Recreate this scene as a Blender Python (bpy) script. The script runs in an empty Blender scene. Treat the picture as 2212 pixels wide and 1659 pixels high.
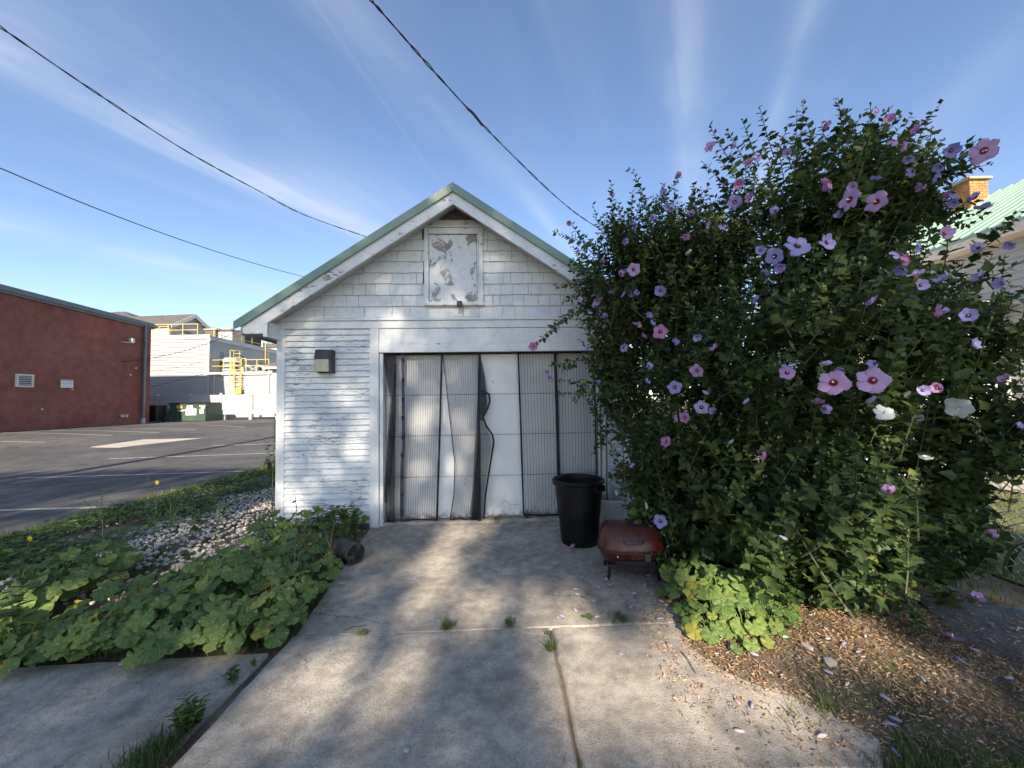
import bpy, bmesh, math, random
import numpy as np
from mathutils import Vector, Matrix

R = random.Random(7)
rng = np.random.default_rng(7)
scene = bpy.context.scene
COL = scene.collection

# ------------------------------------------------------------------ camera, sky, sun, exposure
F, CU, CV = 833.0, 1106.0, 829.5          # focal length and centre in picture units (picture 2212 wide)
CAM_H = 1.5
PITCH, ROLL = math.atan(36.5 / 833), 0.016
fwd = Vector((0, math.cos(PITCH), math.sin(PITCH)))
up0 = Vector((0, -math.sin(PITCH), math.cos(PITCH)))
rt0 = Vector((1, 0, 0))
c_up = up0 * math.cos(ROLL) + rt0 * math.sin(ROLL)
c_rt = rt0 * math.cos(ROLL) - up0 * math.sin(ROLL)
cam_d = bpy.data.cameras.new("camera")
cam = bpy.data.objects.new("camera", cam_d)
COL.objects.link(cam)
m = Matrix((c_rt, c_up, -fwd)).transposed().to_4x4()
m.translation = Vector((0, 0, CAM_H))
cam.matrix_world = m
cam_d.sensor_width = 36
cam_d.lens = 36 * F / 2212
cam_d.clip_start = 0.05
cam_d.clip_end = 3000
scene.camera = cam
CAMP = Vector((0, 0, CAM_H))

SUN_EL = math.radians(28)
SUN_D = Vector((0.05, 1.0, -math.tan(SUN_EL))).normalized()
sun_d = bpy.data.lights.new("sun", 'SUN')
sun_d.energy = 4.7
sun_d.angle = math.radians(0.5)
sun_d.color = (1.0, 0.87, 0.70)
sun = bpy.data.objects.new("sun", sun_d)
COL.objects.link(sun)
sun.rotation_euler = SUN_D.to_track_quat('-Z', 'Y').to_euler()

scene.view_settings.view_transform = 'Standard'
scene.view_settings.look = 'None'
scene.view_settings.gamma = 1.0
scene.view_settings.use_curve_mapping = False
scene.view_settings.exposure = 1.25
scene.cycles.max_bounces = 8
scene.cycles.transparent_max_bounces = 16

world = bpy.data.worlds.new("World")
scene.world = world
world.use_nodes = True
wn, wl = world.node_tree.nodes, world.node_tree.links
wn.clear()
w_out = wn.new('ShaderNodeOutputWorld')
w_bg = wn.new('ShaderNodeBackground')
w_bg.inputs['Strength'].default_value = 0.10
sky = wn.new('ShaderNodeTexSky')
sky.sky_type = 'NISHITA'
sky.sun_disc = False
sky.sun_elevation = SUN_EL
sky.sun_rotation = math.pi
sky.altitude = 100
sky.air_density = 1.0
sky.dust_density = 0.25
sky.ozone_density = 2.2


def wmath(op, a, b=None, c=None):
    n = wn.new('ShaderNodeMath')
    n.operation = op
    for i, v in enumerate((a, b, c)):
        if v is None:
            continue
        if isinstance(v, (int, float)):
            n.inputs[i].default_value = v
        else:
            wl.new(v, n.inputs[i])
    return n.outputs[0]


tc = wn.new('ShaderNodeTexCoord')
sx = wn.new('ShaderNodeSeparateXYZ')
wl.new(tc.outputs['Generated'], sx.inputs[0])
zc = wmath('MAXIMUM', sx.outputs['Z'], 0.03)
px = wmath('DIVIDE', sx.outputs['X'], zc)
py = wmath('DIVIDE', sx.outputs['Y'], zc)
along = wmath('ADD', wmath('MULTIPLY', px, 0.45), wmath('MULTIPLY', py, 0.9))
across = wmath('SUBTRACT', wmath('MULTIPLY', px, 0.9), wmath('MULTIPLY', py, 0.45))
cmb = wn.new('ShaderNodeCombineXYZ')
wl.new(wmath('MULTIPLY', across, 2.2), cmb.inputs[0])
wl.new(wmath('MULTIPLY', along, 0.35), cmb.inputs[1])
nz = wn.new('ShaderNodeTexNoise')
nz.inputs['Scale'].default_value = 1.3
nz.inputs['Detail'].default_value = 7
nz.inputs['Roughness'].default_value = 0.55
nz.inputs['Distortion'].default_value = 0.35
wl.new(cmb.outputs[0], nz.inputs['Vector'])
cmb2 = wn.new('ShaderNodeCombineXYZ')
wl.new(wmath('MULTIPLY', across, 14.0), cmb2.inputs[0])
wl.new(wmath('MULTIPLY', along, 1.6), cmb2.inputs[1])
nz2 = wn.new('ShaderNodeTexNoise')
nz2.inputs['Scale'].default_value = 1.0
nz2.inputs['Detail'].default_value = 6
nz2.inputs['Distortion'].default_value = 0.6
wl.new(cmb2.outputs[0], nz2.inputs['Vector'])
cmb3 = wn.new('ShaderNodeCombineXYZ')
wl.new(wmath('MULTIPLY', across, 1.1), cmb3.inputs[0])
wl.new(wmath('MULTIPLY', along, 0.9), cmb3.inputs[1])
nz3 = wn.new('ShaderNodeTexNoise')
nz3.inputs['Scale'].default_value = 1.5
nz3.inputs['Detail'].default_value = 4
wl.new(cmb3.outputs[0], nz3.inputs['Vector'])
wob = wmath('ADD', across, wmath('MULTIPLY', wmath('SUBTRACT', nz.outputs['Fac'], 0.5), 0.35))


def band(center, width, amp):
    d = wmath('DIVIDE', wmath('SUBTRACT', wob, center), width)
    g = wmath('EXPONENT', wmath('MULTIPLY', wmath('MULTIPLY', d, d), -1.0))
    return wmath('MULTIPLY', g, amp)


cl = wmath('MULTIPLY', wmath('MAXIMUM', wmath('SUBTRACT', nz.outputs['Fac'], 0.5), 0.0), 0.7)
for c_, w_, a_ in ((-1.74, 0.13, .75), (-1.55, 0.3, .25), (0.27, 0.05, .42), (-0.03, 0.07, .42), (0.1, 0.25, .07), (-3.4, 0.22, .6), (0.8, 0.1, .16), (-0.75, 0.07, .28)):
    cl = wmath('ADD', cl, band(c_, w_, a_))
cl = wmath('MULTIPLY', cl, wmath('ADD', wmath('MULTIPLY', nz2.outputs['Fac'], 1.0), 0.35))
cl = wmath('MULTIPLY', cl, wmath('MULTIPLY', wmath('MAXIMUM', wmath('SUBTRACT', nz3.outputs['Fac'], 0.25), 0.0), 2.4))
# thin contrail
d_ = wmath('DIVIDE', wmath('SUBTRACT', wmath('SUBTRACT', px, wmath('MULTIPLY', py, 0.2)), -0.662), 0.008)
con = wmath('MULTIPLY', wmath('EXPONENT', wmath('MULTIPLY', wmath('MULTIPLY', d_, d_), -1.0)), wmath('MULTIPLY', nz3.outputs['Fac'], 0.075))
cl = wmath('MINIMUM', wmath('ADD', wmath('MULTIPLY', cl, 0.85), con), 0.55)
cl = wmath('MULTIPLY', cl, wmath('MINIMUM', wmath('MULTIPLY', wmath('MAXIMUM', sx.outputs['Z'], 0.0), 6.0), 1.0))
mix = wn.new('ShaderNodeMix')
mix.data_type = 'RGBA'
wl.new(cl, mix.inputs['Factor'])
hs = wn.new('ShaderNodeHueSaturation')
hs.inputs['Saturation'].default_value = 1.0
hs.inputs['Hue'].default_value = 0.506
wl.new(sky.outputs[0], hs.inputs['Color'])
wl.new(hs.outputs[0], mix.inputs[6])
mix.inputs[7].default_value = (3.6, 4.0, 4.6, 1)
wl.new(mix.outputs[2], w_bg.inputs['Color'])
wl.new(w_bg.outputs[0], w_out.inputs[0])


# ------------------------------------------------------------------ finding points of the place
def ray(u, v):
    return (fwd + c_rt * ((u - CU) / F) - c_up * ((v - CV) / F))


def atY(u, v, Y):
    d = ray(u, v)
    return CAMP + d * (Y / d.y)


def atX(u, v, X):
    d = ray(u, v)
    return CAMP + d * (X / d.x)


def G(u, v, z=0.0):
    d = ray(u, v)
    return CAMP + d * ((z - CAM_H) / d.z)


def lot_z(x, y):
    r = math.hypot(x, y)
    t = min(1, max(0, (r - 12) / 16))
    return 0.4 * t * t * (3 - 2 * t)


def LG(u, v):
    z = 0.0
    for _ in range(12):
        p = G(u, v, z)
        z = lot_z(p.x, p.y)
    return p


# ------------------------------------------------------------------ objects and tags
def tag(o, label=None, cat=None, group=None, kind=None):
    if label: o['label'] = label
    if cat: o['category'] = cat
    if group: o['group'] = group
    if kind: o['kind'] = kind
    return o


def link(name, data, parent=None):
    o = bpy.data.objects.new(name, data)
    COL.objects.link(o)
    if parent is not None:
        o.parent = parent
    return o


def empty(name, loc, label, cat, rz=0, group=None, kind=None):
    o = link(name, None)
    o.location = loc
    o.rotation_euler = (0, 0, rz)
    o.empty_display_size = 0.1
    return tag(o, label, cat, group, kind)


def mesh_np(name, V, loops, sizes, uv=None, tint=None, smooth=False):
    me = bpy.data.meshes.new(name)
    V = np.asarray(V, np.float32)
    loops = np.asarray(loops, np.int32)
    sizes = np.asarray(sizes, np.int32)
    me.vertices.add(len(V))
    me.vertices.foreach_set('co', V.ravel())
    me.loops.add(len(loops))
    me.loops.foreach_set('vertex_index', loops)
    me.polygons.add(len(sizes))
    st = np.zeros(len(sizes), np.int32)
    st[1:] = np.cumsum(sizes)[:-1]
    me.polygons.foreach_set('loop_start', st)
    if smooth:
        me.polygons.foreach_set('use_smooth', np.ones(len(sizes), bool))
    me.update(calc_edges=True)
    if tint is not None:
        a = me.attributes.new('tint', 'FLOAT', 'FACE')
        a.data.foreach_set('value', np.asarray(tint, np.float32))
    if uv is not None:
        l = me.uv_layers.new(name='uv')
        l.data.foreach_set('uv', np.asarray(uv, np.float32).ravel())
    return me


class MB:
    def __init__(s):
        s.v, s.f, s.mi, s.cur = [], [], [], 0

    def add(s, vs, fs):
        b = len(s.v)
        s.v += [tuple(v) for v in vs]
        s.f += [tuple(b + i for i in f) for f in fs]
        s.mi += [s.cur] * len(fs)
        return s

    def box(s, x0, x1, y0, y1, z0, z1, mtx=None):
        vs = [(x0, y0, z0), (x1, y0, z0), (x1, y1, z0), (x0, y1, z0), (x0, y0, z1), (x1, y0, z1), (x1, y1, z1), (x0, y1, z1)]
        if mtx is not None:
            vs = [mtx @ Vector(v) for v in vs]
        return s.add(vs, [(0, 3, 2, 1), (4, 5, 6, 7), (0, 1, 5, 4), (1, 2, 6, 5), (2, 3, 7, 6), (3, 0, 4, 7)])

    def cbox(s, c, sx, sy, sz, mtx=None):
        return s.box(c[0] - sx / 2, c[0] + sx / 2, c[1] - sy / 2, c[1] + sy / 2, c[2] - sz / 2, c[2] + sz / 2, mtx)

    def prism(s, poly, y0, y1, front_y=None):
        """polygon in x,z extruded along y; front_y(x,z) may bend the front face"""
        n = len(poly)
        if sum(poly[i][0] * poly[(i + 1) % n][1] - poly[(i + 1) % n][0] * poly[i][1] for i in range(n)) < 0:
            poly = poly[::-1]
        a = [(x, front_y(x, z) if front_y else y0, z) for x, z in poly]
        b = [(x, y1, z) for x, z in poly]
        fs = [tuple(range(n)), tuple(range(2 * n - 1, n - 1, -1))]
        for i in range(n):
            j = (i + 1) % n
            fs.append((j, i, n + i, n + j))
        return s.add(a + b, fs)

    def slab(s, poly, z0, z1):
        n = len(poly)
        if sum(poly[i][0] * poly[(i + 1) % n][1] - poly[(i + 1) % n][0] * poly[i][1] for i in range(n)) < 0:
            poly = poly[::-1]
        f0 = z0 if callable(z0) else (lambda x, y: z0)
        f1 = z1 if callable(z1) else (lambda x, y: z1)
        vs = [(x, y, f1(x, y)) for x, y in poly] + [(x, y, f0(x, y)) for x, y in poly]
        fs = [tuple(range(n)), tuple(range(2 * n - 1, n - 1, -1))]
        for i in range(n):
            j = (i + 1) % n
            fs.append((i, n + i, n + j, j))
        return s.add(vs, fs)

    def tube(s, pts, r, n=6, cap=True):
        pts = [Vector(p) for p in pts]
        k = len(pts)
        rs = r if isinstance(r, (list, tuple)) else [r] * k
        vs, fs = [], []
        ref = Vector((0.13, 0.2, 1)).normalized()
        for i, p in enumerate(pts):
            d = (pts[min(i + 1, k - 1)] - pts[max(i - 1, 0)])
            if d.length < 1e-9: d = Vector((0, 0, 1))
            d.normalize()
            a = d.cross(ref)
            if a.length < 0.1: a = d.cross(Vector((1, 0, 0)))
            a.normalize()
            b = d.cross(a)
            for j in range(n):
                t = 2 * math.pi * j / n
                vs.append(p + (a * math.cos(t) + b * math.sin(t)) * rs[i])
        for i in range(k - 1):
            for j in range(n):
                q = (j + 1) % n
                fs.append((i * n + j, i * n + q, (i + 1) * n + q, (i + 1) * n + j))
        if cap:
            fs.append(tuple(range(n))[::-1])
            fs.append(tuple((k - 1) * n + j for j in range(n)))
        return s.add(vs, fs)

    def loft(s, rings, closed_ends=True):
        n = len(rings[0])
        vs = [p for r in rings for p in r]
        fs = []
        for i in range(len(rings) - 1):
            for j in range(n):
                q = (j + 1) % n
                fs.append((i * n + j, i * n + q, (i + 1) * n + q, (i + 1) * n + j))
        if closed_ends:
            fs.append(tuple(range(n))[::-1])
            fs.append(tuple((len(rings) - 1) * n + j for j in range(n)))
        return s.add(vs, fs)

    def lathe(s, prof, n=28, c=(0, 0), closed_ends=True):
        return s.loft([[(c[0] + r * math.cos(2 * math.pi * j / n), c[1] + r * math.sin(2 * math.pi * j / n), z) for j in range(n)] for r, z in prof], closed_ends)

    def build(s, name, mats, parent=None, smooth=False):
        me = bpy.data.meshes.new(name)
        me.from_pydata([tuple(v) for v in s.v], [], s.f)
        me.update()
        if not isinstance(mats, (list, tuple)): mats = [mats]
        for m_ in mats: me.materials.append(m_)
        if len(mats) > 1: me.polygons.foreach_set('material_index', s.mi)
        if smooth:
            me.polygons.foreach_set('use_smooth', [True] * len(me.polygons))
            try: me.set_sharp_from_angle(angle=math.radians(38))
            except Exception: pass
        return link(name, me, parent)


def superellipse(a, b, n, z, k=36, cx=0, cy=0):
    out = []
    for j in range(k):
        t = 2 * math.pi * j / k
        c, s_ = math.cos(t), math.sin(t)
        out.append((cx + a * math.copysign(abs(c) ** (2 / n), c), cy + b * math.copysign(abs(s_) ** (2 / n), s_), z))
    return out


# ------------------------------------------------------------------ materials
class NT:
    def __init__(s, name):
        s.m = bpy.data.materials.new(name)
        s.m.use_nodes = True
        s.n, s.l = s.m.node_tree.nodes, s.m.node_tree.links
        s.n.clear()
        s.out = s.n.new('ShaderNodeOutputMaterial')
        s.b = s.n.new('ShaderNodeBsdfPrincipled')
        s.l.new(s.b.outputs[0], s.out.inputs[0])
        s.tc = s.n.new('ShaderNodeTexCoord')

    def inp(s, sock, v):
        if isinstance(v, (int, float)): sock.default_value = v
        elif isinstance(v, (tuple, list)): sock.default_value = tuple(v) + ((1,) if len(v) == 3 and sock.type == 'RGBA' else ())
        else: s.l.new(v, sock)

    def math(s, op, a, b=0.0, c=None):
        n = s.n.new('ShaderNodeMath'); n.operation = op
        s.inp(n.inputs[0], a); s.inp(n.inputs[1], b)
        if c is not None: s.inp(n.inputs[2], c)
        return n.outputs[0]

    def coord(s, kind='Object', scale=(1, 1, 1), rnd=False):
        mp = s.n.new('ShaderNodeMapping')
        s.l.new(s.tc.outputs[kind], mp.inputs[0])
        mp.inputs['Scale'].default_value = scale
        if rnd:
            oi = s.n.new('ShaderNodeObjectInfo')
            vm = s.n.new('ShaderNodeVectorMath'); vm.operation = 'MULTIPLY_ADD'
            s.l.new(oi.outputs['Random'], vm.inputs[0]); vm.inputs[1].default_value = (17, 23, 31)
            s.l.new(mp.outputs[0], vm.inputs[2])
            return vm.outputs[0]
        return mp.outputs[0]

    def noise(s, vec, scale, detail=4, rough=0.5, dist=0.0, out='Fac'):
        n = s.n.new('ShaderNodeTexNoise')
        s.l.new(vec, n.inputs['Vector'])
        n.inputs['Scale'].default_value = scale; n.inputs['Detail'].default_value = detail
        n.inputs['Roughness'].default_value = rough; n.inputs['Distortion'].default_value = dist
        return n.outputs[out]

    def voro(s, vec, scale, feature='F1', out='Distance'):
        n = s.n.new('ShaderNodeTexVoronoi'); n.feature = feature
        s.l.new(vec, n.inputs['Vector']); n.inputs['Scale'].default_value = scale
        return n.outputs[out]

    def ramp(s, fac, lo, hi, a=0.0, b=1.0):
        n = s.n.new('ShaderNodeMapRange'); n.interpolation_type = 'SMOOTHSTEP'
        s.inp(n.inputs[0], fac)
        for i, v in enumerate((lo, hi, a, b)): n.inputs[i + 1].default_value = v
        return n.outputs[0]

    def mix(s, fac, a, b, blend='MIX'):
        n = s.n.new('ShaderNodeMix'); n.data_type = 'RGBA'; n.blend_type = blend
        s.inp(n.inputs[0], fac); s.inp(n.inputs[6], a); s.inp(n.inputs[7], b)
        return n.outputs[2]

    def hsv(s, col, h=0.5, sat=1.0, val=1.0):
        n = s.n.new('ShaderNodeHueSaturation')
        s.inp(n.inputs['Hue'], h); s.inp(n.inputs['Saturation'], sat); s.inp(n.inputs['Value'], val); s.inp(n.inputs['Color'], col)
        return n.outputs[0]

    def bump(s, height, strength=0.3, dist=0.01):
        n = s.n.new('ShaderNodeBump')
        n.inputs['Strength'].default_value = strength; n.inputs['Distance'].default_value = dist
        s.l.new(height, n.inputs['Height']); s.l.new(n.outputs[0], s.b.inputs['Normal'])

    def fin(s, color, rough=0.7, metal=0.0, spec=0.4):
        s.inp(s.b.inputs['Base Color'], color); s.inp(s.b.inputs['Roughness'], rough)
        s.b.inputs['Metallic'].default_value = metal
        s.b.inputs['Specular IOR Level'].default_value = spec
        return s.m


def plain(name, col, rough=0.6, metal=0.0, var=0.15, scale=6.0, bump=0.0, spec=0.4, dirt=None):
    t = NT(name)
    v = t.coord()
    n = t.noise(v, scale, 5, 0.6)
    c = t.hsv(col, 0.5, 1.0, t.ramp(n, 0.25, 0.75, 1 - var, 1 + var))
    if dirt:
        c = t.mix(t.ramp(t.noise(v, scale * 0.6, 6, 0.65, 0.4), 0.5, 0.72, 0, dirt[1]), c, dirt[0])
    if bump: t.bump(t.noise(v, scale * 5, 5, 0.6), bump, 0.01)
    return t.fin(c, rough, metal, spec)


def peeling(name, paint=(.74, .76, .77), wood=(.23, .21, .19), stretch=(2.2, 2.2, 26), lo=.56, hi=.6, dirt=.25, rough=.55):
    t = NT(name)
    v = t.coord('Object', stretch)
    v0 = t.coord('Object', (1, 1, 1))
    zone = t.noise(v0, 2.3, 4, 0.6)
    fl = t.noise(v, 3.0, 9, 0.68, 0.6)
    f = t.math('ADD', fl, t.math('MULTIPLY', t.math('SUBTRACT', zone, .5), .35))
    peel = t.ramp(f, lo, hi)
    wc = t.mix(t.noise(v, 6, 5), tuple(.55 * x for x in wood), tuple(1.5 * x for x in wood))
    pc = t.mix(t.ramp(t.noise(v0, 7, 6, .65, .5), .42, .75, 0, dirt), paint, (.42, .42, .40))
    pc = t.mix(t.ramp(t.noise(v, 9, 6, .6), .48, .62, 0, .25), pc, (.5, .5, .5))
    if name == 'hatch_paint':
        pc = t.mix(t.math('MULTIPLY', t.ramp(f, lo - .035, lo - .027), .85), pc, (.36, .345, .325))
    c = t.mix(peel, pc, wc)
    h = t.math('SUBTRACT', t.math('MULTIPLY', t.noise(v, 10, 5), .5), peel)
    t.bump(h, .55, .004)
    return t.fin(c, rough, 0, .35)


def foliage_mat(name, a, b, c=None, attr=True, trans=0.3, rough=.5, veins=False):
    """leaf green varying from leaf to leaf"""
    t = NT(name)
    if attr:
        at = t.n.new('ShaderNodeAttribute'); at.attribute_name = 'tint'
        f = at.outputs['Fac']
    else:
        oi = t.n.new('ShaderNodeObjectInfo'); f = oi.outputs['Random']
    col = t.mix(t.ramp(f, 0, .9), a, b)
    if c is not None: col = t.mix(t.ramp(f, .94, .99), col, c)
    v = t.coord('Object')
    if veins:
        sp = t.n.new('ShaderNodeSeparateXYZ'); t.l.new(v, sp.inputs[0])
        an = t.math('ARCTAN2', sp.outputs['X'], t.math('SUBTRACT', sp.outputs['Y'], -.02))
        wv = t.math('ABSOLUTE', t.math('SINE', t.math('MULTIPLY', an, 3.5)))
        col = t.mix(t.ramp(wv, .02, .16, .45, 0), col, tuple(min(1, 1.7 * q + .03) for q in b))
        col = t.mix(t.ramp(t.noise(v, 9, 5, .7), .62, .72, 0, .3), col, (.30, .27, .10))
    col = t.hsv(col, .5, 1, t.ramp(t.noise(v, 12 if veins else 3, 4), .3, .7, .75, 1.25))
    t.fin(col, rough, 0, .35)
    tr = t.n.new('ShaderNodeBsdfTranslucent')
    t.l.new(t.hsv(col, .48, 1.15, 1.5), tr.inputs[0])
    mx = t.n.new('ShaderNodeMixShader'); mx.inputs[0].default_value = trans
    t.l.new(t.b.outputs[0], mx.inputs[1]); t.l.new(tr.outputs[0], mx.inputs[2])
    t.l.new(mx.outputs[0], t.out.inputs[0])
    return t.m


M = {}


def make_materials():
    # concrete of the drive
    t = NT('concrete')
    v = t.coord()
    big = t.noise(v, 1.1, 6, .6, .3)
    mid = t.noise(v, 9, 6, .7)
    fine = t.noise(v, 110, 3, .7)
    ag = t.voro(v, 120)
    c = t.mix(t.ramp(big, .3, .7), (.34, .295, .235), (.50, .44, .36))
    c = t.hsv(c, .5, 1, t.ramp(mid, .3, .7, .70, 1.22))
    c = t.mix(t.math('MULTIPLY', t.ramp(fine, .50, .64, 0, .7), t.ramp(t.noise(v, 3.1, 5, .7), .35, .65, .35, 1)), c, (.13, .128, .12))
    c = t.mix(t.ramp(ag, .06, .16, .55, 0), c, (.62, .60, .56))
    c = t.mix(t.ramp(t.noise(v, 2.7, 5, .65, .8), .66, .76, 0, .4), c, (.43, .30, .17))
    c = t.mix(t.ramp(t.noise(v, 3.4, 6, .7, .4), .50, .70, 0, .55), c, (.17, .165, .16))
    wv_ = t.n.new('ShaderNodeVectorMath'); wv_.operation = 'MULTIPLY_ADD'
    t.l.new(t.noise(v, 2.2, 6, .65, 0, 'Color'), wv_.inputs[0]); wv_.inputs[1].default_value = (.55, .55, .55); t.l.new(v, wv_.inputs[2])
    crk = t.math('MULTIPLY', t.ramp(t.voro(wv_.outputs[0], .55, 'DISTANCE_TO_EDGE'), 0, .006, 1, 0), t.ramp(t.noise(v, .9, 3), .5, .56))
    c = t.mix(t.math('MULTIPLY', crk, .75), c, (.09, .085, .08))
    pit = t.ramp(t.voro(v, 21), .03, .10, 1, 0)
    c = t.mix(t.math('MULTIPLY', pit, t.ramp(mid, .5, .6)), c, (.10, .10, .10))
    t.bump(t.math('ADD', t.math('MULTIPLY', fine, .6), t.math('MULTIPLY', mid, .5)), .8, .007)
    M['concrete'] = t.fin(c, .92, 0, .2)
    # asphalt
    t = NT('asphalt')
    v = t.coord()
    c = t.mix(t.ramp(t.noise(v, .25, 5, .6, .5), .35, .65), (.066, .064, .063), (.110, .104, .098))
    c = t.hsv(c, .5, 1, t.ramp(t.noise(v, 3, 6, .7), .3, .7, .8, 1.25))
    c = t.mix(t.ramp(t.noise(v, 60, 2, .6), .62, .72, 0, .5), c, (.17, .165, .16))
    sv = t.coord('Object', (.3, 2.0, 1))
    c = t.mix(t.ramp(t.noise(sv, 1.5, 7, .7, .4), .62, .74, 0, .35), c, (.15, .14, .13))
    wv_ = t.n.new('ShaderNodeVectorMath'); wv_.operation = 'MULTIPLY_ADD'
    t.l.new(t.noise(v, .5, 6, .65, 0, 'Color'), wv_.inputs[0]); wv_.inputs[1].default_value = (2.2, 2.2, 0); t.l.new(v, wv_.inputs[2])
    crk = t.math('MULTIPLY', t.ramp(t.voro(wv_.outputs[0], .16, 'DISTANCE_TO_EDGE'), 0, .008, 1, 0), t.ramp(t.noise(v, .2, 3), .45, .55))
    c = t.mix(t.math('MULTIPLY', crk, .7), c, (.022, .022, .023))
    c = t.mix(t.ramp(t.noise(v, .9, 5, .7), .66, .74, 0, .5), c, (.03, .03, .032))
    t.bump(t.noise(v, 90, 3), .35, .005)
    M['asphalt'] = t.fin(c, .85, 0, .3)
    M['line'] = plain('worn_white_line', (.36, .33, .29), .8, var=.3, scale=9, dirt=((.09, .09, .09), .9))
    M['patch'] = plain('concrete_patch', (.42, .37, .31), .9, var=.2, scale=1.5, bump=.2)
    M['path'] = plain('side_path', (.15, .145, .14), .9, var=.3, scale=5, bump=.4)
    # ground
    t = NT('soil')
    v = t.coord()
    c = t.mix(t.ramp(t.noise(v, 2.5, 6, .65), .35, .65), (.12, .088, .06), (.24, .19, .135))
    c = t.mix(t.ramp(t.noise(v, 40, 4, .7), .5, .7, 0, .6), c, (.26, .22, .17))
    t.bump(t.noise(v, 30, 6, .7), .6, .02)
    M['soil'] = t.fin(c, .95, 0, .15)
    t = NT('lawn')
    v = t.coord()
    c = t.mix(t.ramp(t.noise(v, .8, 6, .65), .35, .65), (.12, .14, .05), (.27, .25, .12))
    c = t.mix(t.ramp(t.noise(v, 25, 5, .7), .4, .7, 0, .7), c, (.07, .095, .03))
    t.bump(t.noise(v, 60, 5, .7), .8, .03)
    M['lawn'] = t.fin(c, .95, 0, .1)
    # pebbles
    t = NT('pebble')
    at = t.n.new('ShaderNodeAttribute'); at.attribute_name = 'tint'
    c = t.mix(at.outputs['Fac'], (.45, .41, .35), (.70, .63, .54))
    c = t.hsv(c, .5, 1, t.ramp(t.noise(t.coord(), 30, 4), .3, .7, .8, 1.15))
    M['pebble'] = t.fin(c, .85, 0, .2)
    # garage
    M['board'] = peeling('peeling_siding_paint', stretch=(3.4, 3.4, 26), lo=.578, hi=.605, wood=(.27, .26, .25))
    M['shingle'] = peeling('shingle_paint', stretch=(5, 5, 3), lo=.66, hi=.70, dirt=.38, paint=(.72, .73, .73))
    M['trim'] = peeling('trim_paint', stretch=(3, 3, 5), lo=.67, hi=.71, dirt=.25, paint=(.76, .77, .77))
    M['rake'] = peeling('rake_paint', stretch=(3.2, 3.2, 9), lo=.60, hi=.64, dirt=.35, paint=(.74, .75, .75))
    M['soffit'] = peeling('soffit_paint', stretch=(3, 1.5, 3), lo=.57, hi=.64, dirt=.6, paint=(.55, .54, .52), wood=(.2, .18, .16))
    M['hatch'] = peeling('hatch_paint', stretch=(2.0, 2.0, 1.5), lo=.575, hi=.59, dirt=.3, paint=(.72, .73, .74), wood=(.25, .235, .22))
    t = NT('door_paint')
    v = t.coord()
    c = t.mix(t.ramp(t.noise(v, 3, 6, .65, .5), .42, .75, 0, .3), (.78, .78, .77), (.55, .55, .52))
    warp = t.noise(v, 3.0, 5, .6, 0, 'Color')
    vm = t.n.new('ShaderNodeVectorMath'); vm.operation = 'MULTIPLY_ADD'
    t.l.new(warp, vm.inputs[0]); vm.inputs[1].default_value = (.5, .5, .5); t.l.new(v, vm.inputs[2])
    ck = t.ramp(t.voro(vm.outputs[0], 2.2, 'DISTANCE_TO_EDGE'), .0, .012, 1, 0)
    sp = t.n.new('ShaderNodeSeparateXYZ'); t.l.new(t.tc.outputs['Object'], sp.inputs[0])
    low = t.ramp(sp.outputs['Z'], .2, .75, 1, 0)
    ck = t.math('MULTIPLY', ck, t.math('MULTIPLY', t.ramp(t.noise(v, 1.7, 3), .47, .55), t.math('MULTIPLY', low, .85)))
    foot = t.math('MULTIPLY', t.ramp(sp.outputs['Z'], .03, .16, 1, 0), t.ramp(t.noise(v, 14, 6, .7), .44, .56))
    spots = t.math('MULTIPLY', t.ramp(t.noise(v, 5, 6, .7, .3), .70, .73), .8)
    pk = t.math('MAXIMUM', ck, t.math('MAXIMUM', foot, spots))
    c = t.mix(pk, c, (.22, .2, .18))
    t.bump(t.math('SUBTRACT', t.noise(v, 18, 5), pk), .4, .004)
    M['door'] = t.fin(c, .5, 0, .4)
    M['green_metal'] = plain('green_roof_metal', (.17, .27, .215), .4, 0.0, var=.12, scale=2, spec=.6)
    M['mint_metal'] = plain('mint_roof_metal', (.24, .36, .29), .4, 0.0, var=.08, scale=2, spec=.6)
    M['dark_wood'] = plain('dark_bare_wood', (.12, .10, .085), .9, var=.4, scale=14, bump=.3)
    M['black'] = plain('black_plastic', (.012, .012, .014), .45, var=.3, scale=8)
    M['can'] = plain('trash_can_plastic', (.005, .0055, .007), .5, var=.35, scale=5, bump=.04, spec=.25, dirt=((.06, .058, .056), .4))
    M['grill_red'] = plain('red_grill_enamel', (.095, .012, .008), .3, var=.3, scale=7, dirt=((.075, .032, .022), .8))
    t = NT('rusty_red_enamel')
    v = t.coord()
    c = t.mix(t.ramp(t.noise(v, 6, 5, .6), .35, .65), (.075, .010, .007), (.125, .018, .012))
    c = t.mix(t.ramp(t.noise(v, 5, 7, .7, .6), .40, .58, 0, .85), c, (.080, .036, .026))
    c = t.mix(t.ramp(t.noise(v, 38, 5, .7), .60, .70, 0, .55), c, (.24, .19, .16))
    t.bump(t.noise(v, 60, 4), .15, .002)
    M['grill_red'] = t.fin(c, t.ramp(t.noise(v, 5, 6, .7), .4, .6, .25, .6), 0, .45)
    M['grill_dark'] = plain('grill_dark', (.025, .022, .022), .5, var=.4, scale=9, dirt=((.08, .06, .05), .5))
    M['handle'] = plain('handle_grey', (.07, .06, .06), .5)
    M['chrome'] = plain('worn_chrome', (.5, .5, .5), .3, .9)
    M['bronze'] = plain('bronze_housing', (.035, .037, .045), .45)
    M['lens'] = plain('yellowed_lens', (.42, .39, .27), .25, var=.15, scale=18)
    M['bark'] = plain('bark', (.11, .085, .065), .95, var=.4, scale=20, bump=.6)
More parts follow.
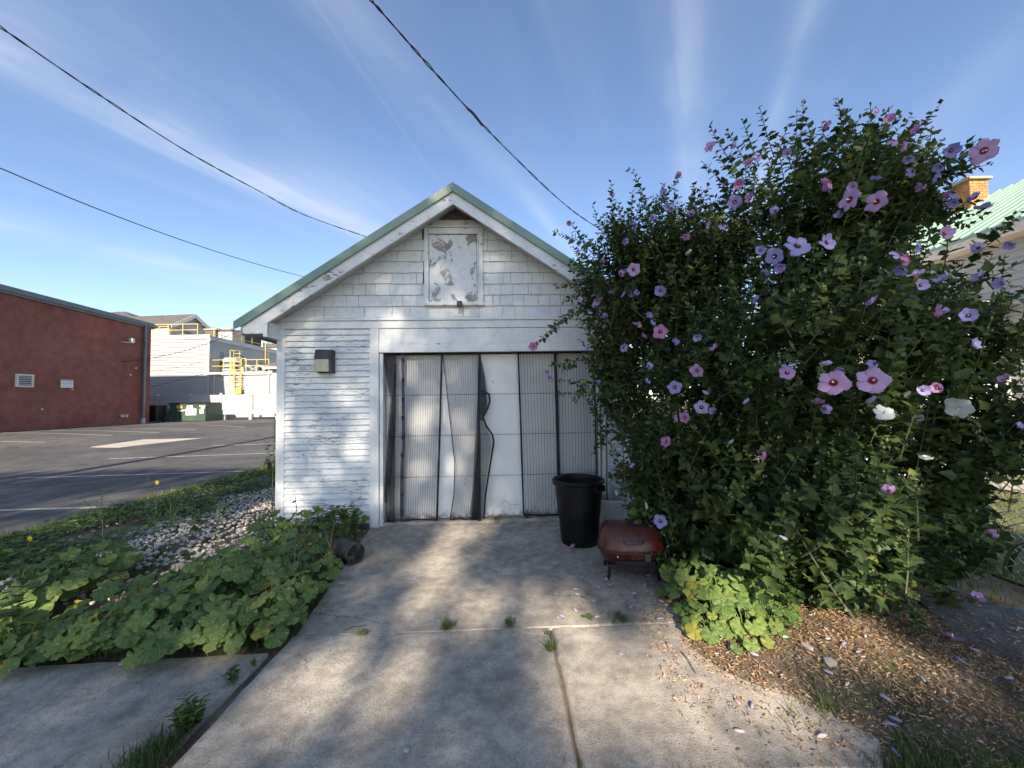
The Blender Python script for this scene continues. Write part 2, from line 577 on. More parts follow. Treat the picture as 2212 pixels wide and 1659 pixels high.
    M['charred'] = plain('charred_log_end', (.02, .018, .017), .9, var=.6, scale=18, bump=.6, dirt=((.2, .19, .18), .5))
    M['tote'] = plain('white_plastic', (.62, .63, .63), .4, var=.1)
    M['tote_grey'] = plain('grey_plastic', (.42, .44, .46), .4, var=.1)
    M['cane'] = plain('green_cane', (.13, .14, .06), .6, var=.3)
    M['wire'] = plain('wire_black', (.015, .016, .02), .6)
    # buildings
    t = NT('painted_red_wall')
    v = t.coord('Object', (1, 1, 1))
    br = t.n.new('ShaderNodeTexBrick')
    mp = t.n.new('ShaderNodeMapping'); t.l.new(t.tc.outputs['Object'], mp.inputs[0]); mp.inputs['Rotation'].default_value = (math.pi / 2, 0, math.pi / 2)
    sp = t.n.new('ShaderNodeSeparateXYZ'); t.l.new(t.tc.outputs['Object'], sp.inputs[0])
    cb = t.n.new('ShaderNodeCombineXYZ'); t.l.new(sp.outputs['Y'], cb.inputs[0]); t.l.new(sp.outputs['Z'], cb.inputs[1])
    t.l.new(cb.outputs[0], br.inputs['Vector'])
    br.inputs['Scale'].default_value = 1; br.inputs['Brick Width'].default_value = .4; br.inputs['Row Height'].default_value = .1; br.inputs['Mortar Size'].default_value = .008
    c = t.mix(t.ramp(t.noise(v, .35, 6, .6, .4), .3, .7), (.205, .072, .058), (.275, .102, .080))
    c = t.hsv(c, .5, 1, t.ramp(t.noise(v, 2.5, 6, .7), .3, .7, .84, 1.16))
    c = t.mix(t.ramp(t.noise(t.coord('Object', (1, 1.2, .12)), 1.5, 6, .65), .55, .8, 0, .35), c, (.13, .045, .038))
    c = t.mix(t.ramp(t.noise(v, 1.4, 7, .7), .62, .8, 0, .4), c, (.33, .17, .14))
    t.bump(t.math('SUBTRACT', t.math('MULTIPLY', t.noise(v, 20, 4), .6), br.outputs['Fac']), .35, .02)
    M['red_wall'] = t.fin(c, .85, 0, .2)
    M['grey_metal'] = plain('grey_metal', (.13, .145, .16), .45, .3, var=.12, scale=3)
    M['light_metal'] = plain('light_metal', (.42, .46, .5), .4, .3)
    M['vinyl'] = plain('white_vinyl_siding', (.40, .395, .385), .55, var=.06, scale=.8)
    M['white'] = plain('white_paint', (.46, .45, .435), .5, var=.06, scale=3)
    M['cream'] = plain('cream_trim', (.60, .53, .45), .6, var=.08)
    M['offwhite'] = plain('unit_grey', (.42, .40, .39), .6, var=.1)
    M['glass'] = plain('dark_window_glass', (.03, .045, .04), .12, var=.2, scale=1, spec=.6)
    M['yellow'] = plain('yellow_safety_paint', (.62, .47, .13), .5, var=.1)
    M['roof_shingle'] = plain('grey_roof_shingles', (.10, .09, .085), .9, var=.35, scale=3, bump=.3)
    M['dark'] = plain('dark_unit', (.04, .04, .042), .7, var=.3)
    M['dumpster'] = plain('green_dumpster_paint', (.038, .072, .052), .55, var=.25, scale=2, dirt=((.12, .09, .07), .35))
    M['sticker'] = plain('white_sticker', (.75, .73, .72), .5, var=.05)
    M['sticker_y'] = plain('yellow_sticker', (.75, .55, .05), .5)
    M['print'] = plain('grey_print', (.22, .2, .2), .6)
    M['print_red'] = plain('red_print', (.5, .16, .13), .6)
    M['galv'] = plain('galvanised_steel', (.46, .46, .45), .5, .2, var=.15, scale=5)
    M['guard'] = plain('white_guard_rail', (.66, .67, .68), .45, .1, var=.08)
    M['brick'] = plain('orange_brick', (.44, .20, .08), .85, var=.3, scale=9, bump=.2)
    M['mortar'] = plain('mortar', (.36, .29, .2), .9)
    M['red_body'] = M['red_wall']
    # plants
    M['leaf'] = foliage_mat('shrub_leaf', (.028, .058, .022), (.095, .14, .040), (.17, .19, .04), trans=.28)
    M['leaf_o'] = foliage_mat('shrub_leaf_near', (.035, .065, .02), (.07, .12, .032), (.19, .2, .045), attr=False, trans=.28)
    M['bud'] = plain('green_bud', (.15, .19, .06), .6, var=.2)
    M['stem'] = plain('shrub_bark', (.13, .105, .08), .9, var=.3, scale=15)
    M['twig'] = plain('shrub_twig', (.085, .085, .045), .8, var=.3, scale=15)
    M['mallow'] = foliage_mat('mallow_leaf', (.095, .16, .042), (.17, .235, .06), (.28, .27, .05), attr=False, trans=.3, veins=True, rough=.6)
    M['mallow_y'] = foliage_mat('yellowed_leaf', (.40, .33, .05), (.50, .40, .07), None, attr=False, trans=.3, veins=True)
    M['petiole'] = plain('leaf_stalk', (.12, .17, .06), .6)
    M['grass'] = foliage_mat('grass_blade', (.06, .10, .025), (.13, .17, .05), (.30, .26, .12), trans=.3)
    M['weed'] = foliage_mat('weed_leaf', (.08, .14, .035), (.14, .20, .055), (.28, .26, .06), trans=.3)
    M['dry_stem'] = plain('dry_stalk', (.22, .17, .10), .9)
    M['green_stem'] = plain('weed_stalk', (.14, .17, .07), .8)
    M['yellow_flower'] = plain('yellow_petals', (.75, .52, .02), .6)
    M['litter'] = foliage_mat('dry_litter', (.20, .12, .065), (.47, .315, .18), (.62, .52, .36), trans=.1, rough=.8)
    M['tree_leaf'] = foliage_mat('shade_tree_leaf', (.06, .10, .03), (.11, .15, .05), None, trans=.4)
    for nm, a, b, eye in (('pink', (.50, .31, .56), (.60, .40, .66), (.22, .008, .05)), ('violet', (.34, .31, .62), (.46, .41, .72), (.12, .01, .09)),
                          ('magenta', (.48, .20, .43), (.58, .30, .54), (.26, .008, .05)), ('white', (.80, .84, .82), (.84, .86, .85), (.70, .78, .70))):
        t = NT('petal_' + nm)
        oi = t.n.new('ShaderNodeObjectInfo')
        v = t.tc.outputs['Object']
        ln = t.n.new('ShaderNodeVectorMath'); ln.operation = 'LENGTH'; t.l.new(v, ln.inputs[0])
        c = t.mix(oi.outputs['Random'], a, b)
        st = t.noise(t.coord('Object', (1, 1, 1)), 26, 3)
        rad = t.math('ADD', ln.outputs['Value'], t.math('MULTIPLY', st, -.22))
        c = t.mix(t.ramp(rad, .10, .24, 1, 0) if nm != 'white' else t.ramp(rad, .05, .3, .6, 0), c, eye)
        t.fin(c, .6, 0, .2)
        tr = t.n.new('ShaderNodeBsdfTranslucent'); t.l.new(c, tr.inputs[0])
        mx = t.n.new('ShaderNodeMixShader'); mx.inputs[0].default_value = .35
        t.l.new(t.b.outputs[0], mx.inputs[1]); t.l.new(tr.outputs[0], mx.inputs[2]); t.l.new(mx.outputs[0], t.out.inputs[0])
        M['petal_' + nm] = t.m
    M['rolled'] = plain('rolled_blossom', (.30, .28, .41), .7, var=.25, scale=20)
    M['rolled_pale'] = plain('rolled_blossom_pale', (.44, .38, .40), .7, var=.25, scale=20)
    M['stamen'] = plain('stamen_cream', (.75, .68, .45), .6)
    # screen netting
    t = NT('screen_netting')
    sp = t.n.new('ShaderNodeSeparateXYZ'); t.l.new(t.tc.outputs['UV'], sp.inputs[0])
    fr = t.math('FRACT', sp.outputs['X'])
    st = t.ramp(t.math('ABSOLUTE', t.math('SUBTRACT', fr, .5)), .04, .11, .68, .19)
    t.fin((.02, .02, .024), .8, 0, .2)
    tp = t.n.new('ShaderNodeBsdfTransparent')
    mx = t.n.new('ShaderNodeMixShader')
    t.l.new(st, mx.inputs[0]); t.l.new(tp.outputs[0], mx.inputs[1]); t.l.new(t.b.outputs[0], mx.inputs[2]); t.l.new(mx.outputs[0], t.out.inputs[0])
    M['net'] = t.m
    t2 = NT('screen_netting_bunched')
    t2.fin((.018, .018, .022), .8, 0, .2)
    tp = t2.n.new('ShaderNodeBsdfTransparent'); mx = t2.n.new('ShaderNodeMixShader'); mx.inputs[0].default_value = .66
    t2.l.new(tp.outputs[0], mx.inputs[1]); t2.l.new(t2.b.outputs[0], mx.inputs[2]); t2.l.new(mx.outputs[0], t2.out.inputs[0])
    M['net_fold'] = t2.m
    M['tape'] = plain('curtain_tape', (.018, .016, .022), .75, var=.4, scale=30)
    M['tape_grey'] = plain('curtain_tape_faded', (.075, .065, .085), .8, var=.3, scale=30)


make_materials()

# ------------------------------------------------------------------ ground, parking lot, drive
def sheet(name, xs, ys, zf, mat_, parent=None, kind='structure'):
    V, Fq = [], []
    for y in ys:
        for x in xs: V.append((x, y, zf(x, y)))
    nx = len(xs)
    for j in range(len(ys) - 1):
        for i in range(nx - 1): Fq.append((j * nx + i, j * nx + i + 1, (j + 1) * nx + i + 1, (j + 1) * nx + i))
    me = bpy.data.meshes.new(name)
    me.from_pydata(V, [], Fq)
    me.materials.append(mat_)
    return tag(link(name, me, parent), kind=kind)


def ground_z(x, y):
    return lot_z(x, y) * min(1, max(0, (-5.5 - x) / 3)) - 0.03 if x < -5.5 else -0.03


sheet('ground', [-400, -100, -50, -30, -20, -12, -9, -5.5, -3, 0, 3, 6, 12, 30, 100, 400], [-200, -60, -20, -10, 0, 2, 4, 8, 12, 16, 20, 24, 28, 34, 60, 150, 600], ground_z, M['soil'])
LOT_X = -5.95
lot = sheet('parking_lot', [-60, -45, -36, -30, -26, -23, -20, -17, -14, -12, -10, -8, LOT_X], [-12, -6, 0, 3, 6, 9, 12, 15, 18, 21, 24, 27, 30, 34, 40, 55], lambda x, y: lot_z(x, y), M['asphalt'])
sheet('lawn', [4.0, 6, 8, 10, 14, 30], [-20, 0, 4, 8, 12, 20, 60], lambda x, y: -0.012, M['lawn'])


def stripe(a, b, w, parent=lot, z=.006):
    a, b = Vector(a), Vector(b)
    d = (b - a).normalized(); n = Vector((-d.y, d.x, 0)) * w / 2
    mb = MB()
    k = 10
    for i in range(k):
        p, q = a.lerp(b, i / k), a.lerp(b, (i + 1) / k)
        vs = []
        for s_ in (p - n, q - n, q + n, p + n):
            vs.append((s_.x, s_.y, lot_z(s_.x, s_.y) + z))
        mb.add(vs, [(0, 1, 2, 3)])
    return mb.build('parking_line', M['line'], parent)


for (u0, v0, u1, v1) in ((235, 991, 640, 977), (37, 1033, 567, 1017), (-260, 1111, 341, 1092.5), (459, 962.6, 640, 957.5)):
    stripe(LG(u0, v0), LG(u1, v1), .11)
for (u0, v0, u1, v1) in ((-200, 934, 241, 941), (112, 930, 344, 935), (240, 925.5, 424, 928.5), (-200, 951, 99, 956), (430, 918, 530, 923)):
    stripe(LG(u0, v0), LG(u1, v1), .12)
poly = [LG(195, 966), LG(310, 949.5), LG(438, 946.5), LG(258, 967)]
mb = MB(); mb.slab([(p.x, p.y) for p in poly], lambda x, y: lot_z(x, y) - .02, lambda x, y: lot_z(x, y) + .008)
tag(mb.build('concrete_patch', M['patch'], lot))

# concrete drive: slabs with open joints between them, on a bed of dark soil
bed = MB(); bed.slab([(-5.2, 1.2), (1.75, 1.2), (1.75, 1.55), (1.6, 2.6), (1.5, 5.0), (-1.8, 5.0), (-1.5, 2.45), (-5.2, 2.35)], -.028, -.02)
drive = tag(bed.build('driveway', M['soil']), kind='structure')


def slab(poly, top=.0, tilt=0.0, name='slab'):
    # wobbly broken edges
    pts = []
    n = len(poly)
    for i in range(n):
        a, b = Vector((*poly[i], 0)), Vector((*poly[(i + 1) % n], 0))
        L = (b - a).length
        k = max(1, int(L / .09))
        nn = Vector((-(b - a).y, (b - a).x, 0)).normalized()
        for j in range(k):
            p = a.lerp(b, j / k)
            w = 0 if j == 0 else R.uniform(-.006, .006)
            pts.append((p.x + nn.x * w, p.y + nn.y * w))
    mb = MB()
    inner = []
    cx = sum(p[0] for p in pts) / len(pts); cy = sum(p[1] for p in pts) / len(pts)
    # rounded arris: top slightly inset
    k = len(pts)
    if sum(pts[i][0] * pts[(i + 1) % k][1] - pts[(i + 1) % k][0] * pts[i][1] for i in range(k)) < 0: pts = pts[::-1]
    top_ring = []
    for i, (x, y) in enumerate(pts):
        d = math.hypot(cx - x, cy - y)
        top_ring.append((x + (cx - x) / d * .012, y + (cy - y) / d * .012, top + tilt * x))
    vs = top_ring + [(x, y, top - .014 + tilt * x) for x, y in pts] + [(x, y, -.10) for x, y in pts]
    fs = [tuple(range(k))]
    for i in range(k):
        j = (i + 1) % k
        fs.append((i, k + i, k + j, j)); fs.append((k + i, 2 * k + i, 2 * k + j, k + j))
    mb.add(vs, fs)
    o = mb.build(name, M['concrete'], drive)
    return o


g = lambda u, v: (G(u, v).x, G(u, v).y)
jA, jB, jC = g(610, 1376), g(1181, 1357), g(1480, 1342)       # cross joint behind
jl = -1.475
slab([(jl + .04, jA[1] + .012), (.23, jB[1] + .01), (1.45, jC[1] + .01), (1.5, 4.86), (-1.74, 4.84), (-1.70, 4.4)], .0)
slab([(jl + .035, 1.30), (.243, 1.585), (.218, jB[1] - .012), (jl + .035, jA[1] - .012)], .012)
slab([(.262, 1.585), (1.46, 1.61), (1.62, 1.78), (1.47, jC[1] - .014), (.238, jB[1] - .012)], .010)
slab([(-5.0, 1.2), (jl - .035, 1.2), (jl - .02, 2.40), (-3.0, 2.30), (-5.0, 2.24)], .004)
# side path at the far right
pp = [(2.62, .4), (3.75, .4), (3.75, 2.7), (2.95, 2.9), (2.72, 2.45)]
mb = MB(); mb.slab(pp, -.06, .004)
tag(mb.build('side_path', M['path']), kind='structure')
mb = MB(); mb.slab([(7.6, -5), (8.7, -5), (8.7, 16), (7.6, 16)], -.05, .01)
tag(mb.build('garden_path', M['patch']), kind='structure')

# ------------------------------------------------------------------ the garage
YAW = math.radians(2.5)
GO = Vector((-0.737, 4.8, 0.0))
ex, ey = Vector((math.cos(YAW), math.sin(YAW), 0)), Vector((-math.sin(YAW), math.cos(YAW), 0))
garage = empty('garage', GO, 'small weathered white wooden garage with a green metal gable roof', 'garage', YAW)


def gl(u, v, yl=0.0):
    d = ray(u, v)
    t = ((GO + ey * yl) - CAMP).dot(ey) / d.dot(ey)
    p = CAMP + d * t - GO
    return p.dot(ex), p.z


def glx(u, v=900, yl=0.0): return gl(u, v, yl)[0]
def glz(v, u=978, yl=0.0): return gl(u, v, yl)[1]


RY = -.30
XA, ZA = gl(978, 397, RY)
XE, ZE = gl(510, 695, RY)
SL = (ZA - ZE) / (XA - XE)
XL = glx(601, 900)
XR = 2 * XA - XL
XER = 2 * XA - XE
DEPTH = 6.4
T = lambda x: ZA - SL * abs(x - XA)
SOF = ZA - gl(978, 455, 0)[1]            # roof top to soffit at the wall, vertical
RB = ZA - gl(976, 440, RY)[1]            # roof top to bottom of the rake board
GT = ZA - gl(976, 415, RY)[1]            # green trim depth
print('garage', XL, XR, XA, ZA, XE, ZE, SL, SOF, RB, GT)
zfb, zft = glz(711.5, 700), glz(695, 700)       # frieze board
zm = glz(687, 700)                               # top of moulding
xd0, xd1 = glx(822, 950), glx(1294, 950)         # door opening
zdt = glz(760, 1050)
xp0, xp1 = glx(800), glx(819.5)
xq0, xq1 = xd1 + .015, xd1 + .105
zh0, zh1 = glz(742.7, 1000), glz(757.4, 1000)
hx0, hx1 = glx(917.5, 580), glx(1044, 580)
hz0, hz1 = glz(662, 980), glz(495, 980)

mb = MB()                                         # sheathing behind the boards
mb.box(XL + .02, xd0 - .02, .0, .12, -.02, zft)
mb.box(xd1 + .02, XR - .02, .0, .12, -.02, zft)
mb.box(xd0 - .02, xd1 + .02, .0, .12, zdt, zft)
mb.prism([(XL + .02, zft), (XR - .02, zft), (XR - .02, T(XR) - SOF), (XA, ZA - SOF), (XL + .02, T(XL) - SOF)], 0.0, .12)
mb.box(XL, XL + .1, .02, DEPTH - .3, -.02, T(XL) - SOF)
mb.box(XR - .1, XR, .02, DEPTH - .3, -.02, T(XR) - SOF)
mb.prism([(XL + .1, 0), (XR - .1, 0), (XR - .1, T(XR) - SOF), (XA, ZA - SOF), (XL + .1, T(XL) - SOF)], DEPTH - .4, DEPTH - .3)
mb.box(xd0 - .02, xd1 + .02, .19, .24, -.02, zdt + .3)
mb.build('wall', M['dark_wood'], garage)


def clip(poly, a, b, c):
    """keep a*x+b*z<=c"""
    out = []
    for i in range(len(poly)):
        p, q = poly[i], poly[(i + 1) % len(poly)]
        fp, fq = a * p[0] + b * p[1] - c, a * q[0] + b * q[1] - c
        if fp <= 0: out.append(p)
        if (fp < 0 < fq) or (fq < 0 < fp):
            t = fp / (fp - fq)
            out.append((p[0] + (q[0] - p[0]) * t, p[1] + (q[1] - p[1]) * t))
    return out


# siding boards, one by one
def siding(x0, x1, z0, z1, exposure):
    n = round((z1 - z0) / exposure)
    e = (z1 - z0) / n
    for i in range(n):
        a, b = z0 + i * e, z0 + (i + 1) * e
        ja, jb = R.uniform(-.0015, .0015), R.uniform(-.002, .002)
        mb = MB()
        segs = 8
        prof = [(0.0, a + .003), (-.024 + jb, a + .003), (-.026 + jb, a + .010), (-.010 + ja, b - .012), (-.005, b), (0.0, b)]
        rings = []
        for k in range(segs + 1):
            x = x0 + (x1 - x0) * k / segs
            w = R.uniform(-.0011, .0011)
            rings.append([(x, y + (w if y < 0 else 0), z + w) for y, z in prof])
        mb.loft(rings)
        mb.build('siding_board', M['board'], garage)


siding(glx(617, 900), xp0, .045, zfb - .002, .0735)
siding(xq1, XR - .095, .045, zfb - .002, .0735)

# gable shingles, one by one, in courses
rows = 10
e = (glz(495, 980) - zm) / 8.0
for r in range(12):
    z0 = zm + r * e - .002
    z1 = z0 + e
    half = (ZA - SOF + .04 - z0) / SL
    if half < .08: break
    x = XA - half + R.uniform(-.12, 0)
    while x < XA + half:
        w = R.choice((.075, .09, .11, .12, .14, .15, .16, .18, .2, .22, .26 if R.random() < .4 else .15))
        if z0 > hz1 - .02: w = 2.5
        parts = [(x, x + w)]
        if z1 > hz0 + .02 and z0 < hz1 - .03:
            np_ = []
            for a, b in parts:
                if b <= hx0 or a >= hx1: np_.append((a, b))
                else:
                    if a < hx0 - .03: np_.append((a, hx0))
                    if b > hx1 + .03: np_.append((hx1, b))
            parts = np_
        for a, b in parts:
            drop = R.uniform(-.004, .004); gp1, gp2 = R.choice((.0006, .0018, .0028)), R.choice((.0006, .0018, .0028))
            poly = [(a + gp1, z0 + drop), (b - gp2, z0 + drop + R.uniform(-.0015, .0015)), (b - gp2, z1 + .004), (a + gp1, z1 + .004)]
            poly = clip(poly, SL, 1, ZA + SL * XA - SOF + .04)
            poly = clip(poly, -SL, 1, ZA - SL * XA - SOF + .04) if poly else poly
            if len(poly) < 3: continue
            area = abs(sum(poly[i][0] * poly[(i + 1) % len(poly)][1] - poly[(i + 1) % len(poly)][0] * poly[i][1] for i in range(len(poly)))) / 2
            if area < .0015: continue
            lift = R.uniform(-.002, .002)
            mb = MB(); mb.prism(poly, 0, 0.0, lambda x_, z_, z0=z0, lift=lift: -(.006 + lift + .021 * max(0, 1 - (z_ - z0) / e)))
            mb.build('shingle', M['shingle'], garage)
        x += w
# dark gap under the peak
zt = hz1 + .115
hwv = (ZA - SOF + .03 - zt) / SL
mb = MB(); mb.prism([(XA - hwv, zt), (XA + hwv, zt), (XA, ZA - SOF + .03)], -.032, 0)
mb.build('gable_vent', M['dark_wood'], garage)

# boards and trim
def trim(name, x0, x1, y0, y1, z0, z1, mat_='trim', parent=None):
    mb = MB()
    bv = min(.004, abs(x1 - x0) / 4, abs(z1 - z0) / 4)
    k = max(1, int((z1 - z0 if z1 - z0 > x1 - x0 else x1 - x0) / .2))
    mb.box(x0, x1, y0 + bv, y1, z0, z1)
    mb.box(x0 + bv, x1 - bv, y0, y0 + bv, z0 + bv, z1 - bv)
    return mb.build(name, M[mat_], parent or garage)


trim('corner_board', XL - .012, glx(617, 900), -.03, .0, .0, zfb)
trim('corner_board', XR - .095, XR + .012, -.03, .0, .0, zfb)
trim('frieze_board', XL - .012, XR + .012, -.034, 0, zfb + .002, zft)
trim('frieze_moulding', XL + .04, XR - .02, -.055, -.0, zft + .002, zm - .008)
trim('drip_strip', XL + .08, XL + .95, -.066, -.056, zm - .022, zm - .004)
trim('door_post', xp0 + .002, xp1, -.036, 0, -.01, zfb)
trim('door_post', xq0, xq1 - .002, -.036, 0, -.01, zfb)
trim('header_board', xp1 + .002, xq0 - .002, -.020, 0, zh0 + .002, zfb - .002)
trim('lintel_board', xp1 + .002, xq0 - .002, -.030, 0, zdt, zh0)
trim('door_stop', xp1 + .001, xd0 + .03, .0, .15, -.01, zdt - .002)
trim('door_stop', xd1 - .012, xq0 - .001, .0, .15, -.01, zdt - .002)
trim('door_sill', xd0 + .032, xd1 - .014, .02, .19, -.02, .035, 'trim').data.materials[0] = M['concrete']

# sectional door
dz0, dz1 = .038, zdt - .012
door = MB().box(xd0 + .03, xd1 - .012, .168, .186, dz0, dz1).build('garage_door', M['dark_wood'], garage)
for i in range(4):
    a, b = dz0 + (dz1 - dz0) * i / 4, dz0 + (dz1 - dz0) * (i + 1) / 4
    mb = MB(); mb.box(xd0 + .034, xd1 - .016, .135, .167, a + .003, b - .003)
    mb.box(xd0 + .034, xd1 - .016, .130, .135, a + .010, b - .008)
    mb.build('door_panel', M['door'], door)

# loft hatch
hw = .055
hatch = MB().box(hx0 + hw + .005, hx1 - hw - .028, -.020, 0, hz0 + .05, hz1 - .083).build('loft_hatch', M['hatch'], garage)
hw = .055
for a, b, c, d in ((hx0, hx0 + hw, hz0 + .045, hz1), (hx1 - hw, hx1, hz0 + .045, hz1)):
    trim('hatch_casing', a, b, -.046, 0, c, d, 'rake', hatch)
trim('hatch_casing', hx0 + hw + .002, hx1 - hw - .002, -.043, 0, hz1 - .075, hz1 - .002, 'rake', hatch)
trim('hatch_casing', hx0 - .01, hx1 + .01, -.056, 0, hz1 + .002, hz1 + .018, 'rake', hatch)
trim('hatch_sill', hx0 - .006, hx1 + .006, -.072, 0, hz0, hz0 + .043, 'rake', hatch)
trim('hatch_stop', hx1 - hw - .022, hx1 - hw - .002, -.032, -.022, hz0 + .05, hz1 - .08, 'rake', hatch)

# roof: deck, rakes, green metal with trim, ridge cap, eave returns
for sgn in (-1, 1):
    xe = XA + sgn * (XA - XE)
    w = sgn
    P = lambda x, dz: (x, T(x) - dz)
    mb = MB(); mb.prism([P(XA, .032), P(xe - w * .03, .032), P(xe - w * .03, SOF - .012), P(XA, SOF - .012)], RY + .034, DEPTH)
    mb.build('roof_deck', M['soffit'], garage)
    mb = MB(); mb.prism([P(XA, 0), P(xe, 0), P(xe, .03), P(XA, .03)], RY - .018, DEPTH + .05)
    for k in range(1, 17):
        y = RY + k * .41
        mb.prism([P(XA - w * -.05, -.02), P(xe, -.02), P(xe, 0), P(XA - w * -.05, 0)], y, y + .03)
    mb.build('roof_metal', M['green_metal'], garage)
    mb = MB(); mb.prism([P(XA, -.006), P(xe + w * .012, -.006), (xe + w * .012, T(xe) - GT + .012), P(xe - w * .06, GT), P(XA, GT)], RY - .03, RY - .019)
    mb.build('rake_trim', M['green_metal'], garage)
    zb = gl(527, 721, RY)[1]
    xc = xe - w * .10
    mb = MB(); mb.prism([P(XA, GT - .02), P(xe - w * .05, GT - .02), (xe - w * .09, max(zb, T(xe) - RB + .03)), (xe - w * .16, T(xe - w * .16) - RB), P(XA, RB)], RY, RY + .032)
    mb.build('rake_board', M['rake'], garage)
    xw = XL if sgn < 0 else XR
    zr = gl(603, 736, 0)[1]
    mb = MB(); mb.prism([(xe - w * .10, T(xe - w * .1) - SOF), (xe - w * .10, zb + .01), (xw - w * .002, zr + .06), (xw - w * .002, T(xw) - SOF)], RY + .036, DEPTH - .2)
    mb.build('eave_soffit', M['soffit'], garage)
    mb = MB(); mb.prism([(xe - w * .10, T(xe - w * .1) - RB + .04), (xe - w * .095, zb), (xw - w * .03, zb + .005), (xw - w * .03, T(xw - w * .03) - RB + .02)], RY + .004, RY + .034)
    mb.build('eave_return', M['rake'], garage)
    trim('return_block', min(xw - w * .03, xw + w * .02), max(xw - w * .03, xw + w * .02), RY + .002, -.002, zr, T(xw) - RB + .03, 'trim')
mb = MB()
mb.prism([(XA - .12, T(XA - .12) - .004), (XA, ZA + .004), (XA + .12, T(XA + .12) - .004), (XA + .12, T(XA + .12) + .016), (XA, ZA + .026), (XA - .12, T(XA - .12) + .016)], RY + .03, DEPTH)
mb.build('ridge_cap', M['dark'], garage)

# ---- things fixed to or hung on the garage
def to_world(x, y, z): return GO + ex * x + ey * y + Vector((0, 0, z))


def on_garage(name, x, y, z, label, cat, group=None):
    return empty(name, to_world(x, y, z), label, cat, YAW, group)


lx0, lx1 = glx(691, 780), glx(725.5, 780)
lz1, lz0 = glz(758, 708), glz(806.5, 708)
lw, lh = lx1 - lx0, lz1 - lz0
wl_ = on_garage('wall_light', (lx0 + lx1) / 2, -.02, lz0, 'dark bronze wall light with a yellowed square lens on the clapboard', 'wall light')
mb = MB()
mb.box(-lw / 2, lw / 2, -.05, 0, 0, lh)
mb.prism([(-lw / 2, lh), (lw / 2, lh), (lw / 2, lh * .57), (-lw / 2, lh * .57)], -.13, -.05, lambda x, z: -.105 - (.035 * (1 - (z - lh * .57) / (lh * .43))))
mb.box(lw / 2 - .014, lw / 2, -.12, -.05, 0, lh * .57)
mb.build('housing', M['bronze'], wl_)
mb = MB()
mb.loft([superellipse(lw / 2 - .010, .055, 7, z, 28, -.010, -.088) for z in (.012, .03, lh * .5, lh * .565)])
mb.build('lens', M['lens'], wl_, True)

cx, cz = gl(993, 658, -.09)
sc = on_garage('security_camera', cx, -.073, cz, 'little black cube security camera on the hatch sill', 'camera')
mb = MB(); mb.loft([superellipse(.031, .03, 5, z, 20, 0, -.04) for z in (-.034, -.03, .03, .034)])
mb.build('camera_body', M['black'], sc, True)
MB().box(-.012, .012, -.012, .0, -.012, .012).build('mount', M['black'], sc)
mb = MB(); mb.tube([(0, -.069, 0), (0, -.074, 0)], .016, 14); mb.build('camera_lens', M['glass'], sc)

# ---- magnetic screen curtains
CY = .045                                          # in the door recess, in front of the door


def cu(u, v, y=CY): return gl(u, v, y)


def zc(x, y): return (811 + .2489 * x, 737.3 + .2489 * y)
def z3(x, y): return (560.4 + .36667 * x, 663.6 + .36667 * y)


def edge_at(poly, t):
    """point along a polyline by its picture height fraction"""
    ys = [p[1] for p in poly]
    y = ys[0] + (ys[-1] - ys[0]) * t
    for i in range(len(poly) - 1):
        if poly[i][1] <= y <= poly[i + 1][1] or i == len(poly) - 2:
            a, b = poly[i], poly[i + 1]
            k = (y - a[1]) / (b[1] - a[1]) if b[1] != a[1] else 0
            return (a[0] + (b[0] - a[0]) * k, y)


def net_panel(name, left, right, parent, stripes, y=CY, folds=3, amp=.012, rows=26, cols=30, sag=0.0):
    V, lp, sz, uv = [], [], [], []
    for j in range(rows + 1):
        t = j / rows
        a, b = edge_at(left, t), edge_at(right, t)
        for i in range(cols + 1):
            s_ = i / cols
            u, v = a[0] + (b[0] - a[0]) * s_, a[1] + (b[1] - a[1]) * s_ + sag * math.sin(math.pi * s_) * t * t * t
            yy = y + amp * (.25 + t) * math.sin(2 * math.pi * folds * s_ + 2.2 * t + stripes)
            x, z = gl(u, v, yy)
            V.append((x, yy, z))
    for j in range(rows):
        for i in range(cols):
            q = (j * (cols + 1) + i, j * (cols + 1) + i + 1, (j + 1) * (cols + 1) + i + 1, (j + 1) * (cols + 1) + i)
            lp += q; sz.append(4)
            for k_ in q: uv.append(((k_ % (cols + 1)) / cols * stripes, (k_ // (cols + 1)) / rows))
    me = mesh_np(name, V, lp, sz, uv, smooth=True)
    me.materials.append(M['net_fold' if name == 'net_fold' else 'net'])
    return link(name, me, parent)


def ribbon(name, pts, w, parent, mat_='tape', y=CY - .006, horiz=False, th=.004):
    P_ = []
    for u, v in pts:
        x, z = gl(u, v, y)
        P_.append(Vector((x, y, z)))
    # resample
    Q = []
    for i in range(len(P_) - 1):
        for k in range(6): Q.append(P_[i].lerp(P_[i + 1], k / 6))
    Q.append(P_[-1])
    rings = []
    for i, p in enumerate(Q):
        d = (Q[min(i + 1, len(Q) - 1)] - Q[max(i - 1, 0)]).normalized()
        n = Vector((-d.z, 0, d.x))
        ww = w / 2 * 1.15 * R.uniform(.88, 1.1)
        o = Vector((0, R.uniform(-.002, .002), 0))
        rings.append([p + n * ww + o, p + n * ww + Vector((0, th, 0)) + o, p - n * ww + Vector((0, th, 0)) + o, p - n * ww + o])
    mb = MB(); mb.loft(rings)
    return mb.build(name, M[mat_], parent)


cl_ = on_garage('screen_curtain', (xd0 + glx(1035)) / 2, CY, 0, 'black mesh magnetic screen curtain with its flap pulled open, beside the clapboard panel', 'screen curtain', 'mesh screen curtains in the garage doorway')
ox = -((xd0 + glx(1035)) / 2)


def shift(o):
    o.location = (ox_cur, -CY, 0)
    return o


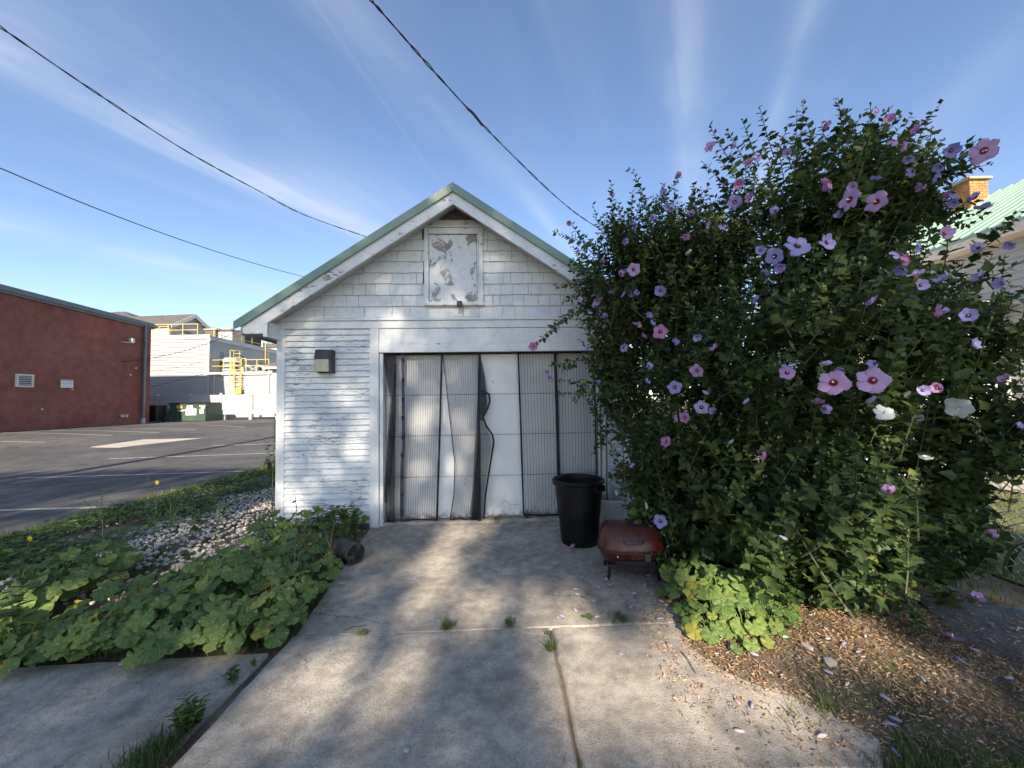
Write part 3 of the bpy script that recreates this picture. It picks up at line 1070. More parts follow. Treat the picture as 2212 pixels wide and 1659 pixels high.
ox_cur = ox
zz = lambda L: [zc(*p) for p in L]
shift(net_panel('net_panel', zz([(48, 105), (75, 480), (96, 900), (88, 1250), (82, 1565)]), zz([(222, 105), (225, 600), (226, 1100), (215, 1575)]), cl_, 9, folds=4, amp=.016))
shift(net_panel('net_fold', zz([(60, 110), (130, 500), (100, 900), (84, 1300), (100, 1570)]), zz([(182, 110), (180, 300), (172, 900), (168, 1580)]), cl_, 9, y=CY - .014, folds=3, amp=.014))
shift(net_panel('net_fold', zz([(172, 190), (118, 800), (76, 1300), (80, 1400)]), zz([(184, 190), (176, 800), (134, 1200), (106, 1400)]), cl_, 5, y=CY - .022, folds=2, amp=.006))
shift(net_panel('net_panel', zz([(258, 105), (262, 700), (246, 1100), (232, 1575)]), zz([(576, 105), (566, 600), (552, 1000), (536, 1560)]), cl_, 15, folds=2, amp=.008))
shift(net_panel('net_panel', zz([(585, 110), (648, 700), (690, 1050), (680, 1330), (645, 1560)]), zz([(898, 105), (896, 700), (896, 1100), (900, 1570)]), cl_, 14, folds=2, amp=.010))
shift(net_panel('net_fold', zz([(890, 440), (862, 900), (846, 1250), (815, 1550)]), zz([(900, 440), (915, 900), (912, 1250), (905, 1560)]), cl_, 5, y=CY - .02, folds=3, amp=.014))
shift(net_panel('net_fold', zz([(890, 700), (875, 1000), (850, 1300), (835, 1550)]), zz([(900, 700), (910, 1000), (908, 1300), (902, 1560)]), cl_, 4, y=CY - .032, folds=2, amp=.010))
shift(net_panel('net_flap', zz([(908, 110), (905, 450), (905, 900), (910, 1530)]), zz([(912, 110), (985, 450), (975, 580), (935, 660), (1000, 780), (1025, 840), (1022, 900), (985, 1140), (955, 1330), (940, 1535)]), cl_, 11, y=CY - .03, folds=2, amp=.015))
shift(net_panel('net_flap', zz([(907, 110), (904, 450), (904, 900), (909, 1530)]), zz([(910, 110), (970, 450), (955, 580), (925, 660), (985, 800), (1005, 900), (970, 1140), (940, 1330), (930, 1535)]), cl_, 9, y=CY - .012, folds=3, amp=.012))
shift(net_panel('net_fold', zz([(908, 112), (906, 300), (906, 600), (914, 690)]), zz([(911, 112), (950, 300), (972, 560), (932, 690)]), cl_, 5, y=CY - .02, folds=2, amp=.008))
shift(ribbon('top_tape', zz([(45, 104), (400, 101), (915, 98)]), .026, cl_))
shift(ribbon('edge_tape', zz([(238, 105), (240, 500), (244, 900), (232, 1100), (226, 1575)]), .036, cl_, 'tape_grey'))
for y in (165, 335, 500, 665, 830, 990, 1180, 1330, 1480):
    xx = 239 if y < 900 else 232
    shift(ribbon('magnet', zz([(xx, y - 18), (xx, y + 18)]), .032, cl_, 'tape', CY - .014))
shift(ribbon('edge_tape', zz([(577, 105), (566, 500), (556, 900), (545, 1200), (533, 1580)]), .020, cl_))
shift(ribbon('edge_tape', zz([(584, 115), (640, 620), (688, 1050), (682, 1320), (645, 1560)]), .009, cl_))
shift(ribbon('edge_tape', zz([(905, 100), (897, 500), (896, 900), (903, 1300), (905, 1560)]), .028, cl_, 'tape', CY - .036))
shift(ribbon('flap_tape', zz([(985, 450), (993, 520), (975, 580), (935, 660), (965, 740), (1015, 810), (1028, 870), (985, 1140), (955, 1330), (940, 1535)]), .020, cl_, 'tape', CY - .046))
shift(ribbon('flap_tape', zz([(900, 428), (955, 440), (985, 462)]), .018, cl_, 'tape', CY - .046))
shift(ribbon('hem', zz([(250, 1560), (330, 1545), (430, 1545), (534, 1550)]), .014, cl_))
shift(ribbon('hem', zz([(642, 1558), (730, 1532), (800, 1555), (860, 1572), (905, 1558)]), .020, cl_))
shift(ribbon('hem', zz([(85, 1565), (160, 1582), (225, 1575)]), .010, cl_))

c2x = (glx(1118) + glx(1290)) / 2
cr_ = on_garage('screen_curtain', c2x, CY, 0, 'black mesh screen curtain hanging straight behind the black trash can', 'screen curtain', 'mesh screen curtains in the garage doorway')
ox_cur = -c2x
yy3 = lambda L: [z3(*p) for p in L]
shift(net_panel('net_panel', yy3([(1528, 262), (1545, 700), (1562, 1222)]), yy3([(1745, 258), (1757, 650), (1765, 1222)]), cr_, 12, folds=2, amp=.006))
shift(net_panel('net_panel', yy3([(1750, 258), (1760, 650), (1768, 1222)]), yy3([(1962, 255), (1975, 650), (1988, 1222)]), cr_, 12, folds=2, amp=.006))
shift(ribbon('top_tape', yy3([(1515, 262), (1740, 258), (1968, 254)]), .024, cr_))
shift(ribbon('edge_tape', yy3([(1524, 262), (1540, 700), (1557, 1225)]), .020, cr_))
shift(ribbon('edge_tape', yy3([(1742, 260), (1755, 650), (1768, 1222)]), .036, cr_))
shift(ribbon('edge_tape', yy3([(1966, 256), (1980, 650), (1990, 1222)]), .020, cr_))
shift(ribbon('hem', yy3([(1560, 1222), (1660, 1226), (1768, 1222), (1988, 1215)]), .022, cr_))

# ------------------------------------------------------------------ things on the drive
# trash can
cpt = G(1259, 1185)
tc_ = empty('trash_can', (cpt.x, cpt.y + .185, 0.002), 'tall round black plastic trash can with no lid beside the red grill', 'trash can', .2)
mb = MB()
can_seg = 44
prof_o = [(.150, 0.0), (.186, .004), (.194, .03), (.212, .25), (.218, .30), (.222, .302), (.226, .34), (.240, .50), (.247, .60), (.249, .632)]
prof_i = [(.241, .632), (.236, .55), (.215, .30), (.186, .04), (.0, .03)]
mb.lathe([(0, 0)] + prof_o + prof_i, 44, closed_ends=False)
mb.build('can_body', M['can'], tc_, True)
mb = MB(); mb.lathe([(.248, .618), (.262, .618), (.276, .632), (.278, .652), (.268, .664), (.252, .664), (.242, .650), (.240, .620), (.248, .618)], 44, closed_ends=False)
mb.build('rim', M['can'], tc_, True)
for an in (-58, 122):
    a = math.radians(an)
    mb = MB()
    for s_ in (-1, 1):
        mb.cbox((0.262, s_ * .065, .595), .05, .014, .05)
    mb.cbox((.284, 0, .575), .016, .144, .018)
    mb.cbox((.268, 0, .612), .036, .144, .008)
    o = mb.build('handle', M['can'], tc_); o.rotation_euler = (0, 0, a)

# red portable grill
gp = G(1376, 1258)
gr = empty('grill', (gp.x, gp.y + .17, -.03), 'small rusty red portable charcoal grill with its lid closed on short black legs', 'grill', math.radians(-7))
mb = MB()
mb.loft([superellipse(a, b, n, z, 44, 0, cy) for z, a, b, n, cy in ((.272, .268, .190, 3.2, 0), (.285, .270, .192, 3.2, 0), (.300, .264, .187, 3.2, 0), (.335, .258, .180, 3.4, .002), (.375, .247, .165, 3.6, .008), (.410, .234, .142, 3.8, .016), (.432, .221, .124, 3.8, .022), (.444, .205, .108, 3.6, .025), (.449, .160, .08, 3, .026))])
lid = mb.build('lid', M['grill_red'], gr, True)
mb = MB(); mb.tube([(-.075, -.170, .355), (-.068, -.204, .352), (.068, -.204, .352), (.075, -.170, .355)], .010, 8)
mb.build('lid_handle', M['handle'], lid, True)
mb = MB(); mb.lathe([(.0, .451), (.034, .451), (.034, .456), (.022, .458), (.0, .458)], 20, (0, .03)); mb.cbox((.02, .03, .462), .05, .012, .008)
mb.build('lid_vent', M['grill_dark'], lid)
mb = MB(); mb.box(.155, .178, -.06, .12, .4485, .4515); mb.tube([(.274, -.12, .30), (.292, -.12, .31), (.292, -.02, .36), (.26, .0, .39)], .006, 6); mb.build('trim_strip', M['chrome'], lid)
mb = MB()
mb.loft([superellipse(a, b, 3.2, z, 44) for z, a, b in ((.268, .272, .194), (.262, .274, .196), (.250, .266, .188), (.205, .25, .172), (.165, .222, .148), (.15, .20, .13))][::-1])
mb.build('bowl', M['grill_red'], gr, True)
mb = MB(); mb.loft([superellipse(a, b, 3.2, z, 40) for z, a, b in ((.271, .276, .198), (.264, .279, .2), (.258, .276, .198))][::-1]); mb.build('bowl_rim', M['grill_dark'], gr, True)
mb = MB()
mb.tube([(-.15, -.19, .195), (-.14, -.215, .19), (.16, -.215, .19), (.17, -.19, .195)], .009, 6); mb.box(-.14, .16, -.212, -.19, .196, .214)
mb.build('front_handle', M['black'], gr)
mb = MB(); mb.box(-.20, .20, -.13, .13, .128, .15); mb.box(-.185, .185, -.12, .12, .10, .127); mb.build('ash_tray', M['grill_dark'], gr)
mb = MB(); mb.cbox((.105, -.205, .236), .045, .012, .075); mb.tube([(.125, -.2, .26), (.14, -.21, .29)], .006, 6); mb.build('latch', M['handle'], gr)
mb = MB(); mb.lathe([(0, -.004), (.011, -.003), (.008, .004), (0, .005)], 12); o = mb.build('bolt', M['chrome'], gr); o.location = (-.13, -.185, .235); o.rotation_euler = (math.pi / 2, 0, 0)
for sx_ in (-1, 1):
    for sy_ in (-1, 1):
        mb = MB(); mb.tube([(sx_ * .185, sy_ * .11, .15), (sx_ * .195, sy_ * .13, .08), (sx_ * .203, sy_ * .142, .032)], .0125, 4)
        mb.build('leg', M['black'], gr)

# log
lp_ = G(764, 1224)
lg = empty('log', (lp_.x, lp_.y + .05, .095), 'short black charred log lying half under green leaves by the drive', 'log', math.radians(-38))
rings = []
for k in range(7):
    x = -.42 + k * .07
    rings.append([(x, (.094 + .006 * math.sin(5 * t + k)) * math.cos(t), (.093 + .005 * math.sin(3 * t + k)) * math.sin(t)) for t in [2 * math.pi * j / 22 for j in range(22)]])
mb = MB(); mb.loft(rings); mb.build('log_bark', M['bark'], lg, True)
mb = MB(); mb.lathe([(0, 0), (.02, .003), (.05, .001), (.085, .002), (.09, -.006)], 22); o = mb.build('cut_end', M['charred'], lg); o.rotation_euler = (0, math.pi / 2, 0); o.location = (.003, 0, 0)

# white bucket, drawer unit and black tray behind the trash can
bp = atY(1322, 1098, 4.50)
bk = empty('bucket', (bp.x, 4.50, 0), 'translucent white plastic bucket standing between the trash can and the drawers', 'bucket')
mb = MB(); mb.lathe([(0, 0), (.135, 0), (.14, .01), (.158, .33), (.166, .332), (.168, .37), (.158, .372), (.155, .33), (.135, .02), (0, .015)], 32); mb.build('bucket_body', M['tote'], bk, True)
mb = MB(); mb.lathe([(.168, .345), (.178, .347), (.178, .357), (.168, .359)], 32, closed_ends=False); mb.build('bucket_rim', M['tote'], bk, True)
dp = atY(1372, 1098, 4.42)
dr = empty('drawer_unit', (dp.x, 4.42, 0), 'white and grey plastic drawer unit half hidden by the flowering shrub', 'drawers', .12)
mb = MB(); mb.box(-.17, .17, 0, .34, .0, .03); mb.box(-.17, -.155, 0, .34, .03, .46); mb.box(.155, .17, 0, .34, .03, .46); mb.box(-.17, .17, .0, .34, .46, .49); mb.box(-.155, .155, .32, .34, .03, .46); mb.build('drawer_case', M['tote_grey'], dr)
for k in range(2):
    mb = MB(); mb.box(-.15, .15, -.012, .31, .036 + k * .212, .236 + k * .212); mb.box(-.06, .06, -.022, -.013, .14 + k * .212, .17 + k * .212); mb.build('drawer', M['tote'], dr)
tp_ = G(1325, 1138)
tr_ = empty('plant_tray', (tp_.x, tp_.y + .14, 0), 'low black plastic plant tray on the concrete behind the grill', 'tray', .3)
mb = MB(); mb.loft([superellipse(.14, .10, 5, 0, 28), superellipse(.155, .115, 5, .085, 28), superellipse(.165, .125, 5, .087, 28), superellipse(.165, .125, 5, .095, 28), superellipse(.148, .108, 5, .094, 28), superellipse(.132, .095, 5, .02, 28)]); mb.build('tray_body', M['black'], tr_, True)
for k, (u, v, u2, v2, lab) in enumerate(((1291, 1090, 1289, 868, 'thin green garden cane leaning on the door edge, leftmost of three'), (1300, 1095, 1297, 850, 'middle of three green garden canes by the door post'), (1310, 1098, 1309, 862, 'rightmost of three green garden canes against the garage'))):
    a, b = atY(u, v, 4.55 + .02 * k), atY(u2, v2, 4.72 + .015 * k)
    a.z = .0
    mb = MB(); pts = [a.lerp(b, i / 6) + Vector((R.uniform(-.006, .006), 0, 0)) for i in range(7)]
    mb.tube(pts, .011, 6)
    tag(mb.build('garden_cane', M['cane']), lab, 'garden cane', 'garden canes leaning on the garage')

# ------------------------------------------------------------------ red building by the lot
def z5(x, y): return (309.7 + .15554 * x, 663.6 + .15554 * y)
def z1(x, y): return (.28667 * x, 589.9 + .28667 * y)


RX = -24.45
LZ = .40
RYE = 26.0
ry_top = lambda y: 6.92 + (26 - y) * (7.23 - 6.92) / 7.4
redb = empty('red_building', (RX, RYE, LZ), 'long red painted masonry building with a grey metal roof edge beside the parking lot', 'building')


def rel(p, o): return Vector(p) - Vector(o.location)


mb = MB()
Y0 = -14
ys = [Y0, 10, 18, RYE]
# main walls: a prism in y,z extruded in x
V = []
for x in (RX - 14, RX):
    for y in (Y0, RYE): V += [(x, y, -.2), (x, y, ry_top(y))]
# indices: 0 (x0,y0,lo) 1 hi 2 (x0,y1,lo) 3 hi 4.. x1
mb.add([rel(v, redb) for v in V], [(4, 6, 7, 5), (2, 0, 1, 3), (0, 4, 5, 1), (6, 2, 3, 7), (1, 5, 7, 3), (0, 2, 6, 4)])
mb.build('wall', M['red_wall'], redb)
mb = MB()
V = []
for x in (RX - 14.1, RX + .12):
    for y in (Y0 - .1, RYE + .12): V += [(x, y, ry_top(y) - .16), (x, y, ry_top(y) + .22)]
mb.add([rel(v, redb) for v in V], [(4, 6, 7, 5), (2, 0, 1, 3), (0, 4, 5, 1), (6, 2, 3, 7), (1, 5, 7, 3), (0, 2, 6, 4)])
V = []
for x in (RX + .122, RX + .20):
    for y in (Y0 - .1, RYE + .2): V += [(x, y, ry_top(y) - .05), (x, y, ry_top(y) + .12)]
mb.add([rel(v, redb) for v in V], [(4, 6, 7, 5), (2, 0, 1, 3), (0, 4, 5, 1), (6, 2, 3, 7), (1, 5, 7, 3), (0, 2, 6, 4)])
mb.build('roof_edge', M['grey_metal'], redb)
yd = atX(308, 800, RX).y
mb = MB(); mb.box(.04, .18, yd - RYE - .07, yd - RYE + .07, .32, 6.7); mb.box(.0, .22, yd - RYE - .09, yd - RYE + .09, 3.2, 3.24); mb.box(.0, .22, yd - RYE - .09, yd - RYE + .09, 5.4, 5.44)
mb.build('downspout', M['grey_metal'], redb)
mb = MB(); mb.box(.03, .19, yd - RYE - .08, yd - RYE + .08, -.02, .34); mb.build('downspout_boot', M['light_metal'], redb)
# louvre vent
a, b = atX(*z1(113, 758), RX), atX(*z1(243, 862), RX)
y0, y1, z0, z1_ = a.y - RYE, b.y - RYE, b.z - LZ, a.z - LZ
vent = MB().box(.01, .02, y0 + .05, y1 - .05, z0 + .05, z1_ - .05).build('louvre_vent', M['dark'], redb)
mb = MB()
for q in ((y0, y0 + .09, z0, z1_), (y1 - .09, y1, z0, z1_), (y0 + .09, y1 - .09, z0, z0 + .09), (y0 + .09, y1 - .09, z1_ - .09, z1_)): mb.box(.0, .09, *q)
mb.build('vent_frame', M['cream'], vent)
for k in range(5):
    z = z0 + .12 + k * (z1_ - z0 - .2) / 5
    mb = MB(); h = (z1_ - z0 - .2) / 5 * .5
    mb.add([(.025, y0 + .09, z + h * 1.15), (.025, y1 - .09, z + h * 1.15), (.08, y1 - .09, z), (.08, y0 + .09, z), (.025, y0 + .09, z + h * 1.15 + .015), (.025, y1 - .09, z + h * 1.15 + .015), (.08, y1 - .09, z + .015), (.08, y0 + .09, z + .015)], [(0, 1, 2, 3), (7, 6, 5, 4), (3, 2, 6, 7), (0, 3, 7, 4), (2, 1, 5, 6), (1, 0, 4, 5)])
    mb.build('vent_slat', M['offwhite'], vent)
# sign on the red wall
a, b = atX(*z1(455, 797), RX), atX(*z1(546, 865), RX)
sg = empty('wall_sign', (RX + .02, (a.y + b.y) / 2, b.z), 'small white notice with rows of dark print on the red wall', 'sign')
w, h = (b.y - a.y), (a.z - b.z)
MB().box(0, .02, -w / 2, w / 2, 0, h).build('sign_board', M['sticker'], sg)
MB().box(.021, .024, -w / 2, w / 2, h * .82, h * .99).build('sign_header', M['print_red'], sg)
mb = MB()
for row, (zz_, hh, pat) in enumerate(((.60, .12, '1111 111 111111'), (.40, .13, '11111111 1111'), (.18, .07, '1111111111111111'))):
    k = len(pat); cw = w * .86 / k
    for i, ch in enumerate(pat):
        if ch == '1':
            yy = -w * .43 + i * cw
            mb.box(.021, .024, yy + cw * .12, yy + cw * .36, h * zz_, h * (zz_ + hh)); mb.box(.021, .024, yy + cw * .36, yy + cw * .85, h * (zz_ + hh * (.0 if i % 2 else .7)), h * (zz_ + hh * (.3 if i % 2 else 1)))
mb.build('sign_print', M['print'], sg)
# white camera
a = atX(*z1(945, 510), RX)
sc2 = empty('security_camera', (RX, a.y, a.z), 'white bullet security camera high on the red wall', 'camera')
mb = MB(); mb.tube([(.0, -.25, -.12), (.12, -.2, -.12), (.22, .1, -.1)], .035, 8); mb.build('bracket', M['white'], sc2)
mb = MB(); mb.loft([superellipse(.13, .11, 4, z, 20, .25, .16) for z in (-.12, -.1, .14, .17)]); mb.build('camera_body', M['white'], sc2, True)
mb = MB()
for u, v, s_ in ((318, 1027, .06), (985, 766, .07), (1027, 716, .07), (545, 876, .05)):
    p = rel(atX(*z1(u, v), RX), redb)
    k = 7
    mb.add([(.004, p.y + s_ * R.uniform(.6, 1.3) * math.cos(6.28 * j / k), p.z + s_ * R.uniform(.5, 1.2) * math.sin(6.28 * j / k)) for j in range(k)], [tuple(range(k))])
mb.build('paint_chip', M['cream'], redb)
p = rel(atX(*z1(928, 1077), RX), redb)
mb = MB()
for dy in (-.12, .12): mb.tube([(.0, p.y + dy, p.z), (.10, p.y + dy, p.z)], .08, 12); mb.tube([(.1, p.y + dy, p.z), (.12, p.y + dy, p.z)], .10, 12)
mb.build('hose_connection', M['offwhite'], redb)

# ------------------------------------------------------------------ white building behind the lot
WY = 32.0
wb = empty('white_building', (-25.2, WY, LZ), 'white clapboard commercial building with stepped flat roofs behind the vinyl fence', 'building')
O = Vector(wb.location)


def siding_wall(mb, p0, p1, z0, z1, e=.21, out=.075):
    """real lapped courses on a straight wall from p0 to p1 (outside on the right hand of p0->p1)"""
    p0, p1 = Vector((*p0, 0)), Vector((*p1, 0))
    d = (p1 - p0).normalized(); n = Vector((d.y, -d.x, 0))
    k = max(1, round((z1 - z0) / e)); e = (z1 - z0) / k
    for i in range(k):
        a, b = z0 + i * e, z0 + (i + 1) * e
        q = [p0 + n * out, p1 + n * out, p1 + n * .004, p0 + n * .004]
        vs = [(q[0].x, q[0].y, a), (q[1].x, q[1].y, a), (q[2].x, q[2].y, b), (q[3].x, q[3].y, b), (p0.x, p0.y, a), (p1.x, p1.y, a)]
        mb.add(vs, [(0, 1, 2, 3), (4, 5, 1, 0)])


UX = -25.2
ztop = atY(*z5(520, 400), WY).z
zdeck = atY(*z5(1300, 905), WY).z
zr1 = atY(*z5(905, 445), WY).z
L = lambda x, y: (x - O.x, y - O.y)
mb = MB()
mb.box(-14, -.0, 0.0, 30, -.6, ztop - LZ)
siding_wall(mb, L(-39, WY), L(UX, WY), -.1, ztop - LZ - .32)
siding_wall(mb, L(UX, WY), L(UX, WY + 14), zdeck - LZ, zr1 - LZ - .1)
mb.build('upper_wall', M['vinyl'], wb)
mb = MB()
mb.box(.002, 14, 0.02, 16, -.6, zdeck - LZ - .05)
siding_wall(mb, L(UX + .03, WY + .015), L(-11, WY + .015), -.1, zdeck - LZ - .25)
mb.build('lower_wall', M['vinyl'], wb)
mb = MB(); mb.box(-14, .08, -.09, -.0, ztop - LZ - .30, ztop - LZ); mb.box(-14.1, .14, -.14, .02, ztop - LZ, ztop - LZ + .07); mb.build('parapet_trim', M['white'], wb)
mb = MB(); mb.box(-.05, .09, -.12, -.035, .0, ztop - LZ - .3); mb.box(.035, .13, -.05, 12, zr1 - LZ - .1, zr1 - LZ + .05); mb.build('corner_downspout', M['white'], wb)
mb = MB(); mb.box(.14, 14, -.16, .0, zdeck - LZ - .22, zdeck - LZ + .02); mb.build('deck_gutter', M['white'], wb)
for x in (985, 1735):
    q = atY(*z5(x + 5, 1000), WY - .08) - O
    mb = MB(); mb.box(q.x - .07, q.x + .07, -.13, -.035, -.1, zdeck - LZ - .25); mb.build('downspout', M['white'], wb)
for x0, x1, y0, y1 in ((1048, 1125, 612, 838), (1345, 1410, 662, 893), (1598, 1652, 707, 805)):
    a, b = atX(*z5(x0, y0), UX + .02) - O, atX(*z5(x1, y1), UX + .02) - O
    fr = MB(); fr.box(.0, .05, a.y, b.y, b.z, a.z); f_ = fr.build('window', M['white'], wb)
    mb = MB(); mb.box(.05, .06, a.y + .07, b.y - .07, b.z + .07, (a.z + b.z) / 2 - .03); mb.box(.05, .06, a.y + .07, b.y - .07, (a.z + b.z) / 2 + .03, a.z - .07); mb.build('pane', M['glass'], f_)


def railing(pts, z, h, label, post_u=None, name='roof_railing', n_posts=None, r=.028):
    p0 = Vector(pts[0])
    o = empty(name, (p0.x, p0.y, z), label, 'railing', group='yellow railings on the white building')
    P_ = [Vector((p[0] - p0.x, p[1] - p0.y, 0)) for p in pts]
    for nm, hh in (('top_rail', h), ('mid_rail', h * .52)):
        mb = MB(); mb.tube([p + Vector((0, 0, hh)) for p in P_], r, 6); mb.build(nm, M['yellow'], o)
    for i in range(len(P_)):
        mb = MB(); mb.tube([P_[i], P_[i] + Vector((0, 0, h))], r, 6); mb.build('post', M['yellow'], o)
    return o


def pY(x, y, Y): return atY(*z5(x, y), Y)


zt_ = ztop + .02
railing([(pY(x, 395, WY + .3).x, WY + .3) for x in (-60, 138, 342, 547, 752)] + [(pY(752, 395, WY + .3).x, WY + 3)], zt_, pY(750, 232, WY + .3).z - zt_, 'long yellow railing along the top of the highest white wall')
railing([(pY(x, 345, WY + 3.5).x, WY + 3.5) for x in (215, 350)], zt_, pY(215, 272, WY + 3.5).z - zt_, 'short yellow railing behind the long one on the highest roof')
railing([(pY(x, 900, WY + .2).x, WY + .2) for x in (925, 1115, 1232)], zdeck, pY(925, 735, WY + .2).z - zdeck, 'yellow railing on the lower roof between the wall corner and the ladder cage')
railing([(pY(x, 900, WY + .2).x, WY + .2) for x in (1406, 1576, 1742)], zdeck, pY(1576, 728, WY + .2).z - zdeck, 'yellow railing on the lower roof to the far side of the ladder cage')
railing([(UX - .1, y) for y in (32.6, 36.0, 37.4, 39.5, 42)], zr1, 1.1, 'thin yellow railing receding along the edge by the rooftop unit')
# caged ladder
q = pY(1310, 905, WY - .2)
ld = empty('ladder', (q.x, WY - .2, 1.9), 'yellow caged ladder climbing to the lower roof of the white building', 'ladder')
zA = pY(1310, 715, WY - .2).z - 1.9
for sx_ in (-.28, .28):
    mb = MB(); mb.tube([(sx_, 0, -.1), (sx_, 0, zA)], .04, 6); mb.build('rail', M['yellow'], ld)
for k in range(12):
    mb = MB(); mb.tube([(-.28, 0, .25 + k * .33), (.28, 0, .25 + k * .33)], .025, 6); mb.build('rung', M['yellow'], ld)
for k in range(4):
    z = 1.2 + k * .95
    mb = MB(); mb.tube([(-.42 * math.cos(t), -.75 * math.sin(t), z) for t in [math.pi * i / 10 for i in range(11)]], .022, 5); mb.build('cage_hoop', M['yellow'], ld)
for t in (.5, 1.2, 1.95, 2.65):
    mb = MB(); mb.tube([(-.42 * math.cos(t), -.75 * math.sin(t), 1.2), (-.42 * math.cos(t), -.75 * math.sin(t), 4.05)], .018, 5); mb.build('cage_bar', M['yellow'], ld)
for sx_ in (-.62, .62):
    mb = MB(); mb.tube([(sx_, .1, zA - 1.1), (sx_, .1, zA)], .035, 6); mb.tube([(sx_, .1, zA), (sx_ * .45, 0, zA)], .035, 6); mb.build('grab_rail', M['yellow'], ld)
a, b = pY(1266, 1125, WY - .35), pY(1362, 1198, WY - .35)
lgd = MB(); lgd.box(a.x - q.x, b.x - q.x, -.22, -.06, b.z - 1.9, a.z - 1.9); lgd.build('ladder_guard', M['yellow'], ld)
# upper ladder
q = pY(1715, 720, 38)
ul = empty('ladder', (UX + .25, q.y, zdeck), 'slim yellow ladder from the lower roof up the receding white wall', 'ladder')
yq = atX(*z5(1715, 700), UX + .25).y - q.y
for s_ in (-.24, .24):
    mb = MB(); mb.tube([(0, yq + s_, 0), (0, yq + s_, 4.2)], .035, 6); mb.build('rail', M['yellow'], ul)
for k in range(11):
    mb = MB(); mb.tube([(0, yq - .24, .3 + k * .33), (0, yq + .24, .3 + k * .33)], .022, 6); mb.build('rung', M['yellow'], ul)
# rooftop plant
q = pY(1195, 900, WY + 1.2)
tk = empty('water_tank', (q.x, WY + 1.4, zdeck), 'white cylindrical tank with dark bands behind the yellow railing', 'tank')
zT = pY(1195, 703, WY + 1.4).z - zdeck
mb = MB(); mb.lathe([(0, 0), (.62, 0), (.62, zT * .86), (.5, zT * .97), (.2, zT), (0, zT)], 24); mb.build('tank_body', M['white'], tk, True)
for zz_ in (.3, .6):
    mb = MB(); mb.lathe([(.622, zT * zz_), (.65, zT * zz_), (.65, zT * (zz_ + .10)), (.622, zT * (zz_ + .10))], 24, closed_ends=False); mb.build('tank_band', M['dark'], tk)
hv = empty('rooftop_unit', (pY(1050, 480, 37).x, 37, zr1), 'large pale grey air handling unit with a dark louvred end on the white building', 'air conditioner')
x0, x1, x2, x3 = [pY(x, 400, 37).x - hv.location.x for x in (1040, 1235, 1405, 885)]
hh = pY(1200, 315, 37).z - zr1
MB().box(x0, x1, 0, 2.6, -.5, hh).build('unit_case', M['offwhite'], hv)
mb = MB(); mb.box(x1 + .01, x2, .05, 2.5, -.5, hh - .02); mb.build('coil_section', M['dark'], hv)
mb = MB(); mb.prism([(x3, hh * .45), (x0 - .01, hh * .45), (x0 - .01, hh * .95), (x3 + .0, hh * .95)], -.3, .9); mb.build('intake_hood', M['dark_wood'], hv)
mb = MB(); mb.box(x3 - .1, x1 + .1, -.35, 2.7, hh + .002, hh + .07); mb.build('unit_lid', M['white'], hv)
for x in (x0 + (x1 - x0) * .45,):
    mb = MB(); mb.box(x - .01, x + .01, -.02, -.002, -.3, hh * .95); mb.build('panel_seam', M['dark'], hv)
pp_ = empty('roof_pipe', (pY(1495, 890, WY + 1).x, WY + 1, zdeck), 'looped white pipes lying on the lower roof behind the railing', 'pipe')
mb = MB()
for x0_ in (-.7, .35):
    mb.tube([(x0_, 0, .05), (x0_ + .03, 0, .45), (x0_ + .25, 0, .62), (x0_ + .6, 0, .6), (x0_ + .85, 0, .25)], .13, 8)
mb.tube([(-.8, .3, .12), (2.6, .3, .12)], .1, 8)
mb.build('pipe_run', M['white'], pp_)
for i, (x0_, x1_, yt, Yd, lab) in enumerate(((1508, 1612, 790, WY + 2.2, 'dark boxy condenser on the lower roof behind white pipes'), (1640, 1700, 820, WY + 1.8, 'smaller dark condenser at the end of the lower railing'), (390, 625, 272, WY + 4.5, 'dark sloping rooftop unit behind the highest yellow railing'))):
    a, b = pY(x0_, yt, Yd), pY(x1_, yt, Yd)
    zb_ = zdeck if i < 2 else ztop
    u_ = empty('condenser', ((a.x + b.x) / 2, Yd, zb_), lab, 'condenser', group='dark condensers on the roofs')
    w_ = (b.x - a.x) / 2
    h_ = a.z - zb_
    mb = MB()
    if i < 2: mb.box(-w_, w_, 0, 1, 0, h_)
    else: mb.prism([(-w_, 0), (w_, 0), (w_, h_ * .55), (-w_, h_)], 0, 1.5)
    mb.build('case', M['dark'], u_)
    mb = MB()
    for k in range(5): mb.box(-w_ + .08, w_ - .08, -.02, -.003, h_ * (.08 + .09 * k), h_ * (.12 + .09 * k))
    mb.build('grille', M['grey_metal'], u_)
# low dark roof by the garage corner
a = pY(1715, 835, 30.5)
lb = empty('low_annex', (a.x + 2.2, 31.0, LZ), 'low white annex with a dark hipped shingle roof beside the garage corner', 'building')
za = a.z - LZ
mb = MB(); mb.box(-1.9, 3.5, -.3, .6, -.5, za - .02); mb.build('wall', M['vinyl'], lb)
mb = MB(); mb.add([(-2.3, -.7, za), (4, -.7, za), (4, .8, za), (-2.3, .8, za), (1.2, .4, za + 1.9), (4, .4, za + 1.9)], [(0, 1, 5, 4), (0, 4, 3), (3, 4, 5, 2), (1, 2, 5), (0, 3, 2, 1)]); mb.build('roof', M['roof_shingle'], lb)
mb = MB(); mb.box(-2.35, 4, -.82, -.71, za - .16, za + .02); mb.tube([(-.4, -.78, za - .05), (-.35, -.7, za - .4), (-.1, -.4, za - .7)], .09, 8); mb.build('gutter', M['white'], lb)

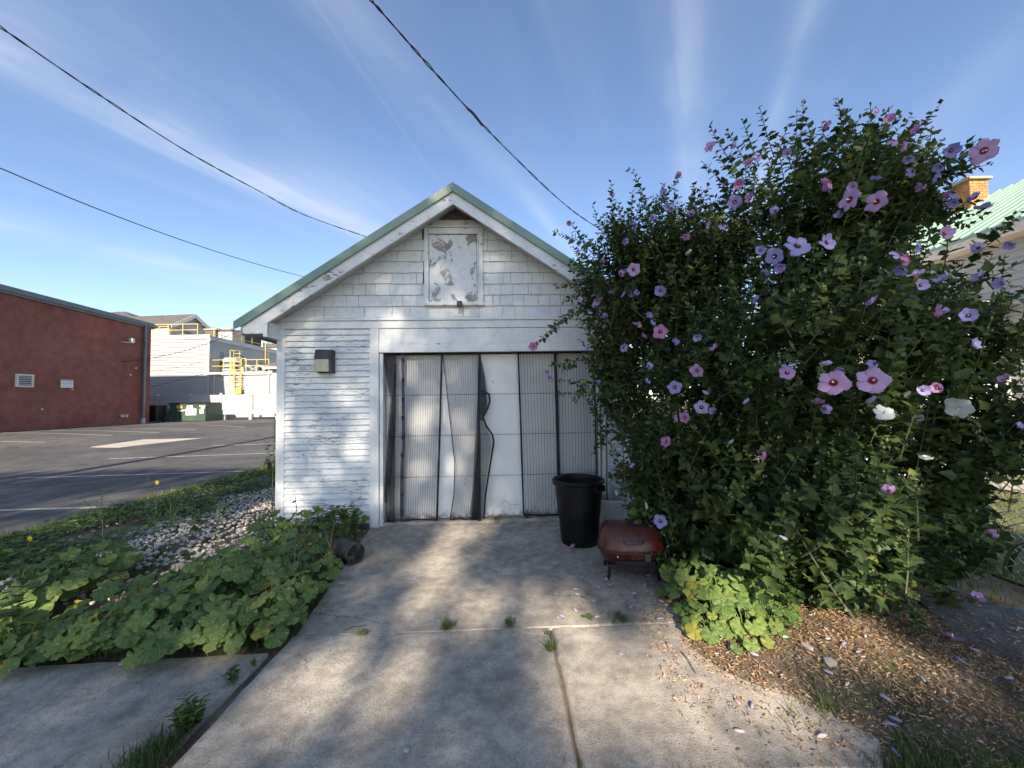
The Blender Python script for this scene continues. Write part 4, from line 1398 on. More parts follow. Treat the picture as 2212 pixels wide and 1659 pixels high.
# grey gabled house far behind, seen on its corner
HY = 47
rA, eR, eL = pY(735, 95, HY), pY(962, 305, 50), pY(330, 262, 44)
vx, vy = eR.x - eL.x, eR.y - eL.y
hb = empty('gabled_house', ((eR.x + eL.x) / 2, (eR.y + eL.y) / 2, LZ), 'tall white sided house with a grey shingle gable roof far behind the railings', 'house', math.atan2(vy, vx))
hw_ = math.hypot(vx, vy) / 2
zR, zE_ = rA.z - LZ, (eR.z + eL.z) / 2 - LZ - .2
mb = MB(); mb.prism([(-hw_ + .3, 0), (hw_ - .3, 0), (hw_ - .3, zE_ + .1), (0, zR - .15), (-hw_ + .3, zE_ + .1)], .02, 22); siding_wall(mb, (-hw_ + .3, .015), (hw_ - .3, .015), 2, zE_)
mb.build('wall', M['vinyl'], hb)
mb = MB()
zc_ = zE_
while zc_ < zR - .6:
    hwz = hw_ * (zR - zc_) / (zR - zE_) - .35
    siding_wall(mb, (-hwz, -.0), (hwz, -.0), zc_, zc_ + .24, e=.24)
    zc_ += .24
mb.build('gable_siding', M['vinyl'], hb)
mb = MB()
for s_ in (-1, 1):
    mb.prism([(0, zR), (s_ * hw_, zE_), (s_ * hw_, zE_ - .22), (0, zR - .22)], -.5, 23)
mb.build('roof', M['roof_shingle'], hb)
mb = MB()
for s_ in (-1, 1):
    mb.prism([(0, zR - .03), (s_ * hw_, zE_ - .03), (s_ * hw_, zE_ - .5), (0, zR - .5)], -.6, -.51)
mb.build('rake_board', M['white'], hb)
q = atY(*z1(915, 290), HY + 9)
h3 = empty('hip_roof_house', (q.x, HY + 9, LZ), 'peaked grey roof just showing above the red building roof edge', 'house')
zq = q.z - LZ
mb = MB(); mb.add([(-9, -5, zq - 2.6), (7, -5, zq - 2.6), (7, 5, zq - 2.6), (-9, 5, zq - 2.6), (-.6, 0, zq), (.6, 0, zq)], [(0, 1, 5, 4), (1, 2, 5), (2, 3, 4, 5), (3, 0, 4), (0, 3, 2, 1)]); mb.build('roof', M['roof_shingle'], h3)
mb = MB(); mb.box(-8, 6, -4.4, 4.4, 0, zq - 2.61); mb.build('wall', M['vinyl'], h3)
a, b = pY(1480, 510, 55), pY(1900, 560, 55)
h4 = empty('flat_roof_building', (a.x, 55, LZ), 'distant white building with a dark roof band above the receding wall', 'building')
mb = MB(); mb.box(0, 14, 0, 8, 0, b.z - LZ); mb.build('wall', M['vinyl'], h4)
mb = MB(); mb.box(-.2, 14, -.2, 8, b.z - LZ + .01, a.z - LZ); mb.build('roof', M['roof_shingle'], h4)
q0, q1 = pY(1605, 490, 54) - h4.location, pY(1655, 560, 54) - h4.location
mb = MB(); mb.box(q0.x, q1.x, -1, -.3, q1.z, q0.z); mb.build('roof_box', M['white'], h4)

# vinyl fence, guard rail, bins
FY = 30.4
zft_ = pY(1300, 1207, FY).z
fb = empty('vinyl_fence', (pY(1080, 1200, FY).x, FY, LZ), 'tall white vinyl privacy fence behind the guard rail and dumpster', 'fence')
xs_ = [pY(x, 1300, FY).x - fb.location.x for x in (-260, 195, 645, 1085, 1528, 1975, 2420)]
for i, x in enumerate(xs_):
    if i == 4: w_ = .03
    else: w_ = .075
    mb = MB(); mb.box(x - w_, x + w_, -.1 if i != 4 else -.03, .08, 0, zft_ - LZ + (.1 if i != 4 else .02)); mb.build('fence_post', M['white'] if i != 4 else M['tote_grey'], fb)
    if i + 1 < len(xs_):
        mb = MB(); a, b = x + .08, xs_[i + 1] - .08
        mb.box(a, b, -.03, .03, .12, zft_ - LZ - .22); mb.box(a, b, -.05, .05, zft_ - LZ - .22, zft_ - LZ - .04); mb.box(a, b, -.05, .05, 0.02, .12)
        mb.build('fence_panel', M['white'], fb)
a, b = pY(1718, 1258, FY - .08), pY(1775, 1298, FY - .08)
ps = empty('fence_sign', ((a.x + b.x) / 2, FY - .055, b.z), 'small white notice with a dark band on the vinyl fence', 'sign')
w_, h_ = b.x - a.x, a.z - b.z
MB().box(-w_ / 2, w_ / 2, -.015, 0, 0, h_).build('sign_board', M['sticker'], ps)
mb = MB(); mb.box(-w_ / 2 + .02, w_ / 2 - .02, -.02, -.016, h_ * .62, h_ * .95); mb.box(-w_ / 2, w_ / 2, -.02, -.016, 0, h_ * .06); mb.box(-w_ * .3, -w_ * .05, -.024, -.021, h_ * .7, h_ * .88); mb.build('sign_print', M['print'], ps)
a = pY(-100, 1440, 29.2); b = pY(2300, 1440, 29.2)
grd = empty('guard_rail', (pY(1110, 1500, 29.2).x, 29.2, LZ), 'long white steel guard rail on stubby posts along the lot edge', 'guard rail')
z0_ = pY(1300, 1492, 29.2).z - LZ; z1g = pY(1300, 1422, 29.2).z - LZ
hh_ = z1g - z0_
prof = [(0, 0), (-.05, .08), (-.08, .2), (-.02, .38), (.0, .5), (-.02, .62), (-.08, .8), (-.05, .92), (0, 1)]
xa_, xb_ = pY(300, 1440, 29.2).x - grd.location.x, b.x - grd.location.x
mb = MB(); mb.loft([[(x, y, z0_ + z * hh_) for y, z in prof] + [(.02, z0_ * 0 + 0, 0)][:0] + [(x, y + .012, z0_ + z * hh_) for y, z in prof[::-1]] for x in (xa_, xb_)]); mb.build('rail', M['guard'], grd)
for x in (640, 1110, 1480, 1850, 2200):
    xx = pY(x, 1500, 29.2).x - grd.location.x
    mb = MB(); mb.box(xx - .1, xx + .1, .02, .2, -.2, z1g + .05); mb.build('rail_post', M['offwhite'], grd)
# dumpster
DY = 27.6
a, b = pY(365, 1580, DY), pY(868, 1575, DY)
dm = empty('dumpster', (a.x, DY, LZ), 'green steel dumpster with black lids and stickers by the guard rail', 'dumpster')
w_ = b.x - a.x
h_ = pY(600, 1345, DY).z - LZ
fr_ = .15 * w_
mb = MB()
mb.prism([(.06 * w_, .03), (w_, .03), (w_, h_), (0, h_), (.0, h_ * .45)], 0, 1.5)
mb.box(.12 * w_, .135 * w_, -.05, -.002, .1, h_ * .95); mb.box(.985 * w_, w_, -.05, -.002, .1, h_ * .95)
mb.box(-.02, w_ + .02, -.06, -.003, h_ - .09, h_)
mb.box(-.1, -.004, .3, 1.2, h_ * .42, h_ * .62)
mb.build('bin_body', M['dumpster'], dm)
for k in range(2):
    mb = MB()
    x0_, x1_ = -.05 + k * (w_ / 2 + .03), -.05 + (k + 1) * (w_ / 2 + .03) - .02
    mb.box(x0_, x1_, -.08, 1.5, h_ + .002, h_ + .05)
    n_ = 5
    for j in range(n_):
        xx = x0_ + (x1_ - x0_) * (j + .2) / n_
        mb.box(xx, xx + (x1_ - x0_) * .5 / n_, -.09, 1.5, h_ + .05, h_ + .10)
    mb.build('bin_lid', M['black'], dm)
for x0_, x1_, y0_, y1_, mt in ((460, 535, 1360, 1405, 'sticker_y'), (600, 682, 1360, 1415, 'sticker'), (586, 730, 1412, 1498, 'sticker'), (776, 868, 1357, 1380, 'sticker'), (798, 845, 1385, 1408, 'sticker'), (778, 830, 1415, 1475, 'sticker')):
    a2, b2 = pY(x0_, y0_, DY - .03) - dm.location, pY(x1_, y1_, DY - .03) - dm.location
    MB().box(a2.x, b2.x, -.012, -.002, b2.z, a2.z).build('sticker', M[mt], dm)
mb = MB()
def bars(x0_, x1_, y0_, y1_, n_, dep=-.018):
    for k in range(n_):
        if R.random() < .2: continue
        a2 = pY(x0_ + (x1_ - x0_) * k / n_, y0_, DY - .03) - dm.location; b2 = pY(x0_ + (x1_ - x0_) * (k + .75) / n_, y1_, DY - .03) - dm.location
        mb.box(a2.x, b2.x, dep, -.0125, b2.z, a2.z)
bars(606, 710, 1437, 1452, 9); bars(610, 705, 1456, 1462, 14); bars(785, 862, 1364, 1372, 8); bars(465, 530, 1378, 1388, 8)
mb.build('sticker_print', M['print'], dm)
mb = MB(); bars(612, 672, 1375, 1400, 3); bars(785, 824, 1432, 1456, 4); mb.build('sticker_print', M['print_red'], dm)
# scribbled graffiti in white
mb = MB()
P_ = []
for i in range(46):
    t = i / 45
    q = pY(482 + 98 * t + 7 * math.sin(i * 2.2), 1435 + 17 * math.sin(i * 1.7) * (.4 + .6 * math.sin(i * .9) ** 2), DY - .03) - dm.location
    P_.append((q.x, -.014, q.z))
mb.tube(P_, .014, 4); mb.build('graffiti', M['sticker'], dm)
# wheeled bin
a, b = pY(100, 1575, 27.0), pY(255, 1575, 27.0)
wbn = empty('wheeled_bin', ((a.x + b.x) / 2, 27.0, LZ), 'black wheeled refuse bin tucked behind the red building corner', 'bin')
w_ = (b.x - a.x) / 2; h_ = pY(200, 1372, 27.0).z - LZ
mb = MB(); mb.loft([superellipse(w_ * .85, .36, 7, .08, 28), superellipse(w_ * 1.02, .45, 7, h_, 28)]); mb.build('bin_body', M['black'], wbn)
mb = MB(); mb.loft([superellipse(w_ * 1.15, .5, 7, h_ + .004, 28, .06), superellipse(w_ * 1.15, .5, 7, h_ + .06, 28, .06), superellipse(w_ * .9, .36, 5, h_ + .12, 28, .06)]); mb.build('bin_lid', M['grill_dark'], wbn)
for s_ in (-.25, .25):
    mb = MB(); mb.tube([(w_ * .7, s_, .11), (w_ * .7, s_ + .06, .11)], .11, 16); mb.build('wheel', M['dark'], wbn)
ife = empty('iron_fence', (pY(250, 1520, 29).x, 29, LZ), 'short black iron picket fence between the bin and the dumpster', 'fence')
xw_ = pY(370, 1520, 29).x - ife.location.x; h_ = pY(300, 1415, 29).z - LZ
for k in range(9):
    mb = MB(); mb.tube([(xw_ * k / 8, 0, 0), (xw_ * k / 8, 0, h_)], .022, 5); mb.build('picket', M['black'], ife)
for z in (.12, h_ * .93):
    mb = MB(); mb.tube([(0, 0, z), (xw_, 0, z)], .025, 5); mb.build('fence_rail', M['black'], ife)

# ------------------------------------------------------------------ house on the right
HX = 9.3
rh = empty('neighbour_house', (HX, 9.0, 0), 'white house with a mint green standing seam metal roof and brick chimney', 'house')
zeave = atX(2130, 498, 9.0).z
ridgeX = 12.2
zrid = atX(2182, 401.6, ridgeX).z
mb = MB(); mb.box(0, 6.6, -4.5, 5.5, -.1, zeave - .12)
siding_wall(mb, (0, 5.5), (0, -4.5), .3, zeave - .2, e=.13, out=.03)
siding_wall(mb, (0, -4.5), (6.6, -4.5), .3, zeave - .2, e=.13, out=.03)
mb.build('wall', M['vinyl'], rh)
mb = MB()
ys0, ys1 = -5.0, 6.0
ov = -.35
for sgn in (1,):
    pe, pr = (ov, zeave), (ridgeX - HX, zrid)
    mb.prism([(pe[0], pe[1]), (pr[0], pr[1]), (pr[0], pr[1] - .06), (pe[0], pe[1] - .06)], ys0, ys1)
    mb.prism([(2 * pr[0] - pe[0], pe[1]), (pr[0], pr[1]), (pr[0], pr[1] - .06), (2 * pr[0] - pe[0], pe[1] - .06)], ys0, ys1)
mb.build('roof', M['mint_metal'], rh)
for k in range(48):
    y = ys0 + .1 + k * .228
    mb = MB()
    dx, dz = pr[0] - pe[0], pr[1] - pe[1]
    ln = math.hypot(dx, dz); nx_, nz_ = -dz / ln * .03, dx / ln * .03
    mb.prism([(pe[0], pe[1]), (pr[0], pr[1]), (pr[0] + nx_, pr[1] + nz_), (pe[0] + nx_, pe[1] + nz_)], y, y + .035)
    mb.build('roof_rib', M['mint_metal'], rh)
mb = MB(); mb.box(ov + .0, ov + .04, ys0, ys1, zeave - .24, zeave - .062); mb.box(ov + .041, .0, ys0, ys1, zeave - .24, zeave - .2); mb.build('eave_fascia', M['cream'], rh)
# chimney of separate bricks
ca = atX(2097, 418, ridgeX - .35)
cY = ca.y
chx, chy = .46, .42
z0c, z1c = zrid - .5, atX(2125, 384, ridgeX - .35).z
ch = MB().box(ridgeX - .62 - HX + .012, ridgeX - .62 - HX + chx - .012, cY - 9 - chy / 2 + .012, cY - 9 + chy / 2 - .012, z0c, z1c).build('chimney', M['mortar'], rh)
bx0, by0 = ridgeX - .62 - HX, cY - 9 - chy / 2
bh = .067
nr = int((z1c - z0c) / bh)
bl = {}
for r in range(nr):
    z = z0c + r * bh
    off = (r % 2) * .5
    for side in range(4):
        length = chx if side % 2 == 0 else chy
        n_ = 3
        for k in range(-1, n_ + 1):
            a, b = (k + off) * length / n_ + .005, (k + 1 + off) * length / n_ - .005
            a, b = max(a, 0), min(b, length)
            if b - a < .03: continue
            j = R.uniform(-.002, .003)
            if side == 0: q = (bx0 + a, bx0 + b, by0 - j, by0 + .03)
            elif side == 2: q = (bx0 + a, bx0 + b, by0 + chy - .03, by0 + chy + j)
            elif side == 1: q = (bx0 + chx - .03, bx0 + chx + j, by0 + a, by0 + b)
            else: q = (bx0 - j, bx0 + .03, by0 + a, by0 + b)
            if side in (0, 3) and z > z0c + .25:
                MB().box(*q, z + .004, z + bh - .004).build('brick', M['brick'], ch)
            elif side in (0, 3) or True:
                bl.setdefault('m', MB()).box(*q, z + .004, z + bh - .004)
if 'm' in bl: tag(bl['m'].build('brick_courses', M['brick'], ch), kind='stuff')
mb = MB(); mb.box(bx0 - .06, bx0 + chx + .06, by0 - .06, by0 + chy + .06, z1c + .002, z1c + .06); mb.build('chimney_cap', M['mortar'], ch)
mb = MB(); mb.box(bx0 + .12, bx0 + chx - .12, by0 + .14, by0 + chy - .14, z1c + .062, z1c + .17); mb.build('flue', M['brick'], ch)
# enclosed porch facing the yard
pc = empty('porch_annex', (8.0, 7.2, 0), 'bright white sided enclosed porch seen through gaps in the flowering shrubs', 'building')
mb = MB(); mb.box(-1.6, 1.28, .02, 1.8, 0, 3.1); siding_wall(mb, (-1.6, .02), (1.28, .02), .3, 3.05, e=.13, out=.03); siding_wall(mb, (-1.6, 1.8), (-1.6, .02), .3, 3.05, e=.13, out=.03); mb.build('wall', M['vinyl'], pc)
mb = MB(); mb.add([(-1.8, -.25, 3.12), (1.28, -.25, 3.12), (1.28, 1.8, 3.5), (-1.8, 1.8, 3.5), (-1.8, -.25, 3.18), (1.28, -.25, 3.18), (1.28, 1.8, 3.56), (-1.8, 1.8, 3.56)], [(0, 3, 2, 1), (4, 5, 6, 7), (0, 1, 5, 4), (1, 2, 6, 5), (2, 3, 7, 6), (3, 0, 4, 7)]); mb.build('roof', M['cream'], pc)
for x_ in (-1.66, 1.18): MB().box(x_, x_ + .1, -.04, .0, 0, 3.1).build('corner_board', M['white'], pc)

# chain link fence
fx = 3.92
cf = empty('chain_link_fence', (fx, 2.2, 0), 'old chain link fence with bent wires beyond the flowering shrubs', 'fence')
LNG, pit, HF = 8.0, .075, 1.15
V = MB()
nw = int(LNG / pit)
for k in range(nw):
    pts = []
    n_ = int(HF / (pit * 1.35 / 2))
    ph = k % 2
    for j in range(n_ + 1):
        z = .03 + j * pit * 1.35 / 2
        yy_ = k * pit + (pit / 2 if (j % 2) else -pit / 2)
        bulge = .10 * math.exp(-((yy_ - 1.0) / .8) ** 2) * math.exp(-((z - .25) / .3) ** 2)
        pts.append((bulge + .004 * (1 if j % 2 else -1) + R.uniform(-.002, .002), yy_, z))
    V.tube(pts, .0042, 4, False)
tag(V.build('wire_mesh', M['galv'], cf), kind='stuff')
for y in (.0, 2.6, 5.2, 7.9):
    mb = MB(); mb.tube([(.03, y, 0), (.03, y, HF + .08)], .026, 10); mb.build('fence_post', M['galv'], cf)
mb = MB(); mb.tube([(.03, 0, HF + .04), (.03, 7.9, HF + .04)], .019, 8); mb.build('top_rail', M['galv'], cf)

# ------------------------------------------------------------------ overhead wires
def wire(label, pts, r, strands=1, splice=None, ends=None):
    P_ = [atY(u, v, Y) for u, v, Y in pts]
    # smooth through the points
    Q = []
    for i in range(len(P_) - 1):
        p0, p1, p2, p3 = P_[max(i - 1, 0)], P_[i], P_[i + 1], P_[min(i + 2, len(P_) - 1)]
        for k in range(14):
            t = k / 14
            Q.append(.5 * ((2 * p1) + (p2 - p0) * t + (2 * p0 - 5 * p1 + 4 * p2 - p3) * t * t + (3 * p1 - p0 - 3 * p2 + p3) * t ** 3))
    Q.append(P_[-1])
    lead = 0
    if ends:
        a, b = Vector(ends[0]), Vector(ends[1])
        lead = 8
        Q = [a.lerp(Q[0], i / 8) - Vector((0, 0, .25 * math.sin(math.pi * i / 8))) for i in range(8)] + Q + [Q[-1].lerp(b, i / 12) - Vector((0, 0, .3 * math.sin(math.pi * i / 12))) for i in range(1, 13)]
    mb = MB()
    for s_ in range(strands):
        if strands == 1: mb.tube(Q, r, 6)
        else:
            mb.tube([q + Vector((math.cos(i * .9 + s_ * math.pi), 0, math.sin(i * .9 + s_ * math.pi))) * r * (1.0 + .7 * math.sin(i * .37)) for i, q in enumerate(Q)], r, 6)
    if splice: mb.tube([Q[i] + Vector((0, 0, .02 * math.sin(i))) for i in range(splice[0] + lead, splice[1] + lead)], r * 2.6, 6)
    tag(mb.build('overhead_wire', M['wire']), label, 'wire', 'overhead service wires')


wire('twisted black service wire crossing the sky down to the garage roof slope', [(-60, 15, 6.2), (0, 58, 6.6), (200, 195, 8), (400, 325, 10), (560, 413, 12.4), (660, 465, 14.6), (793, 512, 18), (870, 538, 21)], .0105, 2, None, ((-10.9, -3.5, 11.9), (-.6, 41, 13.2)))
wire('black wire with a taped splice running down behind the flowering shrub', [(785, -20, 5), (802, 0, 5.1), (900, 112, 6), (1010, 234, 7.4), (1100, 328, 9), (1200, 424, 11.5), (1262, 473, 13.5), (1340, 522, 17)], .0105, 2, (42, 48), ((-10.5, -3.5, 11.8), (13.2, 30, 10.8)))
wire('thin lower wire running from the sky edge to the garage eave', [(-50, 345, 8), (0, 363, 8.4), (200, 447, 10), (400, 521, 13), (560, 572, 16.5), (662, 599, 19.5), (760, 622, 23)], .013, 1, None, ((-10.9, -3.5, 10.9), (-.6, 41, 11.8)))
wire('wire crossing in front of the white building up to its roof unit', [z5(-300, 760) + (24,), z5(120, 705) + (26,), z5(500, 625) + (28,), z5(900, 500) + (30,), z5(1330, 335) + (34,)], .02)
wire('faint wire sloping across the middle of the white wall', [z5(-300, 960) + (25,), z5(120, 892) + (27,), z5(500, 825) + (28.5,), z5(880, 742) + (30.5,), z5(1490, 562) + (36,)], .012)
wire('short low wire rising over the fence to the lower roof edge', [z5(-200, 1180) + (28,), z5(310, 1056) + (29.5,), z5(600, 985) + (30.5,), z5(862, 918) + (31.7,)], .016)

# utility pole and shade trees that stand behind the photographer
up_ = empty('utility_pole', (-10.9, -3.5, 0), 'tall wooden utility pole whose shadow lies along the parking lot', 'utility pole')
mb = MB(); mb.tube([(0, 0, -.2), (0, 0, 12.6)], [.17, .12], 12); mb.build('pole', M['bark'], up_, True)
mb = MB(); mb.box(-1.2, 1.2, -.06, .06, 11.6, 11.75); mb.build('crossarm', M['bark'], up_)
for (x_, y_, h_, lab) in ((-.6, 41.1, 13.6, 'utility pole hidden behind the garage that carries the wires on'), (13.2, 30.1, 11.2, 'utility pole beyond the flowering shrubs that takes the spliced wire')):
    u2 = empty('utility_pole', (x_, y_, lot_z(x_, y_) if x_ < -6 else -.03), lab, 'utility pole')
    mb = MB(); mb.tube([(0, 0, -.2), (0, 0, h_)], [.16, .11], 12); mb.build('pole', M['bark'], u2, True)
    mb = MB(); mb.box(-1, 1, -.18, -.12, h_ - .9, h_ - .75); mb.build('crossarm', M['bark'], u2)

# ------------------------------------------------------------------ plants: leaf batches
def leaf_template(kind):
    """flat outline folded along the midrib; x across, y along, z up; two polygons"""
    if kind == 'hib':
        h = [(.0, 0), (.13, .07), (.25, .22), (.43, .40), (.30, .45), (.33, .58), (.20, .63), (.17, .80), (0, 1.0)]
    elif kind == 'oval':
        h = [(0, 0), (.2, .2), (.3, .45), (.2, .75), (0, 1)]
    elif kind == 'tree':
        h = [(0, 0), (.38, .35), (.30, .7), (0, 1)]
    mid = [(0, 0), (0, .5), (0, 1)]
    V = []
    rt = [(x, y, .22 * x + .05 * math.sin(y * 9) * x * 3 - .16 * y * y) for x, y in h]
    lf = [(-x, y, .22 * x + .05 * math.sin(y * 9 + 1) * x * 3 - .16 * y * y) for x, y in h]
    V = rt + lf[1:-1]
    n = len(rt)
    right = list(range(n))
    left = [0] + list(range(n, n + len(lf) - 2)) + [n - 1]
    return np.array(V, float), [right, left[::-1]]


def batch(name, tmpl, pos, ax, nrm, size, tint, mat_, parent=None, width=None):
    """many copies of a template: ax = leaf direction, nrm = face normal"""
    TV, TF = tmpl
    N = len(pos)
    ax = ax / np.linalg.norm(ax, axis=1, keepdims=True)
    nrm = nrm - (nrm * ax).sum(1, keepdims=True) * ax
    nrm = nrm / (np.linalg.norm(nrm, axis=1, keepdims=True) + 1e-9)
    sd = np.cross(ax, nrm)
    size = np.asarray(size)[:, None, None]
    w = size if width is None else np.asarray(width)[:, None, None]
    V = pos[:, None, :] + TV[None, :, 0:1] * sd[:, None, :] * w + TV[None, :, 1:2] * ax[:, None, :] * size + TV[None, :, 2:3] * nrm[:, None, :] * size
    k = len(TV)
    lp, sz = [], []
    base = (np.arange(N) * k)[:, None]
    fl = np.concatenate([np.array(f) for f in TF])
    loops = (base + fl[None, :]).ravel()
    sizes = np.tile(np.array([len(f) for f in TF]), N)
    me = mesh_np(name, V.reshape(-1, 3), loops, sizes, tint=np.repeat(tint, len(TF)))
    me.materials.append(mat_)
    return link(name, me, parent)


HIB, OVAL, TREE = leaf_template('hib'), leaf_template('oval'), leaf_template('tree')
BLADE = (np.array([(-.5, 0, 0), (.5, 0, 0), (.38, .4, .03), (-.38, .4, .03), (.22, .75, -.03), (-.22, .75, -.03), (0, 1, -.16)], float), [[0, 1, 2, 3], [3, 2, 4, 5], [5, 4, 6]])
CURL = (np.array([(-.3, -.5, .10), (.25, -.5, .05), (.7, 0, .0), (0, 0, .2), (-.1, .5, .12), (.3, .45, .0)], float), [[0, 1, 2, 3], [3, 2, 5, 4]])


def unit(v): return v / (np.linalg.norm(v, axis=-1, keepdims=True) + 1e-9)


# ------------------------------------------------------------------ rose of sharon shrubs
def blob(u, v, Y, ru, rv, ry):
    p = atY(u, v, Y)
    return (np.array(p), np.array((ru * Y / F, ry, rv * Y / F)))


SHRUBS = [
    dict(label='blue violet flowered rose of sharon shrub growing against the garage corner', base=[G(1480, 1215), G(1560, 1225), G(1440, 1190)], n=1150, leaf=.060,
         blobs=[blob(1335, 600, 3.9, 112, 165, .55), blob(1400, 520, 3.8, 120, 120, .5), blob(1500, 540, 3.4, 110, 140, .55), blob(1470, 590, 3.6, 135, 180, .7), blob(1500, 820, 3.3, 180, 200, .8), blob(1400, 970, 3.5, 95, 130, .45), blob(1310, 770, 3.9, 75, 130, .4), blob(1480, 1130, 3.3, 110, 110, .4)],
         leaders=[(1195, 500, 3.9), (1232, 478, 3.9), (1320, 392, 3.8), (1366, 368, 3.7), (1392, 430, 3.7), (1470, 376, 3.6), (1440, 410, 3.6), (1152, 746, 3.8), (1200, 620, 3.8), (1196, 706, 3.9), (1240, 868, 3.7), (1215, 800, 3.8), (1182, 815, 3.75), (1190, 790, 3.75), (1204, 850, 3.7), (1280, 440, 3.8), (1500, 395, 3.5), (1232, 560, 3.8), (1215, 650, 3.9), (1290, 900, 3.6)]),
    dict(label='tallest pink flowered rose of sharon shrub in the middle of the thicket', base=[G(1680, 1270), G(1760, 1275), G(1620, 1262), G(1840, 1268)], n=1080, leaf=.064,
         blobs=[blob(1690, 470, 3.0, 170, 175, .8), blob(1840, 410, 2.9, 170, 150, .8), blob(1930, 430, 2.7, 85, 110, .5), blob(1730, 720, 2.6, 250, 220, .85), blob(1870, 690, 2.6, 120, 190, .7), blob(1690, 1010, 2.65, 220, 180, .7), blob(1790, 1170, 2.85, 190, 120, .6), blob(1570, 1140, 3.1, 110, 120, .5)],
         leaders=[(1532, 268, 2.9), (1545, 330, 2.9), (1602, 255, 2.9), (1640, 228, 2.9), (1570, 280, 2.9), (1736, 213, 2.8), (1722, 235, 2.8), (1810, 210, 2.8), (1775, 262, 2.8), (1832, 235, 2.8), (1880, 224, 2.7), (1920, 230, 2.7), (2034, 222, 2.6), (2010, 250, 2.6), (1985, 268, 2.6), (1960, 290, 2.6), (2040, 300, 2.5), (2085, 330, 2.4), (2100, 322, 2.3), (2130, 332, 2.3), (2156, 312, 2.32), (2146, 352, 2.3), (2118, 300, 2.32), (2114, 350, 2.3), (2095, 372, 2.4), (2070, 372, 2.4), (2128, 466, 2.35), (2108, 436, 2.4), (2085, 452, 2.4), (2060, 430, 2.4), (2098, 486, 2.4), (2045, 474, 2.5), (2052, 515, 2.5), (2030, 440, 2.5), (1690, 290, 2.9), (1518, 350, 3.0)]),
    dict(label='white and lilac flowered rose of sharon shrub leaning over the chain link fence', base=[G(1950, 1268), G(2010, 1250), G(2060, 1240)], n=340, leaf=.062,
         blobs=[blob(2000, 640, 2.7, 90, 130, .5), blob(2020, 880, 2.65, 150, 120, .6), blob(1970, 1100, 2.8, 105, 150, .5), blob(2170, 660, 2.4, 90, 80, .4), blob(2150, 850, 2.45, 110, 70, .4), blob(2080, 740, 2.6, 90, 60, .4)],
         leaders=[(2130, 545, 2.4), (2190, 480, 2.3), (2205, 455, 2.3), (2160, 560, 2.3), (2215, 560, 2.2), (2190, 900, 2.3), (2200, 1000, 2.3), (2110, 600, 2.5), (2205, 760, 2.2), (2185, 640, 2.3)]),
]


def petal_mesh(name, open_, wave, closed=False):
    mb = MB()
    nu, nv = 6, 5
    for k in range(5):
        a0 = 2 * math.pi * k / 5
        grid = []
        for j in range(nv + 1):
            t = j / nv
            r = .08 + .92 * t
            wdt = (.09 + .41 * math.sin(min(1, t * 1.1) * math.pi * .55)) * (1 - .45 * (max(0, t - .70) / .30) ** 1.6) * (1 + .10 * math.sin(k * 2.7))
            row = []
            for i in range(nu + 1):
                s_ = i / nu * 2 - 1
                x = r * (1 - .13 * s_ * s_ * t + .035 * math.cos(s_ * 7 + k) * t) * (1 + .07 * math.sin(k * 3.9))
                y = wdt * s_
                z = (1 - open_) * 1.1 * t - .16 * open_ * t * t + .08 * (1 - s_ * s_) * t + wave * math.sin(3.1 * s_ * math.pi + k * 1.3) * t * t + .13 * s_ * t + .10 * math.sin(k * 2.1 + 1) * t * t
                f = math.cos((1 - open_) * 1.15)
                x *= (f * .9 + .1) if not closed else .3
                if closed: y *= .45
                row.append((x * math.cos(a0) - y * math.sin(a0), x * math.sin(a0) + y * math.cos(a0), z))
            grid.append(row)
        vs = [p for r_ in grid for p in r_]
        fs = [(j * (nu + 1) + i, j * (nu + 1) + i + 1, (j + 1) * (nu + 1) + i + 1, (j + 1) * (nu + 1) + i) for j in range(nv) for i in range(nu)]
        mb.add(vs, fs)
    me = bpy.data.meshes.new(name)
    me.from_pydata(mb.v, [], mb.f)
    me.polygons.foreach_set('use_smooth', [True] * len(me.polygons))
    me.update()
    return me


PETALS = {}
for cn in ('pink', 'violet', 'magenta', 'white'):
    for kind, op, wv in (('o', .86, .055), ('p', .70, .07), ('s', .46, .08)):
        me = petal_mesh('flower', op, wv)
        me.materials.append(M['petal_' + cn])
        PETALS[cn, kind] = me
mb = MB(); mb.loft([[(r * math.cos(t), r * math.sin(t), z) for t in [2 * math.pi * j / 9 for j in range(9)]] for r, z in ((.03, 0), (.05, .1), (.085, .2), (.10, .34), (.085, .46), (.03, .54))])
st_o = mb.build('stamen', M['stamen'], None, True)
STAMEN = st_o.data
bpy.data.objects.remove(st_o)
mb = MB(); mb.loft([[(r * (1 + .18 * math.sin(3 * t + z * 9)) * math.cos(t), r * (1 + .18 * math.sin(3 * t + z * 9)) * math.sin(t), z) for t in [2 * math.pi * j / 10 for j in range(10)]] for r, z in ((.05, 0), (.15, .12), (.2, .4), (.22, .7), (.13, .92), (.03, 1.0))])
rl_o = mb.build('rolled', [M['rolled']], None, True); ROLL1 = rl_o.data; bpy.data.objects.remove(rl_o)
ROLL2 = ROLL1.copy(); ROLL2.materials.clear(); ROLL2.materials.append(M['rolled_pale'])

